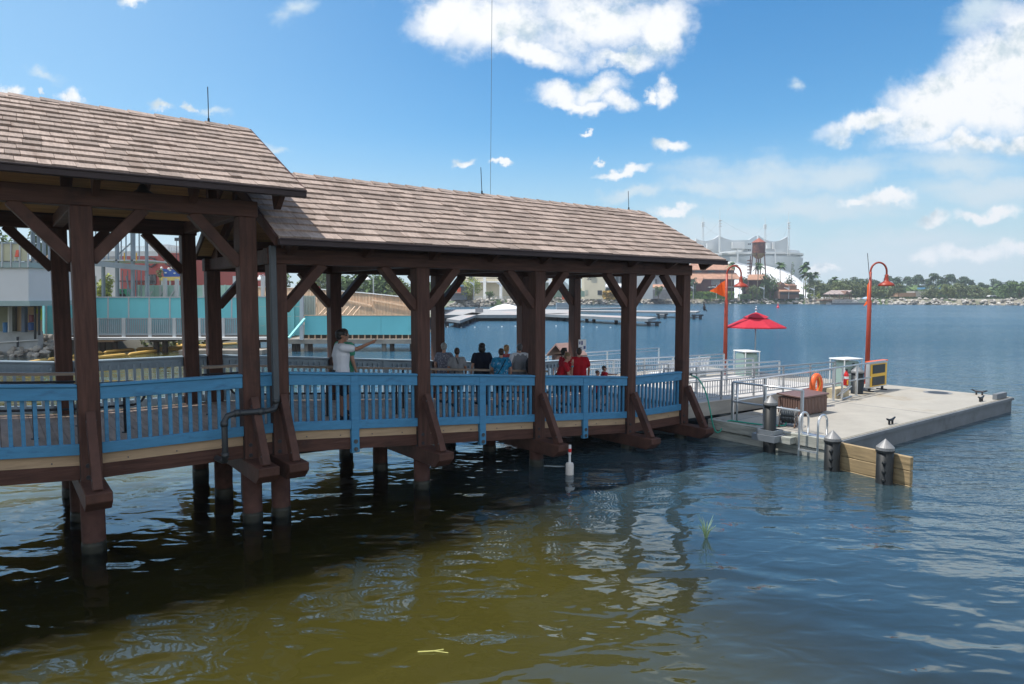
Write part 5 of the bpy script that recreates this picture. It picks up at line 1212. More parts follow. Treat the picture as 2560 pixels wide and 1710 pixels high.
for i in range(150):
    x = rng.uniform(1990, 2720); Y = rng.uniform(420, 640); g = ground_at(x, Y, GZ); h = max(4, (px(x, 712 + rng.uniform(0, 8), Y).z - GZ)); r = rng.uniform(5, 9)
    crown_mesh(wood, [((g.x, g.y, g.z + h * .5), (r, r, h * .55))], 55, 4.2, rng)
struct('woodland', wood, G_MID, kind='stuff', label='far-off dark wood filling in beneath the pines')
wood2 = MB(); rng = random.Random(78)
for i in range(70):
    x = rng.uniform(560, 1640); Y = rng.uniform(300, 380); g = ground_at(x, Y, GZ); h = max(4, (px(x, 715 + rng.uniform(-6, 8), Y).z - GZ)); r = rng.uniform(4, 8)
    crown_mesh(wood2, [((g.x, g.y, g.z + h * .5), (r, r, h * .55))], 60, 3.2, rng)
struct('woodland', wood2, G_MID, kind='stuff', label='green tree mass behind the far promenade buildings')

# --- floating docks, boats, buoys out in the lake
DW = M('pale_dock_top', (.36, .35, .34), .7, .06, .3, dirt=((.55, .38, .33), .1, .55, .7)); DSIDE = M('dock_side_grey', (.20, .23, .25), .7, .12, .6, stretch=(3, 3, .4))
DKP = M('dark_dock_pile', (.03, .035, .045), .6, .2, 2)
def lake_dock(label, corners, z, th, piles, pz=.4):
    c = Vector((sum(p.x for p in corners) / len(corners), sum(p.y for p in corners) / len(corners), 0))
    T_ = thing('lake_dock', label, 'dock', tuple(c), frame='w', group='pale floating docks out in the lake')
    part('slab', MB().prism([(p.x, p.y, z - th) for p in corners], (0, 0, th - .03)), DSIDE, T_); part('deck', MB().prism([(p.x, p.y, z - .028) for p in corners], (0, 0, .028)), DW, T_)
    for p in piles:
        q = MB()
        for dx in (-.55, .55): q.tube([(p.x + dx, p.y, -1), (p.x + dx, p.y, z - th + .02)], .26, 8)
        part('pile', q.box(p.x - 1.0, p.x + 1.0, p.y - .3, p.y + .3, z - th - .2, z - th + .02), DKP, T_)
    return T_
def g0(x, y, z): return at(x, y, Z=z)
zz = 1.0
lake_dock('broad pinkish-white floating dock before the cream hotel', [g0(1056, 787, zz), g0(1285, 787, zz), g0(1440, 784, zz), g0(1450, 774, zz), g0(1240, 772, zz), g0(1056, 775, zz)], zz, .5, [g0(1075, 790, .4), g0(1270, 790, .4)])
lake_dock('slanting white finger dock ending in two dark piles', [g0(1116, 797, zz), g0(1150, 801, zz), g0(1206, 782, zz), g0(1180, 781, zz)], zz, .34, [g0(1128, 817, 0), g0(1158, 808, 0), g0(1180, 802, 0)])
lake_dock('long white finger dock with four pairs of piles', [g0(1350, 785, zz), g0(1620, 797, zz), g0(1642, 793, zz), g0(1400, 783, zz)], zz, .4, [g0(1404, 800, 0), g0(1476, 804, 0), g0(1550, 807.5, 0), g0(1632, 815.5, 0)])
lake_dock('thin white boom reaching to the perched cormorant', [g0(1440, 777, 1.1), g0(1740, 780, 1.1), g0(1750, 777, 1.1), g0(1440, 775.5, 1.1)], 1.1, .3, [g0(1743, 798.5, 0)])
lake_dock('thin upper white boom nearer the rock bank', [g0(1450, 771.5, 1.1), g0(1560, 769.5, 1.1), g0(1560, 768.5, 1.1), g0(1450, 770.5, 1.1)], 1.1, .3, [])
lake_dock('short dark dolphin pile off the long finger dock', [g0(1649, 786, 1.2), g0(1661, 786, 1.2), g0(1661, 785, 1.2), g0(1649, 785, 1.2)], 1.2, .3, [g0(1655, 797, 0)])
dm = g0(1215, 776, 1.0); DM = MB().lathe([(3.9, 1.01), (3.1, 1.4), (1.8, 1.95), (.2, 2.3)], (dm.x + 4, dm.y + 4, 0), 20)
solo('white_cover', DM, M('white_sheet', (.74, .74, .74), .6, .04, .3), 'low domed white cover lying on the broad dock', 'cover', (dm.x + 4, dm.y + 4, 1.0), frame='w', smooth=True)
hb = g0(1198, 781, 1.0); HB = thing('dock_box', 'small grey locker with a bird on top at the bend of the docks', 'box', tuple(hb), frame='w')
part('body', MB().box(hb.x - .7, hb.x + .7, hb.y, hb.y + .6, 1.0, 1.8), M('grey_locker', (.25, .26, .28), .6, .1, 2), HB)
def bird(base, s, rot, label):
    B = MB(); d = Vector((math.cos(rot), math.sin(rot), 0)); b = Vector(base)
    B.ell(b + Vector((0, 0, .34 * s)), (.15 * s, .13 * s, .28 * s), 8, 6); B.tube([b + Vector((0, 0, .5 * s)), b + d * .06 * s + Vector((0, 0, .72 * s)), b + d * .03 * s + Vector((0, 0, .86 * s))], [.09 * s, .05 * s, .055 * s], 6)
    B.ell(b + d * .06 * s + Vector((0, 0, .89 * s)), (.075 * s, .06 * s, .055 * s), 8, 6); B.tube([b + d * .1 * s + Vector((0, 0, .9 * s)), b + d * .24 * s + Vector((0, 0, .93 * s))], [.025 * s, .008 * s], 5)
    B.tube([b - d * .08 * s + Vector((0, 0, .2 * s)), b - d * .26 * s + Vector((0, 0, -.02 * s))], [.08 * s, .05 * s], 6); B.tube([b, b + Vector((0, 0, .12 * s))], .04 * s, 5)
    solo('bird', B, M('black_feathers', (.015, .016, .018), .5, .2, 3), label, 'bird', tuple(b), frame='w', smooth=True)
bird(Vector((g0(1748, 777, 1.1).x, g0(1748, 778, 1.1).y, 1.12)), 1.9, 2.6, 'black cormorant perched on the end of the thin white boom')
bird(Vector((hb.x, hb.y + .3, 1.8)), .9, .5, 'black bird perched on the grey dock locker')
def boat(x, y, L_, col, label):
    c = g0(x, y, 0); B = thing('motor_boat', label, 'boat', tuple(c), frame='w')
    hull = [(-.5 * L_, 0), (-.5 * L_, .5), (.2 * L_, .75), (.5 * L_, .95), (.3 * L_, .25), (.1 * L_, 0)]
    part('hull', MB().prism([(c.x - a, c.y - .9, b) for a, b in hull], (0, 1.8, 0)), col, B); part('cabin', MB().prism([(c.x + .3 * L_, c.y - .6, .6), (c.x - .15 * L_, c.y - .6, .7), (c.x - .02 * L_, c.y - .6, 1.3), (c.x + .2 * L_, c.y - .6, 1.4)], (0, 1.2, 0)), GLASS, B)
boat(1545, 762, 6.0, WH, 'white motor boat moored below the rock bank'); boat(1598, 762, 3.2, M('blue_boat', (.1, .3, .45), .4, .1, 1), 'small blue boat half hidden by a pier post')
PB = g0(1418, 776, .8); PBt = thing('grey_pontoon_box', 'grey blue-panelled pontoon cabin behind the broad dock', 'pontoon', tuple(PB), frame='w')
part('cabin', MB().box(PB.x - 2, PB.x + 1.6, PB.y + 4, PB.y + 7, .2, 2.4), M('grey_blue_panel', (.22, .28, .33), .5, .1, 1), PBt); part('rail', MB().box(PB.x - 2.1, PB.x + 1.7, PB.y + 3.8, PB.y + 3.9, 1.2, 1.3), WH, PBt)
bl = MB()
for i in range(15): q = g0(lerp(1085, 1560, i / 14), 817 + 2 * math.sin(i * .6), 0); bl.ell((q.x, q.y, .03), (.11, .11, .07), 6, 4)
solo('float_line', bl, WH, 'curving line of small white floats across the lake', 'float line', tuple(g0(1300, 818, 0)), frame='w')
rb = g0(1945, 770, 0)
RBo = thing('channel_buoy', 'red conical channel buoy out in the lake', 'buoy', tuple(rb), frame='w'); part('body', MB().lathe([(.45, -.1), (.45, .35), (.2, .7), (.12, 1.35), (.02, 1.4)], tuple(rb), 10), M('bright_red', (.65, .03, .06), .4, .05, 3), RBo)
ob = ground_at(1408, 262, GZ); solo('orange_figure', MB().tube([ob, ob + Vector((.0, 0, 1.6)), ob + Vector((.5, 0, 2.5))], [.5, .45, .3], 8).ell(ob + Vector((.55, 0, 2.9)), .4, 8, 6), ORANGE, 'bright orange life-ring housing on the promenade', 'ring housing', tuple(ob), frame='w')
# ================================================================== construction shore behind the pier, left
TEALW = M('turquoise_hoarding', (.19, .62, .67), .55, .06, .5, dirt=((.15, .52, .57), .4, .6, .8)); TEALS = M('pale_teal_siding', (.22, .58, .58), .6, .08, .5); TRIM = M('pale_grey_trim', (.52, .55, .57), .55, .08, 1)
GREYRAIL = M('grey_blue_bridge_rail', (.30, .36, .40), .6, .1, 1); DARKT = M('dark_wet_timber', (.06, .045, .035), .8, .3, 1.5); RAWT = M('raw_timber', (.70, .49, .33), .7, .18, 1.2, stretch=(3, 3, .4)); STEELF = M('primed_steel_frame', (.19, .235, .27), .55, .15, .8)
MINTB = M('mint_barrier', (.36, .55, .48), .55, .08, 1); REDW = M('brick_red_stucco', (.38, .085, .075), .75, .1, .3); OLDW = M('grey_old_deck', (.30, .27, .23), .85, .25, .8)
YB1 = 48.0
def at0(x, y, Y): return at(x, y, Y=Y)
# boardwalk bridge
BW = thing('boardwalk_bridge', 'grey boardwalk on piles carrying the turquoise hoarding across the inlet', 'boardwalk', (at0(380, 848, YB1).x, YB1 + 1.5, 0), frame='w')
part('deck', boxpx(MB(), 95, 700, 839, 849, YB1 - .6, 4.2), DARKT, BW)
for y in (843.5, 847.5): part('conduit', MB().tube([at0(100, y + 1, YB1 - .8), at0(700, y, YB1 - .8)], .05, 6), WH, BW)
for x in (250, 280, 385, 407, 520, 545, 640, 670): part('pile', MB().tube([(at0(x, 850, YB1).x, YB1 + .3, -1), (at0(x, 850, YB1).x, YB1 + .3, .95)], .2, 8), DARKT, BW)
for x in (262, 396, 532, 655): part('cross_beam', boxpx(MB(), x - 22, x + 22, 848, 855, YB1 - .3, 1.5), RAWT if x < 300 else DARKT, BW)
BR = thing('bridge_railing', 'grey slatted railing along the boardwalk in front of the turquoise hoarding', 'railing', (at0(380, 840, YB1 - .6).x, YB1 - .6, 1.2), frame='w')
part('rail', boxpx(MB(), 165, 640, 795, 798, YB1 - .62, .1), GREYRAIL, BR); part('rail', boxpx(MB(), 165, 640, 833, 838, YB1 - .62, .1), GREYRAIL, BR); part('rail', boxpx(MB(), 165, 640, 814, 815.5, YB1 - .55, .05), GREYRAIL, BR)
sl = MB()
for i in range(92): boxpx(sl, 168 + i * 5.1, 171 + i * 5.1, 798, 833, YB1 - .6, .06)
part('slats', sl, GREYRAIL, BR)
for x in (172, 241, 308, 374, 435, 497, 557, 617): part('post', boxpx(MB(), x - 4, x + 4, 795, 845, YB1 - .72, .14), TRIM, BR)
HB_ = thing('turquoise_hoarding', 'long turquoise hoarding with pale battens standing on the boardwalk', 'hoarding', (at0(380, 840, YB1 + .6).x, YB1 + .6, 1.2), frame='w')
part('panel', boxpx(MB(), 112, 648, 744, 840, YB1 + .6, .1), TEALW, HB_)
for i in range(11): x = 115 + i * 51.5; part('batten', boxpx(MB(), x - 1.6, x + 1.6, 744, 840, YB1 + .55, .05), TRIM, HB_)
part('top_rail', boxpx(MB(), 96, 650, 741.5, 744.2, YB1 + .52, .25), TRIM, HB_)
part('end_panel', MB().prism([at0(95, 743, YB1 + 2.5), at0(111, 743, YB1 + .6), at0(111, 838, YB1 + .6), at0(95, 838, YB1 + 2.5)], (0, .12, 0)), TEALW, HB_)
for i in range(2): part('end_trim', boxpx(MB(), 100 - i * 6, 102 - i * 6, 741, 839, YB1 + 1.0 + i, .1), RAWT, HB_)
SW = thing('sided_hoarding', 'pale teal horizontally boarded wall right of the long hoarding', 'hoarding', (at0(700, 840, YB1 + .4).x, YB1 + .4, 1.0), frame='w')
for i in range(4): part('board', boxpx(MB(), 646, 751, 743 + i * 24, 766.4 + i * 24, YB1 + .4 - .01 * i, .1), TEALS, SW)
part('top_rail', boxpx(MB(), 645, 752, 740.5, 743, YB1 + .32, .2), TRIM, SW); part('post', boxpx(MB(), 727, 735, 743, 840, YB1 + .2, .15), TEALS, SW); part('post', boxpx(MB(), 749, 757, 738, 850, YB1 + .15, .22), TRIM, SW)
part('brace', MB().bar(at0(722, 845, YB1 - 1.5), at0(762, 797, YB1), .18, .12), TEALS, SW)
CP = thing('corrugated_panel', 'narrow pale corrugated panel between the boarded wall and timber fence', 'hoarding', (at0(770, 789, YB1 + 2).x, YB1 + 2, 1.2), frame='w'); cm = MB()
for i in range(8): boxpx(cm, 757 + i * 3.9, 759.2 + i * 3.9, 739, 790, YB1 + 2, .12)
part('sheet', boxpx(cm, 756, 788, 739, 790, YB1 + 2.1, .08), M('pale_cream_sheet', (.55, .58, .5), .6, .1, 1), CP)
LWl = thing('low_hoarding', 'low turquoise panels fixed along the old timber jetty', 'hoarding', (at0(890, 840, YB1 + .6).x, YB1 + .6, 1.0), frame='w')
for x0, x1 in ((761, 817), (817.6, 857), (857.6, 952), (952.6, 1045)): part('panel', boxpx(MB(), x0, x1, 789.5, 837, YB1 + .6, .1), TEALW, LWl)
part('top_rail', boxpx(MB(), 756, 1045, 787.8, 789.6, YB1 + .55, .2), RAWT, LWl)
OJ = thing('timber_jetty', 'old grey timber jetty on short piles below the low turquoise panels', 'jetty', (at0(890, 860, YB1).x, YB1, 0), frame='w')
part('edge_beam', boxpx(MB(), 716, 1045, 848.5, 859.5, YB1 + .3, 4), OLDW, OJ); part('underside', boxpx(MB(), 757, 1045, 837, 848.5, YB1 + 1.2, 2), DARKT, OJ)
for i in range(18): part('stud', boxpx(MB(), 770 + i * 15.6, 772.4 + i * 15.6, 837, 848.6, YB1 + .7, .12), RAWT, OJ)
for x in (735, 745, 766, 776, 860, 880, 960, 980, 1030): part('pile', MB().tube([(at0(x, 850, YB1 + .8).x, YB1 + .8, -1), (at0(x, 850, YB1 + .8).x, YB1 + .8, .6)], .17, 8), DARKT if x not in (766, 960) else OLDW, OJ)
TF = thing('timber_fence', 'raw orange timber fence dropping to the right behind the low turquoise panels', 'fence', (at0(880, 788, 58).x, 58, 1.3), frame='w')
path = [(640, 717, 80), (735, 719, 68), (790, 722, 62), (850, 727, 58), (930, 734, 55), (1045, 746, 52)]; bd = MB(); rl = MB(); cpb = MB()
for (x0, y0, Y0), (x1, y1, Y1) in zip(path[:-1], path[1:]):
    n = int((x1 - x0) / 3.6)
    for i in range(n):
        f = i / n; p = at0(lerp(x0, x1, f), lerp(y0, y1, f), lerp(Y0, Y1, f)); q = at0(lerp(x0, x1, f + .55 / n), 740, lerp(Y0, Y1, f + .55 / n)); q2 = at0(lerp(x0, x1, f + 1.02 / n), 740, lerp(Y0, Y1, f + 1.02 / n)); e = Vector((q.x - p.x, q.y - p.y, 0)); nn = Vector((-e.y, e.x, 0)).normalized() * .05
        bd.prism([(p.x, p.y, 1.2), (q.x, q.y, 1.2), (q.x, q.y, p.z), (p.x, p.y, p.z)], nn); bd.prism([(q.x + nn.x * 1.2, q.y + nn.y * 1.2, 1.2), (q2.x + nn.x * 1.2, q2.y + nn.y * 1.2, 1.2), (q2.x + nn.x * 1.2, q2.y + nn.y * 1.2, p.z - .02), (q.x + nn.x * 1.2, q.y + nn.y * 1.2, p.z - .02)], nn)
    a, b = at0(x0, y0, Y0), at0(x1, y1, Y1); cpb.bar(a, b, .12, .06); rl.bar(at0(x0, lerp(y0, 770, .45), Y0 - .15), at0(x1, lerp(y1, 790, .55), Y1 - .15), .06, .12)
part('boards', bd, RAWT, TF); part('cap', cpb, WH, TF); part('rail', rl, RAWT, TF)
for x in (795, 808, 822, 838, 852, 868, 882): a = at0(x, 789, 50); part('brace', MB().bar(a, a + Vector((.3, 1.2, .65)), .06, .06), RAWT, TF)
# steel frame
SF = thing('steel_frame', 'unfinished two-storey steel frame rising behind the turquoise hoarding', 'steel frame', (at0(300, 740, 66).x, 66, 1.3), frame='w')
YS = 66
for x, w in ((34, 3), (77, 3.5), (92, 3), (105, 3.5), (119, 2), (254, 5), (289, 5.5), (328, 6), (363, 4.5), (150, 4.5), (190, 4)):
    part('column', boxpx(MB(), x - w / 2, x + w / 2, 520, 742, YS + (x % 3), .35, 1.3), STEELF, SF)
fb = MB(); fb.prism([at0(225, 650, YS - .3), at0(365, 664, YS - .3), at0(365, 677, YS - .3), at0(225, 664, YS - .3)], (0, .5, 0)); part('floor_beam', fb, STEELF, SF)
part('floor_beam', boxpx(MB(), 66, 240, 652, 662, YS + 2, .5), STEELF, SF); part('floor_beam', boxpx(MB(), 72, 130, 702, 710, YS, .5), STEELF, SF); part('roof_beam', boxpx(MB(), 30, 368, 520, 530, YS, .5), STEELF, SF); part('floor_slab', boxpx(MB(), 90, 366, 649, 652, YS + 1, 5), TRIM, SF)
for x in (270, 302, 314, 336, 347, 238, 85, 112): part('stud', boxpx(MB(), x - .9, x + .9, 528, 652, YS + 2, .12), STEELF, SF)
for x in (305, 318, 341, 352): part('stud', boxpx(MB(), x - .8, x + .8, 676, 742, YS + 2, .12), STEELF, SF)
for a, b in (((292, 600), (312, 575)), ((292, 640), (330, 605)), ((258, 575), (285, 620)), ((315, 690), (326, 740)), ((72, 660), (118, 710))): part('brace', MB().bar(at0(*a, YS + 1.5), at0(*b, YS + 1.5), .1, .1), STEELF, SF)
part('stair', MB().bar(at0(80, 650, YS + 4), at0(128, 720, YS + 4), 1.0, .25).bar(at0(128, 640, YS + 5), at0(85, 690, YS + 5), 1.0, .25), RAWT, SF)
for x in (245, 310, 340): part('guard_post', boxpx(MB(), x - .8, x + .8, 632, 652, YS + .5, .1), YELLOW, SF)
GC = thing('green_compressor', 'green site compressor seen between the steel columns', 'machine', (at0(303, 740, 74).x, 74, 1.4), frame='w'); part('body', boxpx(MB(), 294, 312, 722, 738, 74, 1.5, 1.6), M('machine_green', (.03, .30, .16), .5, .1, 2), GC); part('window', boxpx(MB(), 302, 308, 725, 731, 73.9, .2), GLASS, GC)
for x in (297, 308): part('wheel', MB().tube([at0(x, 739, 73.8), at0(x, 739, 74.2)], .25, 10), BLACK, GC)
MBR = thing('mint_barrier', 'row of mint green braced site panels before the red building', 'hoarding', (at0(450, 742, 72).x, 72, 1.3), frame='w')
part('panel', boxpx(MB(), 340, 640, 713, 745, 72, .1, 1.3), MINTB, MBR)
for i in range(17): x = 344 + i * 18; part('batten', boxpx(MB(), x, x + 3.2, 712, 745, 71.8, .15, 1.3), TRIM if i % 2 else MINTB, MBR)
for i in range(8): x = 372 + i * 27; part('brace', MB().bar(at0(x, 742, 71.7), at0(x + 8, 728, 71.7), .12, .12), TRIM, MBR)
for i, x in enumerate((232, 365, 410, 440, 585, 655, 750, 767, 772)):
    solo('site_post', boxpx(MB(), x - 3.5, x + 3.5, (690, 690, 695, 697, 690, 690, 708, 694, 694)[i], 745, 70 + i * .2, .35, 1.3), TRIM, ('tall pale post left of the steel frame', 'pale post at the right edge of the steel frame', 'pale post under the blue sign, nearer the frame', 'pale post under the blue sign, farther from the frame', 'pale post just right of the close back posts', 'pale post behind the downspout', 'pale post at the end of the boarded wall', 'left of two paired pale posts', 'right of two paired pale posts')[i], 'post', (at0(x, 740, 70 + i * .2).x, 70 + i * .2, 1.3), frame='w')
# red building with shields
YR = 118
RBD = thing('red_stucco_building', 'brick-red stucco building with two dark shield emblems', 'building', (at0(420, 740, YR).x, YR, 1.5), frame='w')
part('wall', boxpx(MB(), 300, 395, 640, 742, YR + 3, 12, 1.5), REDW, RBD); part('wall', MB().prism([at0(395, 634, YR), at0(450, 636, YR), at0(450, 750, YR), at0(395, 750, YR)], (0, 14, 0)), REDW, RBD); part('wall', boxpx(MB(), 450, 660, 652, 742, YR + 2, 12, 1.5), REDW, RBD)
part('coping', boxpx(MB(), 394, 451, 632, 634.5, YR - .2, 14), M('red_coping', (.44, .13, .11), .7, .1, 1), RBD)
for i in range(2): part('window', boxpx(MB(), 370 + i * 10.5, 379 + i * 10.5, 686, 711, YR + 2.8, .3), GLASS, RBD)
for x0, x1 in ((410, 424), (428, 446)): part('door', boxpx(MB(), x0, x1, 700, 712, YR - .2, .3), M('dark_red_door', (.2, .02, .02), .5, .1, 1), RBD)
part('awning', boxpx(MB(), 298, 360, 701, 705, YR + 1, 2), M('dark_awning', (.12, .03, .03), .7, .1, 1), RBD)
for cx, cy, Yp in ((376, 655, YR + 2.6), (424, 654, YR - .4)):
    sh = [(cx - 14, cy - 2), (cx - 9, cy - 10), (cx, cy - 12), (cx + 9, cy - 10), (cx + 14, cy - 2), (cx + 11, cy + 7), (cx, cy + 14), (cx - 11, cy + 7)]
    s_ = part('shield', polypx(MB(), sh, Yp, .3), M('shield_dark', (.05, .045, .05), .5, .1, 1), RBD)
    part('rim', polypx(MB(), [(cx + (x - cx) * .72, cy + (y - cy) * .72) for x, y in sh], Yp - .06, .05), REDW, s_); part('bar', boxpx(MB(), cx - 13, cx + 13, cy - 3.2, cy + 3.6, Yp - .14, .07), M('shield_bar', (.5, .48, .47), .5, .1, 1), s_)
    lt = MB()
    for i in range(7): boxpx(lt, cx - 10.5 + i * 3.1, cx - 8.6 + i * 3.1, cy - 1.2, cy + 1.4, Yp - .17, .025)
    part('lettering', lt, BLACK, s_)
GBD = thing('grey_terrace_building', 'pale grey building with roof terrace above the red one', 'building', (at0(400, 700, 150).x, 150, 1.5), frame='w')
part('wall', boxpx(MB(), 230, 560, 628, 700, 150, 15, 1.5), M('pale_grey_stucco', (.52, .53, .53), .7, .06, .2), GBD); part('parapet', boxpx(MB(), 228, 562, 640, 646, 149.4, .5), M('mid_grey_band', (.30, .31, .32), .7, .1, .3), GBD); rl = MB()
for i in range(80): boxpx(rl, 230 + i * 4, 230.6 + i * 4, 617, 628, 149.5, .1)
part('terrace_rail', boxpx(rl, 228, 560, 616, 617.5, 149.4, .2), WH, GBD); part('roof_box', boxpx(MB(), 372, 420, 611, 628, 154, 6), M('pale_grey_stucco', (.5, .5, .5)), GBD)
for i in range(10): part('window', boxpx(MB(), 560 - 12 - i * 12, 560 - 4 - i * 12, 650, 660, 149.8, .3), GLASS, GBD)
GB2 = thing('windowed_building', 'pale building with a band of dark windows seen between the close back posts', 'building', (at0(560, 700, 160).x, 160, 1.5), frame='w')
part('wall', boxpx(MB(), 470, 660, 634, 700, 160, 15, 1.5), WH, GB2)
for i in range(15): part('window', boxpx(MB(), 480 + i * 12, 487 + i * 12, 640, 650, 159.8, .3), GLASS, GB2)
KS = thing('kiosk_sign', 'blue flower-topped kiosk sign with white globes on a yellow base', 'sign', (at0(428, 700, 96).x, 96, 1.5), frame='w'); YK = 96
part('board', polypx(MB(), [(405, 672), (448, 674), (446, 691), (410, 692)], YK, .5), M('royal_blue', (.03, .10, .42), .5, .15, .6), KS); part('base', boxpx(MB(), 398, 450, 692, 701, YK - .1, .8), M('pale_yellow', (.75, .55, .18), .5, .1, 1), KS)
for x, y in ((404, 670), (422, 672), (430, 669)): part('globe', MB().ell(at0(x, y, YK), .19 * 1.0, 10, 7), WH, KS, smooth=True)
part('rail', boxpx(MB(), 402, 450, 667, 668.2, YK - .05, .1), RED, KS)
for x, y in ((414, 682), (425, 676), (436, 683), (442, 677)): part('swirl', MB().ell(at0(x, y, YK - .05), (.18, .05, .1), 8, 5), WH, KS)
for x in (404, 424, 444): part('post', boxpx(MB(), x - 1.5, x + 1.5, 700, 742, YK, .2, 1.5), TRIM, KS)
pb = at0(400, 700, 95); b = MB(); crown_mesh(b, [((pb.x, 95, at0(0, 682, 95).z), (.5, .5, .6))], 90, .3, random.Random(3)); b.tube([(pb.x, 95, 1.5), (pb.x, 95, at0(0, 684, 95).z)], .05, 5); solo('potted_tree', b, G_MID, 'dark topiary beside the blue kiosk sign', 'plant', (pb.x, 95, 1.5), frame='w')
FLD = thing('floodlight_mast', 'floodlight cluster above the red building', 'floodlight', (at0(440, 600, 110).x, 110, 1.5), frame='w'); part('head', boxpx(MB(), 436, 445, 594, 602, 110, .4), STEEL_D, FLD); part('pole', boxpx(MB(), 440, 441, 600, 742, 110.1, .1, 1.5), STEEL_D, FLD)
# bell lamps by the fence
for x, Y, lb in ((919, 130, 'white bell lamp on a pole above the timber fence'), (650, 90, 'white bell lamp beside the downspout'), (222, 88, 'white bell lamp near the first front post')):
    p = at0(x + 14, 690, Y); L_ = thing('bell_lamp', lb, 'lamp post', (p.x, Y, 1.5), frame='w', group='white bell lamps by the construction fence')
    part('pole', MB().tube([(p.x, Y, 1.5), (p.x, Y, p.z)], .12, 6), TRIM, L_); q = at0(x, 697, Y)
    part('arm', MB().tube([(p.x, Y, p.z - .2), ((p.x + q.x) / 2, Y, p.z + .2), (q.x, Y, p.z - .1)], .05, 5), TRIM, L_); part('lamp_shade', MB().lathe([(.62, q.z - .2), (.55, q.z), (.2, q.z + .25), (.1, q.z + .5)], (q.x, Y, 0), 12), WH, L_)
# red umbrellas & trees beyond the fence
for x, y in ((783, 718), (700, 665)):
    p = at0(x, y, 125); U_ = thing('red_parasol', ('small red parasol just above the timber fence' if y > 700 else 'orange-red parasol under the grey terrace'), 'parasol', (p.x, 125, 1.5), frame='w'); part('canopy', MB().lathe([(1.3, p.z - .1), (1.25, p.z), (.05, p.z + .7)], (p.x, 125, 0), 8), REDCLOTH, U_); part('pole', MB().tube([(p.x, 125, 1.5), (p.x, 125, p.z)], .04, 5), TRIM, U_)
def treeL(x, top, Y, w, mat, label, n=700, leaf=.6):
    g = Vector((at0(x, 740, Y).x, Y, 1.4)); round_tree('leafy_tree', label, mat, at0(x, top, Y).z - 1.4, w * Y / FPX, g, int(x * 3 + Y), n=n, leaf=leaf, trunk=.2, low=.1)
treeL(258, 684, 96, 50, G_YEL, 'yellow-green tree seen under the steel floor beam', 700, .5)
treeL(20, 552, 80, 90, G_MID, 'tall leafy tree behind the balcony at the frame edge', 1200, .6); treeL(112, 560, 84, 60, G_MID, 'leafy tree behind the steel stair', 900, .6); treeL(95, 690, 80, 50, G_OLV, 'low tree behind the steel frame foot', 500, .5)
treeL(860, 672, 175, 120, G_MID, 'wide green tree beyond the timber fence, left', 1300, 1.0); treeL(940, 676, 168, 110, G_MID, 'wide green tree beyond the timber fence, middle', 1300, 1.0); treeL(1000, 690, 160, 70, G_OLV, 'lighter green tree beyond the timber fence, right', 800, .8); treeL(785, 668, 180, 90, G_OLV, 'pale tree crown over the corrugated panel', 900, 1.0); treeL(700, 660, 185, 80, G_MID, 'tree crown over the boarded wall', 900, 1.0); treeL(1060, 700, 200, 70, G_MID, 'tree crown between the two middle posts', 700, 1.0)
DG = thing('dark_glazed_building', 'low dark-windowed building behind the trees over the timber fence', 'building', (at0(900, 740, 190).x, 190, 1.5), frame='w'); part('wall', boxpx(MB(), 820, 990, 712, 745, 190, 8, 1.5), M('grey_wall2', (.3, .3, .3), .7, .1, .4), DG)
for i in range(8): part('window', boxpx(MB(), 830 + i * 19, 845 + i * 19, 716, 728, 189.7, .3), GLASS, DG)
# balcony building at the frame edge
YV = 41
BB = thing('balcony_building', 'white-walled building corner with yellow-glassed balcony at the frame edge', 'building', (at0(36, 860, YV).x, YV + 2, 1.0), frame='w')
part('wall', boxpx(MB(), -220, 71, 668, 752, YV, 6), M('white_curved_wall', (.62, .64, .66), .6, .04, .5), BB); part('band', boxpx(MB(), -220, 72, 656, 669, YV - .15, 6), M('grey_teal_band', (.30, .40, .40), .6, .06, 1), BB); part('band', boxpx(MB(), -220, 74, 752, 765, YV - .05, 6), M('grey_teal_band', (.3, .4, .4)), BB)
part('balustrade_glass', boxpx(MB(), -220, 70, 609, 652, YV - .1, .04), M('yellowish_screen', (.50, .49, .34), .3, .08, 2), BB)
for y in (606, 654): part('rail', boxpx(MB(), -220, 71, y, y + 3, YV - .16, .08), GREYRAIL, BB)
for x in (4, 26, 48, 69): part('post', boxpx(MB(), x - 1.2, x + 1.2, 605, 668, YV - .2, .1), TRIM, BB)
part('soffit_wall', boxpx(MB(), -220, 98, 765, 832, YV + 5, .3), M('tan_plywood', (.56, .40, .25), .8, .12, .8), BB); part('bay', boxpx(MB(), -10, 19, 766, 830, YV + 4.8, .2), M('grey_green_bay', (.25, .26, .18), .8, .15, 1), BB); part('bay', boxpx(MB(), 25, 37, 766, 830, YV + 4.8, .2), M('dark_bay', (.08, .08, .06), .8, .15, 1), BB)
for x, w, mt in ((57, 8, M('blue_grey_post', (.13, .17, .25), .6, .1, 1)), (20.5, 3, WH)): part('post', boxpx(MB(), x - w / 2, x + w / 2, 765, 831, YV + 3.8, .3), mt, BB)
RC = thing('red_chair', 'red chair on the balcony at the frame edge', 'chair', (at0(41, 650, YV + 1).x, YV + .4, at0(41, 652, YV + .4).z), frame='w'); part('backrest', MB().prism([at0(37, 640, YV - .25), at0(45, 640, YV - .25), at0(47, 625, YV - .2), at0(40, 625, YV - .2)], (0, .05, 0)), M('faded_red', (.6, .10, .06), .6, .1, 2), RC); part('seat', boxpx(MB(), 36, 46, 640, 642, YV - .25, .4), M('faded_red', (.6, .1, .06)), RC)
for x in (37, 45): part('leg', boxpx(MB(), x - .5, x + .5, 642, 652, YV - .24, .05), WH, RC)
QW = thing('quay_wall', 'pale concrete quay wall above the near rock heap', 'wall', (at0(40, 870, YV + 6).x, YV + 4.6, 0), frame='w')
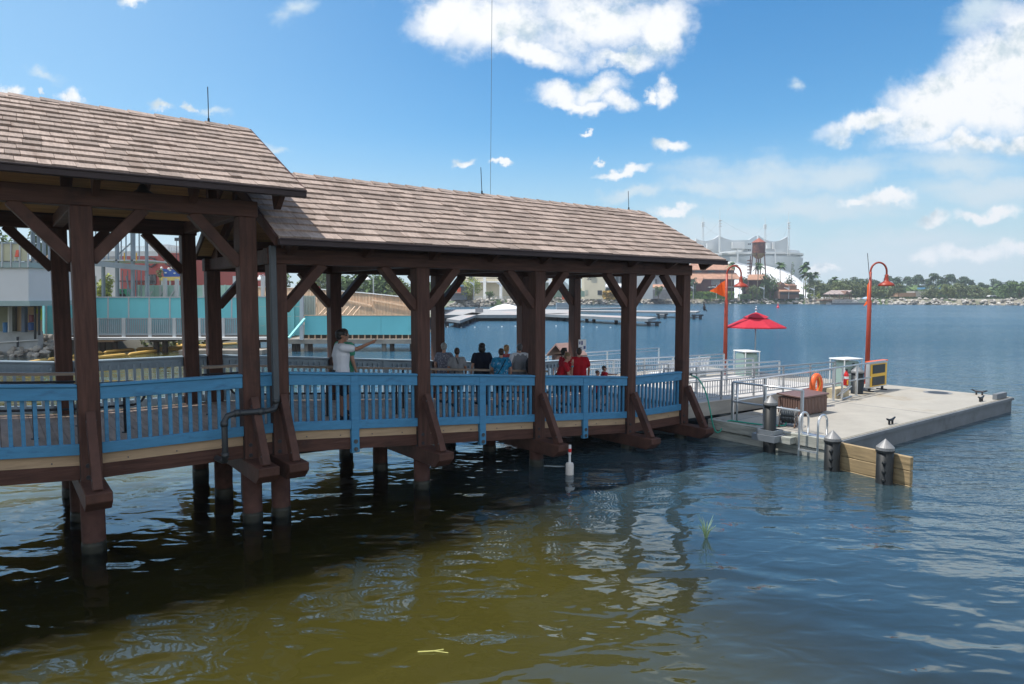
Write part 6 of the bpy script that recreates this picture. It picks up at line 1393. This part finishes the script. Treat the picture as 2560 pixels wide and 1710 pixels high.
part('wall', boxpx(MB(), -220, 95, 829, 876, YV + 4.4, .5, 0), M('pale_quay_concrete', (.42, .44, .45), .85, .12, .8, dirt=((.25, .26, .26), .5, .5, .7)), QW); part('pipe', MB().tube([at0(-100, 862, YV + 4.2), at0(95, 850, YV + 4.2)], .04, 6), WH, QW); part('bracket', boxpx(MB(), 41, 44, 842, 868, YV + 4.2, .1), STEEL_D, QW)
HRL = thing('black_post_rail', 'black two-post pipe rail at the quay corner', 'railing', (at0(90, 850, YV + 3.6).x, YV + 3.6, .5), frame='w')
for x, y1 in ((86, 848), (96, 838)): part('post', boxpx(MB(), x - 1.8, x + 1.8, 762, y1, YV + 3.6, .12), BLACK, HRL)
part('rail', boxpx(MB(), -100, 88, 765, 767, YV + 3.6, .08), BLACK, HRL)
for x, y0, y1, mt, lb in ((78, 806, 826, M('blue_barrel', (.03, .09, .28), .4, .1, 2), 'blue barrel below the red one on the quay'), (80, 787, 805, M('dark_red_barrel', (.18, .02, .03), .4, .1, 2), 'dark red barrel standing on the blue barrel'), (15, 806, 831, M('bright_blue_bin', (.03, .17, .40), .4, .1, 2), 'bright blue bin in the shed bay')):
    a = at0(x, y1, YV + 4.0); r_ = 6.5 * (YV + 4) / FPX; top = at0(x, y0, YV + 4).z; solo('barrel', MB().lathe([(r_ * .92, a.z), (r_, a.z + .04), (r_, top - .05), (r_ * .9, top)], (a.x, YV + 4, 0), 14), mt, lb, 'barrel', (a.x, YV + 4, a.z), frame='w')
HV = thing('hivis_jacket', 'bright yellow safety jacket hung on the quay rail', 'jacket', (at0(92, 800, YV + 3.4).x, YV + 3.4, at0(92, 800, YV + 3.4).z), frame='w'); part('cloth', polypx(MB(), [(88, 773), (101, 771), (102, 800), (98, 801), (97, 786), (88, 782)], YV + 3.8, .12), M('hivis_yellow', (.62, .72, .02), .6, .05, 3), HV)
# floating boom
BOOM = M('yellow_boom', (.74, .46, .12), .5, .12, 1.2); 
for pts, lb in (([(60, 912), (120, 902), (180, 893), (260, 883), (340, 875), (420, 872), (470, 868)], 'upper length of yellow floating boom in the inlet'), ([(165, 908), (240, 897), (320, 889), (400, 878), (470, 874), (520, 868)], 'lower length of yellow floating boom in the inlet'), ([(430, 862), (470, 868), (520, 866), (600, 861)], 'short stretch of yellow boom below the boardwalk piles')):
    B_ = thing('floating_boom', lb, 'boom', tuple(at(*pts[0], Z=0)), frame='w', group='yellow containment booms')
    P_ = [at(x, y, Z=0) for x, y in pts]
    for p, q in zip(P_[:-1], P_[1:]):
        n = max(1, int((q - p).length / 4.5))
        for i in range(n):
            a_, b_ = p.lerp(q, i / n), p.lerp(q, (i + .95) / n); part('float', MB().tube([a_ + Vector((0, 0, .03)), a_.lerp(b_, .08) + Vector((0, 0, .08)), a_.lerp(b_, .92) + Vector((0, 0, .08)), b_ + Vector((0, 0, .03))], [.05, .11, .11, .05], 8), BOOM, B_, smooth=True)
pl = at(560, 880, Z=.25); solo('work_float', MB().box(pl.x - 3.4, pl.x + 2.2, pl.y + .8, pl.y + 3, -.15, .3), OLDW, 'tan timber work float moored under the boardwalk', 'float', (pl.x, pl.y + 2, 0), frame='w')
sb = MB(); rng = random.Random(12)
for _ in range(14):
    p = Vector((at0(rng.uniform(280, 480), 860, YB1 + 5).x, YB1 + rng.uniform(4, 8), .3)); crown_mesh(sb, [(tuple(p), (1.4, 1.2, .9))], 60, .35, rng)
struct('undergrowth', sb, G_OLV, kind='stuff', label='scrubby bank plants seen under the boardwalk')
# ================================================================== people
SKIN = {}
def skinm(n, c): return M('skin_' + n, c, .5, .06, 9, spec=.3)
SK1 = skinm('tan', (.34, .17, .11)); SK2 = skinm('light', (.50, .29, .21)); SK3 = skinm('fair', (.46, .26, .19))
def cloth(n, c, var=.1, scale=7, **k): return M('cloth_' + n, c, .85, var, scale, spec=.15, **k)
EYEM = M('dark_eye', (.02, .015, .012), .3, .1, 4); LIP = M('lip', (.30, .10, .09), .5, .1, 5); SHOE = cloth('shoe_dark', (.03, .03, .035)); SHOE_W = cloth('shoe_white', (.6, .6, .6))
def cap(mb, p, q, r0, r1, n=10):
    """A tapered rounded limb piece."""
    p, q = Vector(p), Vector(q); d = (q - p); L_ = d.length; d = d / max(L_, 1e-6)
    pts = [p - d * r0 * .85, p - d * r0 * .5, p, p.lerp(q, .5), q, q + d * r1 * .5, q + d * r1 * .85]
    mb.tube(pts, [r0 * .5, r0 * .87, r0, (r0 + r1) / 2, r1, r1 * .87, r1 * .5], n)
def person(label, t, v, height, face, shirt, pants, hair, skin=SK2, pose=None, hairstyle='short', shorts=True, sleeve=.55, build=1.0, lean=0.0, turn=0.0, extra=None, shoe=SHOE, crouch=0):
    """Standing figure built facing +y, feet at the origin; face = heading in degrees in the pier frame (0 = along +t)."""
    pose = pose or {}; k = height / 1.75
    P = thing('person', label, 'person', (t, v, zd(t) + .002)); P.off = Vector((0, 0, 0)); P.ob.rotation_euler = (0, 0, ANG + math.radians(face - 90)); P.ob.scale = (k, k, k)
    b = build
    hip = Vector((0, 0, .93)); R_ = Matrix.Rotation(-lean, 3, 'X')
    def up(p): return hip + R_ @ (Vector(p) - hip)
    HT_ = Matrix.Rotation(turn, 3, 'Z')
    nk = up((0, -.005, 1.50)); hc = nk + Matrix.Rotation(-lean * .5, 3, 'X') @ Vector((0, .02, .145))
    def hd(p): return hc + HT_ @ (Matrix.Rotation(-lean * .4, 3, 'X') @ Vector(p))
    body = MB(); sh = MB(); pa = MB()
    for s, nm in ((-1, 'L'), (1, 'R')):
        hp, kn, an = Vector((s * .095 * b, 0, .90)), Vector((s * .11, .02, .49)), Vector((s * .115, -.02, .085))
        if 'leg' + nm in pose: kn, an = [Vector(x) for x in pose['leg' + nm]]
        cap(body, hp, kn, .078 * b, .052); cap(body, kn, kn.lerp(an, .35), .05, .056); cap(body, kn.lerp(an, .35), an, .056, .036)
        fd = Vector((s * .03, .16, 0)); cap(body, an + Vector((0, -.03, -.04)), an + fd + Vector((0, -.03, -.05)), .036, .028)
        sl = MB(); cap(sl, an + Vector((0, -.04, -.045)), an + fd + Vector((0, -.02, -.052)), .047, .040); sl.box(an.x - .045, an.x + .06, an.y - .08, an.y + .17, -.002, .02)
        o = part('shoe', sl, shoe, P, smooth=True)
        ke = hp.lerp(kn, .88) if shorts else kn
        cap(pa, hp + Vector((0, 0, .02)), ke, .105 * b, .088 if shorts else .075)
        if not shorts: cap(pa, kn, an + Vector((0, 0, .02)), .072, .062)
        shd = up((s * .185 * b, -.01, 1.425)); el, wr = pose.get('arm' + nm, (up((s * .25 * b, -.03, 1.14)), up((s * .255 * b, .06, .90))))
        el, wr = Vector(el), Vector(wr)
        cap(body, shd, el, .052 * b, .040); cap(body, el, wr, .041, .028)
        cap(sh, shd + Vector((-s * .02, 0, .0)), shd.lerp(el, sleeve), .080 * b, .071 * b)
        # hand: palm, four unequal bent fingers, thumb off the side
        d = (wr - el).normalized(); sd = d.cross(Vector((0, 0, 1)))
        sd = (Vector((1, 0, 0)) if sd.length < .3 else sd.normalized()); nr = d.cross(sd).normalized()
        pm = wr + d * .055; cap(body, wr + d * .02, wr + d * .075, .030, .034, 8)
        point = pose.get('point') == nm
        for i, l in enumerate((.072, .082, .076, .06)):
            base = pm + d * .03 + sd * ((i - 1.5) * .019); cu = 0 if (point and i == 0) else (.75 if point else .35)
            m1 = base + (d * math.cos(cu * .6) + nr * math.sin(cu * .6) * -1) * l * .55; m2 = m1 + (d * math.cos(cu * 2) - nr * math.sin(cu * 2)) * l * .5
            cap(body, base, m1, .0095, .0088, 6); cap(body, m1, m2, .0088, .0075, 6)
        th = pm + sd * -.03 * s - d * .01; cap(body, th, th + (d * .6 - sd * s * .6).normalized() * .045, .0125, .010, 6)
    # trunk
    for z0, z1, r0, r1 in ((.92, 1.08, .135, .118), (1.08, 1.28, .118, .135), (1.28, 1.40, .138, .105)):
        for s in (-.055, .055): cap(body, up((s * b, 0, z0)), up((s * b * 1.1, 0, z1)), r0 * .92 * b, r1 * .92 * b); cap(sh, up((s * b * 1.1, 0, z0 - .02)), up((s * b * 1.2, 0, z1)), r0 * 1.06 * b, r1 * 1.06 * b)
    cap(sh, up((-.13 * b, -.01, 1.415)), up((.13 * b, -.01, 1.415)), .080 * b, .080 * b); cap(body, up((-.14 * b, -.01, 1.41)), up((.14 * b, -.01, 1.41)), .06, .06)
    for s in (-.07, .07): cap(pa, Vector((s * b, 0, .90)), Vector((s * b, 0, 1.0)), .122 * b, .125 * b)
    cap(body, up((0, -.01, 1.43)), hc + Vector((0, -.005, -.06)), .057, .053)
    # head: skull, jaw, nose, ears
    for c, r in (((0, -.012, .03), (.074, .094, .09)), ((0, .018, -.03), (.062, .074, .085)), ((0, .055, -.085), (.034, .032, .026))):
        e = MB(); e.ell((0, 0, 0), r, 14, 10); body.add([hd(Vector(x) + Vector(c)) for x in e.v], e.f)
    e = MB(); cap(e, (0, .088, .02), (0, .104, -.02), .010, .016, 6); body.add([hd(x) for x in e.v], e.f)
    for s in (-1, 1):
        e = MB(); e.ell((s * .078, -.01, .0), (.012, .022, .032), 8, 6); body.add([hd(x) for x in e.v], e.f)
    def vox(name, mb, mat, vs, sm=4):
        ob = part(name, mb, mat, P, smooth=True).ob; r = ob.modifiers.new('skin', 'REMESH'); r.mode = 'VOXEL'; r.voxel_size = vs; r.use_smooth_shade = True
        s_ = ob.modifiers.new('soft', 'SMOOTH'); s_.iterations = sm; s_.factor = .5; return ob
    vox('body', body, skin, .0095, 3); vox('shirt', sh, shirt, .016, 5); vox('shorts' if shorts else 'trousers', pa, pants, .016, 4)
    ey = MB()
    for s in (-1, 1): e = MB(); e.ell((s * .031, .082, .012), (.013, .008, .008), 8, 6); ey.add([hd(x) for x in e.v], e.f)
    part('eyes', ey, EYEM, P, smooth=True); e = MB(); e.ell((0, .088, -.058), (.022, .008, .007), 8, 5); part('mouth', MB().add([hd(x) for x in e.v], e.f), LIP, P, smooth=True)
    hr = MB(); rng = random.Random(int(t * 100) + 5)
    def hb(c, r, j=.05): e = MB(); e.ell((0, 0, 0), r, 14, 10, j, rng); hr.add([hd(Vector(x) + Vector(c)) for x in e.v], e.f)
    if hairstyle != 'bald':
        hb((0, -.022, .048), (.084, .1, .088)); hb((0, -.045, .0), (.079, .07, .08))
    if hairstyle == 'bald': hb((0, -.016, .036), (.0765, .0965, .089), .01)
    if hairstyle == 'bob': hb((0, -.05, -.05), (.098, .075, .11)); hb((.06, -.01, -.04), (.04, .06, .09)); hb((-.06, -.01, -.04), (.04, .06, .09)); hb((0, -.03, .06), (.098, .105, .085))
    if hairstyle == 'pony': hb((.02, -.11, .05), (.045, .06, .045), .15); hb((.05, -.15, .0), (.03, .05, .08), .2)
    if hairstyle == 'bun': hb((0, -.105, .03), (.045, .04, .045), .1); hb((0, -.06, -.03), (.07, .055, .07))
    if hairstyle == 'puff': hb((0, -.02, .055), (.092, .108, .09), .06)
    part('hair', hr, hair, P, smooth=True)
    if extra: extra(P, up, hd, b)
    return P
H_BLK = M('hair_black', (.012, .010, .009), .5, .3, 30); H_BRN = M('hair_brown', (.05, .03, .02), .5, .3, 30); H_GRY = M('hair_grey', (.32, .31, .29), .55, .3, 30); H_BLD = M('hair_blonde', (.36, .21, .09), .5, .3, 30); H_SND = M('hair_sandy', (.19, .12, .06), .5, .3, 30); H_SALT = M('hair_salt', (.10, .10, .10), .5, .4, 30); H_SHV = M('hair_shaven', (.09, .055, .045), .6, .2, 30)
C_RED = cloth('red', (.40, .012, .022)); C_NAVY = cloth('navy', (.012, .016, .032)); C_BLK = cloth('black', (.012, .012, .015)); C_KHA = cloth('khaki', (.34, .27, .18)); C_GRY = cloth('grey', (.27, .28, .30)); C_WHT = cloth('white', (.72, .75, .80), .04); C_GRN = cloth('mint_green', (.09, .42, .28)); C_PAT = cloth('patterned', (.16, .17, .22), .2, 40, dirt=((.50, .48, .52), 34, .55, .6)); C_TIE = cloth('tie_dye', (.02, .22, .42), .5, 6, dirt=((.50, .62, .72), 7, .52, .64)); C_PNK = cloth('coral', (.62, .12, .12)); C_RAG = cloth('raglan_grey', (.25, .27, .30)); C_JEAN = cloth('dark_jeans', (.03, .05, .10))
def sunglasses(z, y, mat=BLACK):
    def f(P, up, hd, b):
        m = MB()
        for s in (-1, 1): m.bar(hd((s * .008, y, z)), hd((s * .058, y - .006, z)), .01, .032); m.bar(hd((s * .058, y - .006, z + .005)), hd((s * .082, y - .1, z + .005)), .006, .012)
        m.bar(hd((-.01, y, z + .005)), hd((.01, y, z + .005)), .008, .008); part('sunglasses', m, mat, P)
    return f
def combo(*fs):
    def f(*a):
        for q in fs: q(*a)
    return f
def belt(P, up, hd, b):
    part('belt', MB().lathe([(.0, .94), (.158 * b, .945), (.16 * b, .985), (.0, .99)], (0, 0, 0), 20), BLACK, P); bx = MB().box(.13, .19, -.03, .05, .92, 1.0); part('phone_pouch', bx, BLACK, P)
def backpack(P, up, hd, b):
    m = MB(); m.ell(up((0, -.2, 1.2)), (.155, .12, .25), 14, 10); ob = part('backpack', m, C_BLK, P, smooth=True)
    st = MB()
    for s in (-1, 1): st.tube([up((s * .11, -.1, 1.36)), up((s * .12, -.03, 1.5)), up((s * .12, .1, 1.42)), up((s * .13, .12, 1.2)), up((s * .12, -.05, 1.05))], .02, 6)
    part('strap', st, C_BLK, P)
def strap(col):
    def f(P, up, hd, b): part('bag_strap', MB().tube([up((.14, -.02, 1.50)), up((.10, -.13, 1.42)), up((-.02, -.165, 1.2)), up((-.15, -.12, .98)), up((-.17, .02, .95))], .012, 6), col, P)
    return f
def wristband(P, up, hd, b): pass
# face: 90 = toward +v (away across the pier), 0 = along the pier to the dock, 180 = back along the pier
person('man in a white short-sleeved shirt and sunglasses pointing to the right with an outstretched arm', -1.22, 1.15, 1.83, -10, C_WHT, C_NAVY, H_BLK, SK1, shorts=True, build=1.12,
       pose={'armR': ((.25, .25, 1.40), (.27, .52, 1.51)), 'armL': ((-.27, -.08, 1.14), (-.22, -.02, .92)), 'point': 'R'}, sleeve=.62, extra=combo(sunglasses(.018, .096), belt))
person('person in a mint green shirt standing directly behind the pointing man', -.80, 1.95, 1.84, 20, C_GRN, C_KHA, H_BRN, SK2, build=1.05)
person('grey-haired visitor in a patterned top with a hand on one hip', 2.70, 3.5, 1.58, 45, C_PAT, C_BLK, H_GRY, SK2, hairstyle='puff', pose={'armR': ((.36, -.12, 1.20), (.17, .04, 1.02))}, build=1.05)
person('short-haired visitor in a plain grey t-shirt with a cord round the neck', 2.63, 2.75, 1.50, 60, C_GRY, C_BLK, H_BRN, SK1, extra=lambda P, up, hd, b: part('neck_cord', MB().tube([up((-.06, .02, 1.49)), up((-.02, -.1, 1.46)), up((.03, -.145, 1.30))], .010, 5).tube([up((-.06, .02, 1.49)), up((.06, .02, 1.49))], .008, 5), C_BLK, P), build=1.05)
person('visitor in a plain navy t-shirt with bobbed dark hair', 3.55, 2.95, 1.64, 75, C_NAVY, C_JEAN, H_BLK, SK2, hairstyle='bob', shorts=False, build=1.18)
person('visitor in a blue tie-dyed t-shirt with a dark bag strap across the back', 3.72, 2.3, 1.55, 65, C_TIE, C_BLK, H_BRN, SK2, extra=strap(C_BLK), build=1.14, pose={'armL': ((-.27, .06, 1.14), (-.2, .3, 1.02))})
person('blonde visitor with a swinging ponytail in a coral sleeveless top', 4.68, 3.35, 1.62, 20, C_PNK, C_GRY, H_BLD, SK2, hairstyle='pony', sleeve=.08)
person('grey-haired man in a grey t-shirt with white raglan sleeves', 4.76, 2.85, 1.68, 70, C_RAG, C_KHA, H_SALT, SK3, build=1.08, shoe=SHOE_W,
       extra=lambda P, up, hd, b: part('raglan_yoke', (lambda m: (cap(m, up((-.15 * b, -.015, 1.44)), up((.15 * b, -.015, 1.44)), .073 * b, .073 * b), cap(m, up((-.2 * b, -.015, 1.42)), up((-.24 * b, -.02, 1.27)), .076 * b, .07 * b), cap(m, up((.2 * b, -.015, 1.42)), up((.24 * b, -.02, 1.27)), .076 * b, .07 * b), m)[-1])(MB()), C_WHT, P, smooth=True))
person('person in a red t-shirt with a black backpack, half hidden by a thick post', 4.88, 2.25, 1.66, -25, C_RED, C_BLK, H_BRN, SK2, extra=backpack, build=1.05)
person('sandy-haired boy in a red shirt leaning on the rail with a hand to his face', 4.98, 1.45, 1.58, -38, C_RED, C_BLK, H_SND, SK3, lean=.42, turn=-.3,
       pose={'armL': ((-.20, .40, 1.06), (-.09, .42, 1.36)), 'armR': ((.24, .30, 1.08), (.05, .45, 1.02))}, extra=lambda P, up, hd, b: part('wristband', MB().tube([(-.115, .418, 1.29), (-.1, .42, 1.325)], .036, 10), M('cyan_band', (.03, .40, .5), .5, .1, 4), P))
person('dark-haired woman in a red shirt with sunglasses pushed up on her head', 6.12, 2.5, 1.63, -15, C_RED, C_BLK, H_BLK, SK2, hairstyle='bun', extra=combo(sunglasses(.115, .045), lambda P, up, hd, b: part('bag_strap', MB().tube([up((-.13, -.1, 1.3)), up((-.13, -.01, 1.5)), up((-.13, .12, 1.4)), up((-.13, .13, 1.1))], .02, 6), C_BLK, P)))
person('broad man in a red t-shirt seen from behind', 6.18, 1.95, 1.66, 62, C_RED, C_JEAN, H_BRN, SK2, build=1.22, shorts=False)
person('small shaven-headed child peeping over the blue railing', 6.22, 1.25, 1.10, -20, C_RED, C_NAVY, H_SHV, SK2, hairstyle='bald', build=1.15)
person('dark-haired boy in a red shirt stretching an arm over the railing', 6.98, 1.75, 1.13, -35, C_RED, C_BLK, H_BRN, SK2, build=1.15, pose={'armL': ((-.24, .26, 1.36), (-.22, .52, 1.36)), 'point': 'L'})
# ------------------------------------------------------------------ hazy air over the lake
def build_haze():
    m = bpy.data.materials.new('hazy_air'); m.use_nodes = True; N = m.node_tree.nodes; L = m.node_tree.links
    N.remove(N['Principled BSDF']); v = N.new('ShaderNodeVolumePrincipled'); v.inputs['Color'].default_value = (.86, .93, 1, 1); v.inputs['Density'].default_value = .00042; v.inputs['Anisotropy'].default_value = .3
    L.new(v.outputs[0], N['Material Output'].inputs['Volume'])
    struct('haze', MB().box(-1400, 1400, -180, 1250, -3, 90), m, kind='stuff', label='thin pale haze over the lake and far shore')
build_haze()
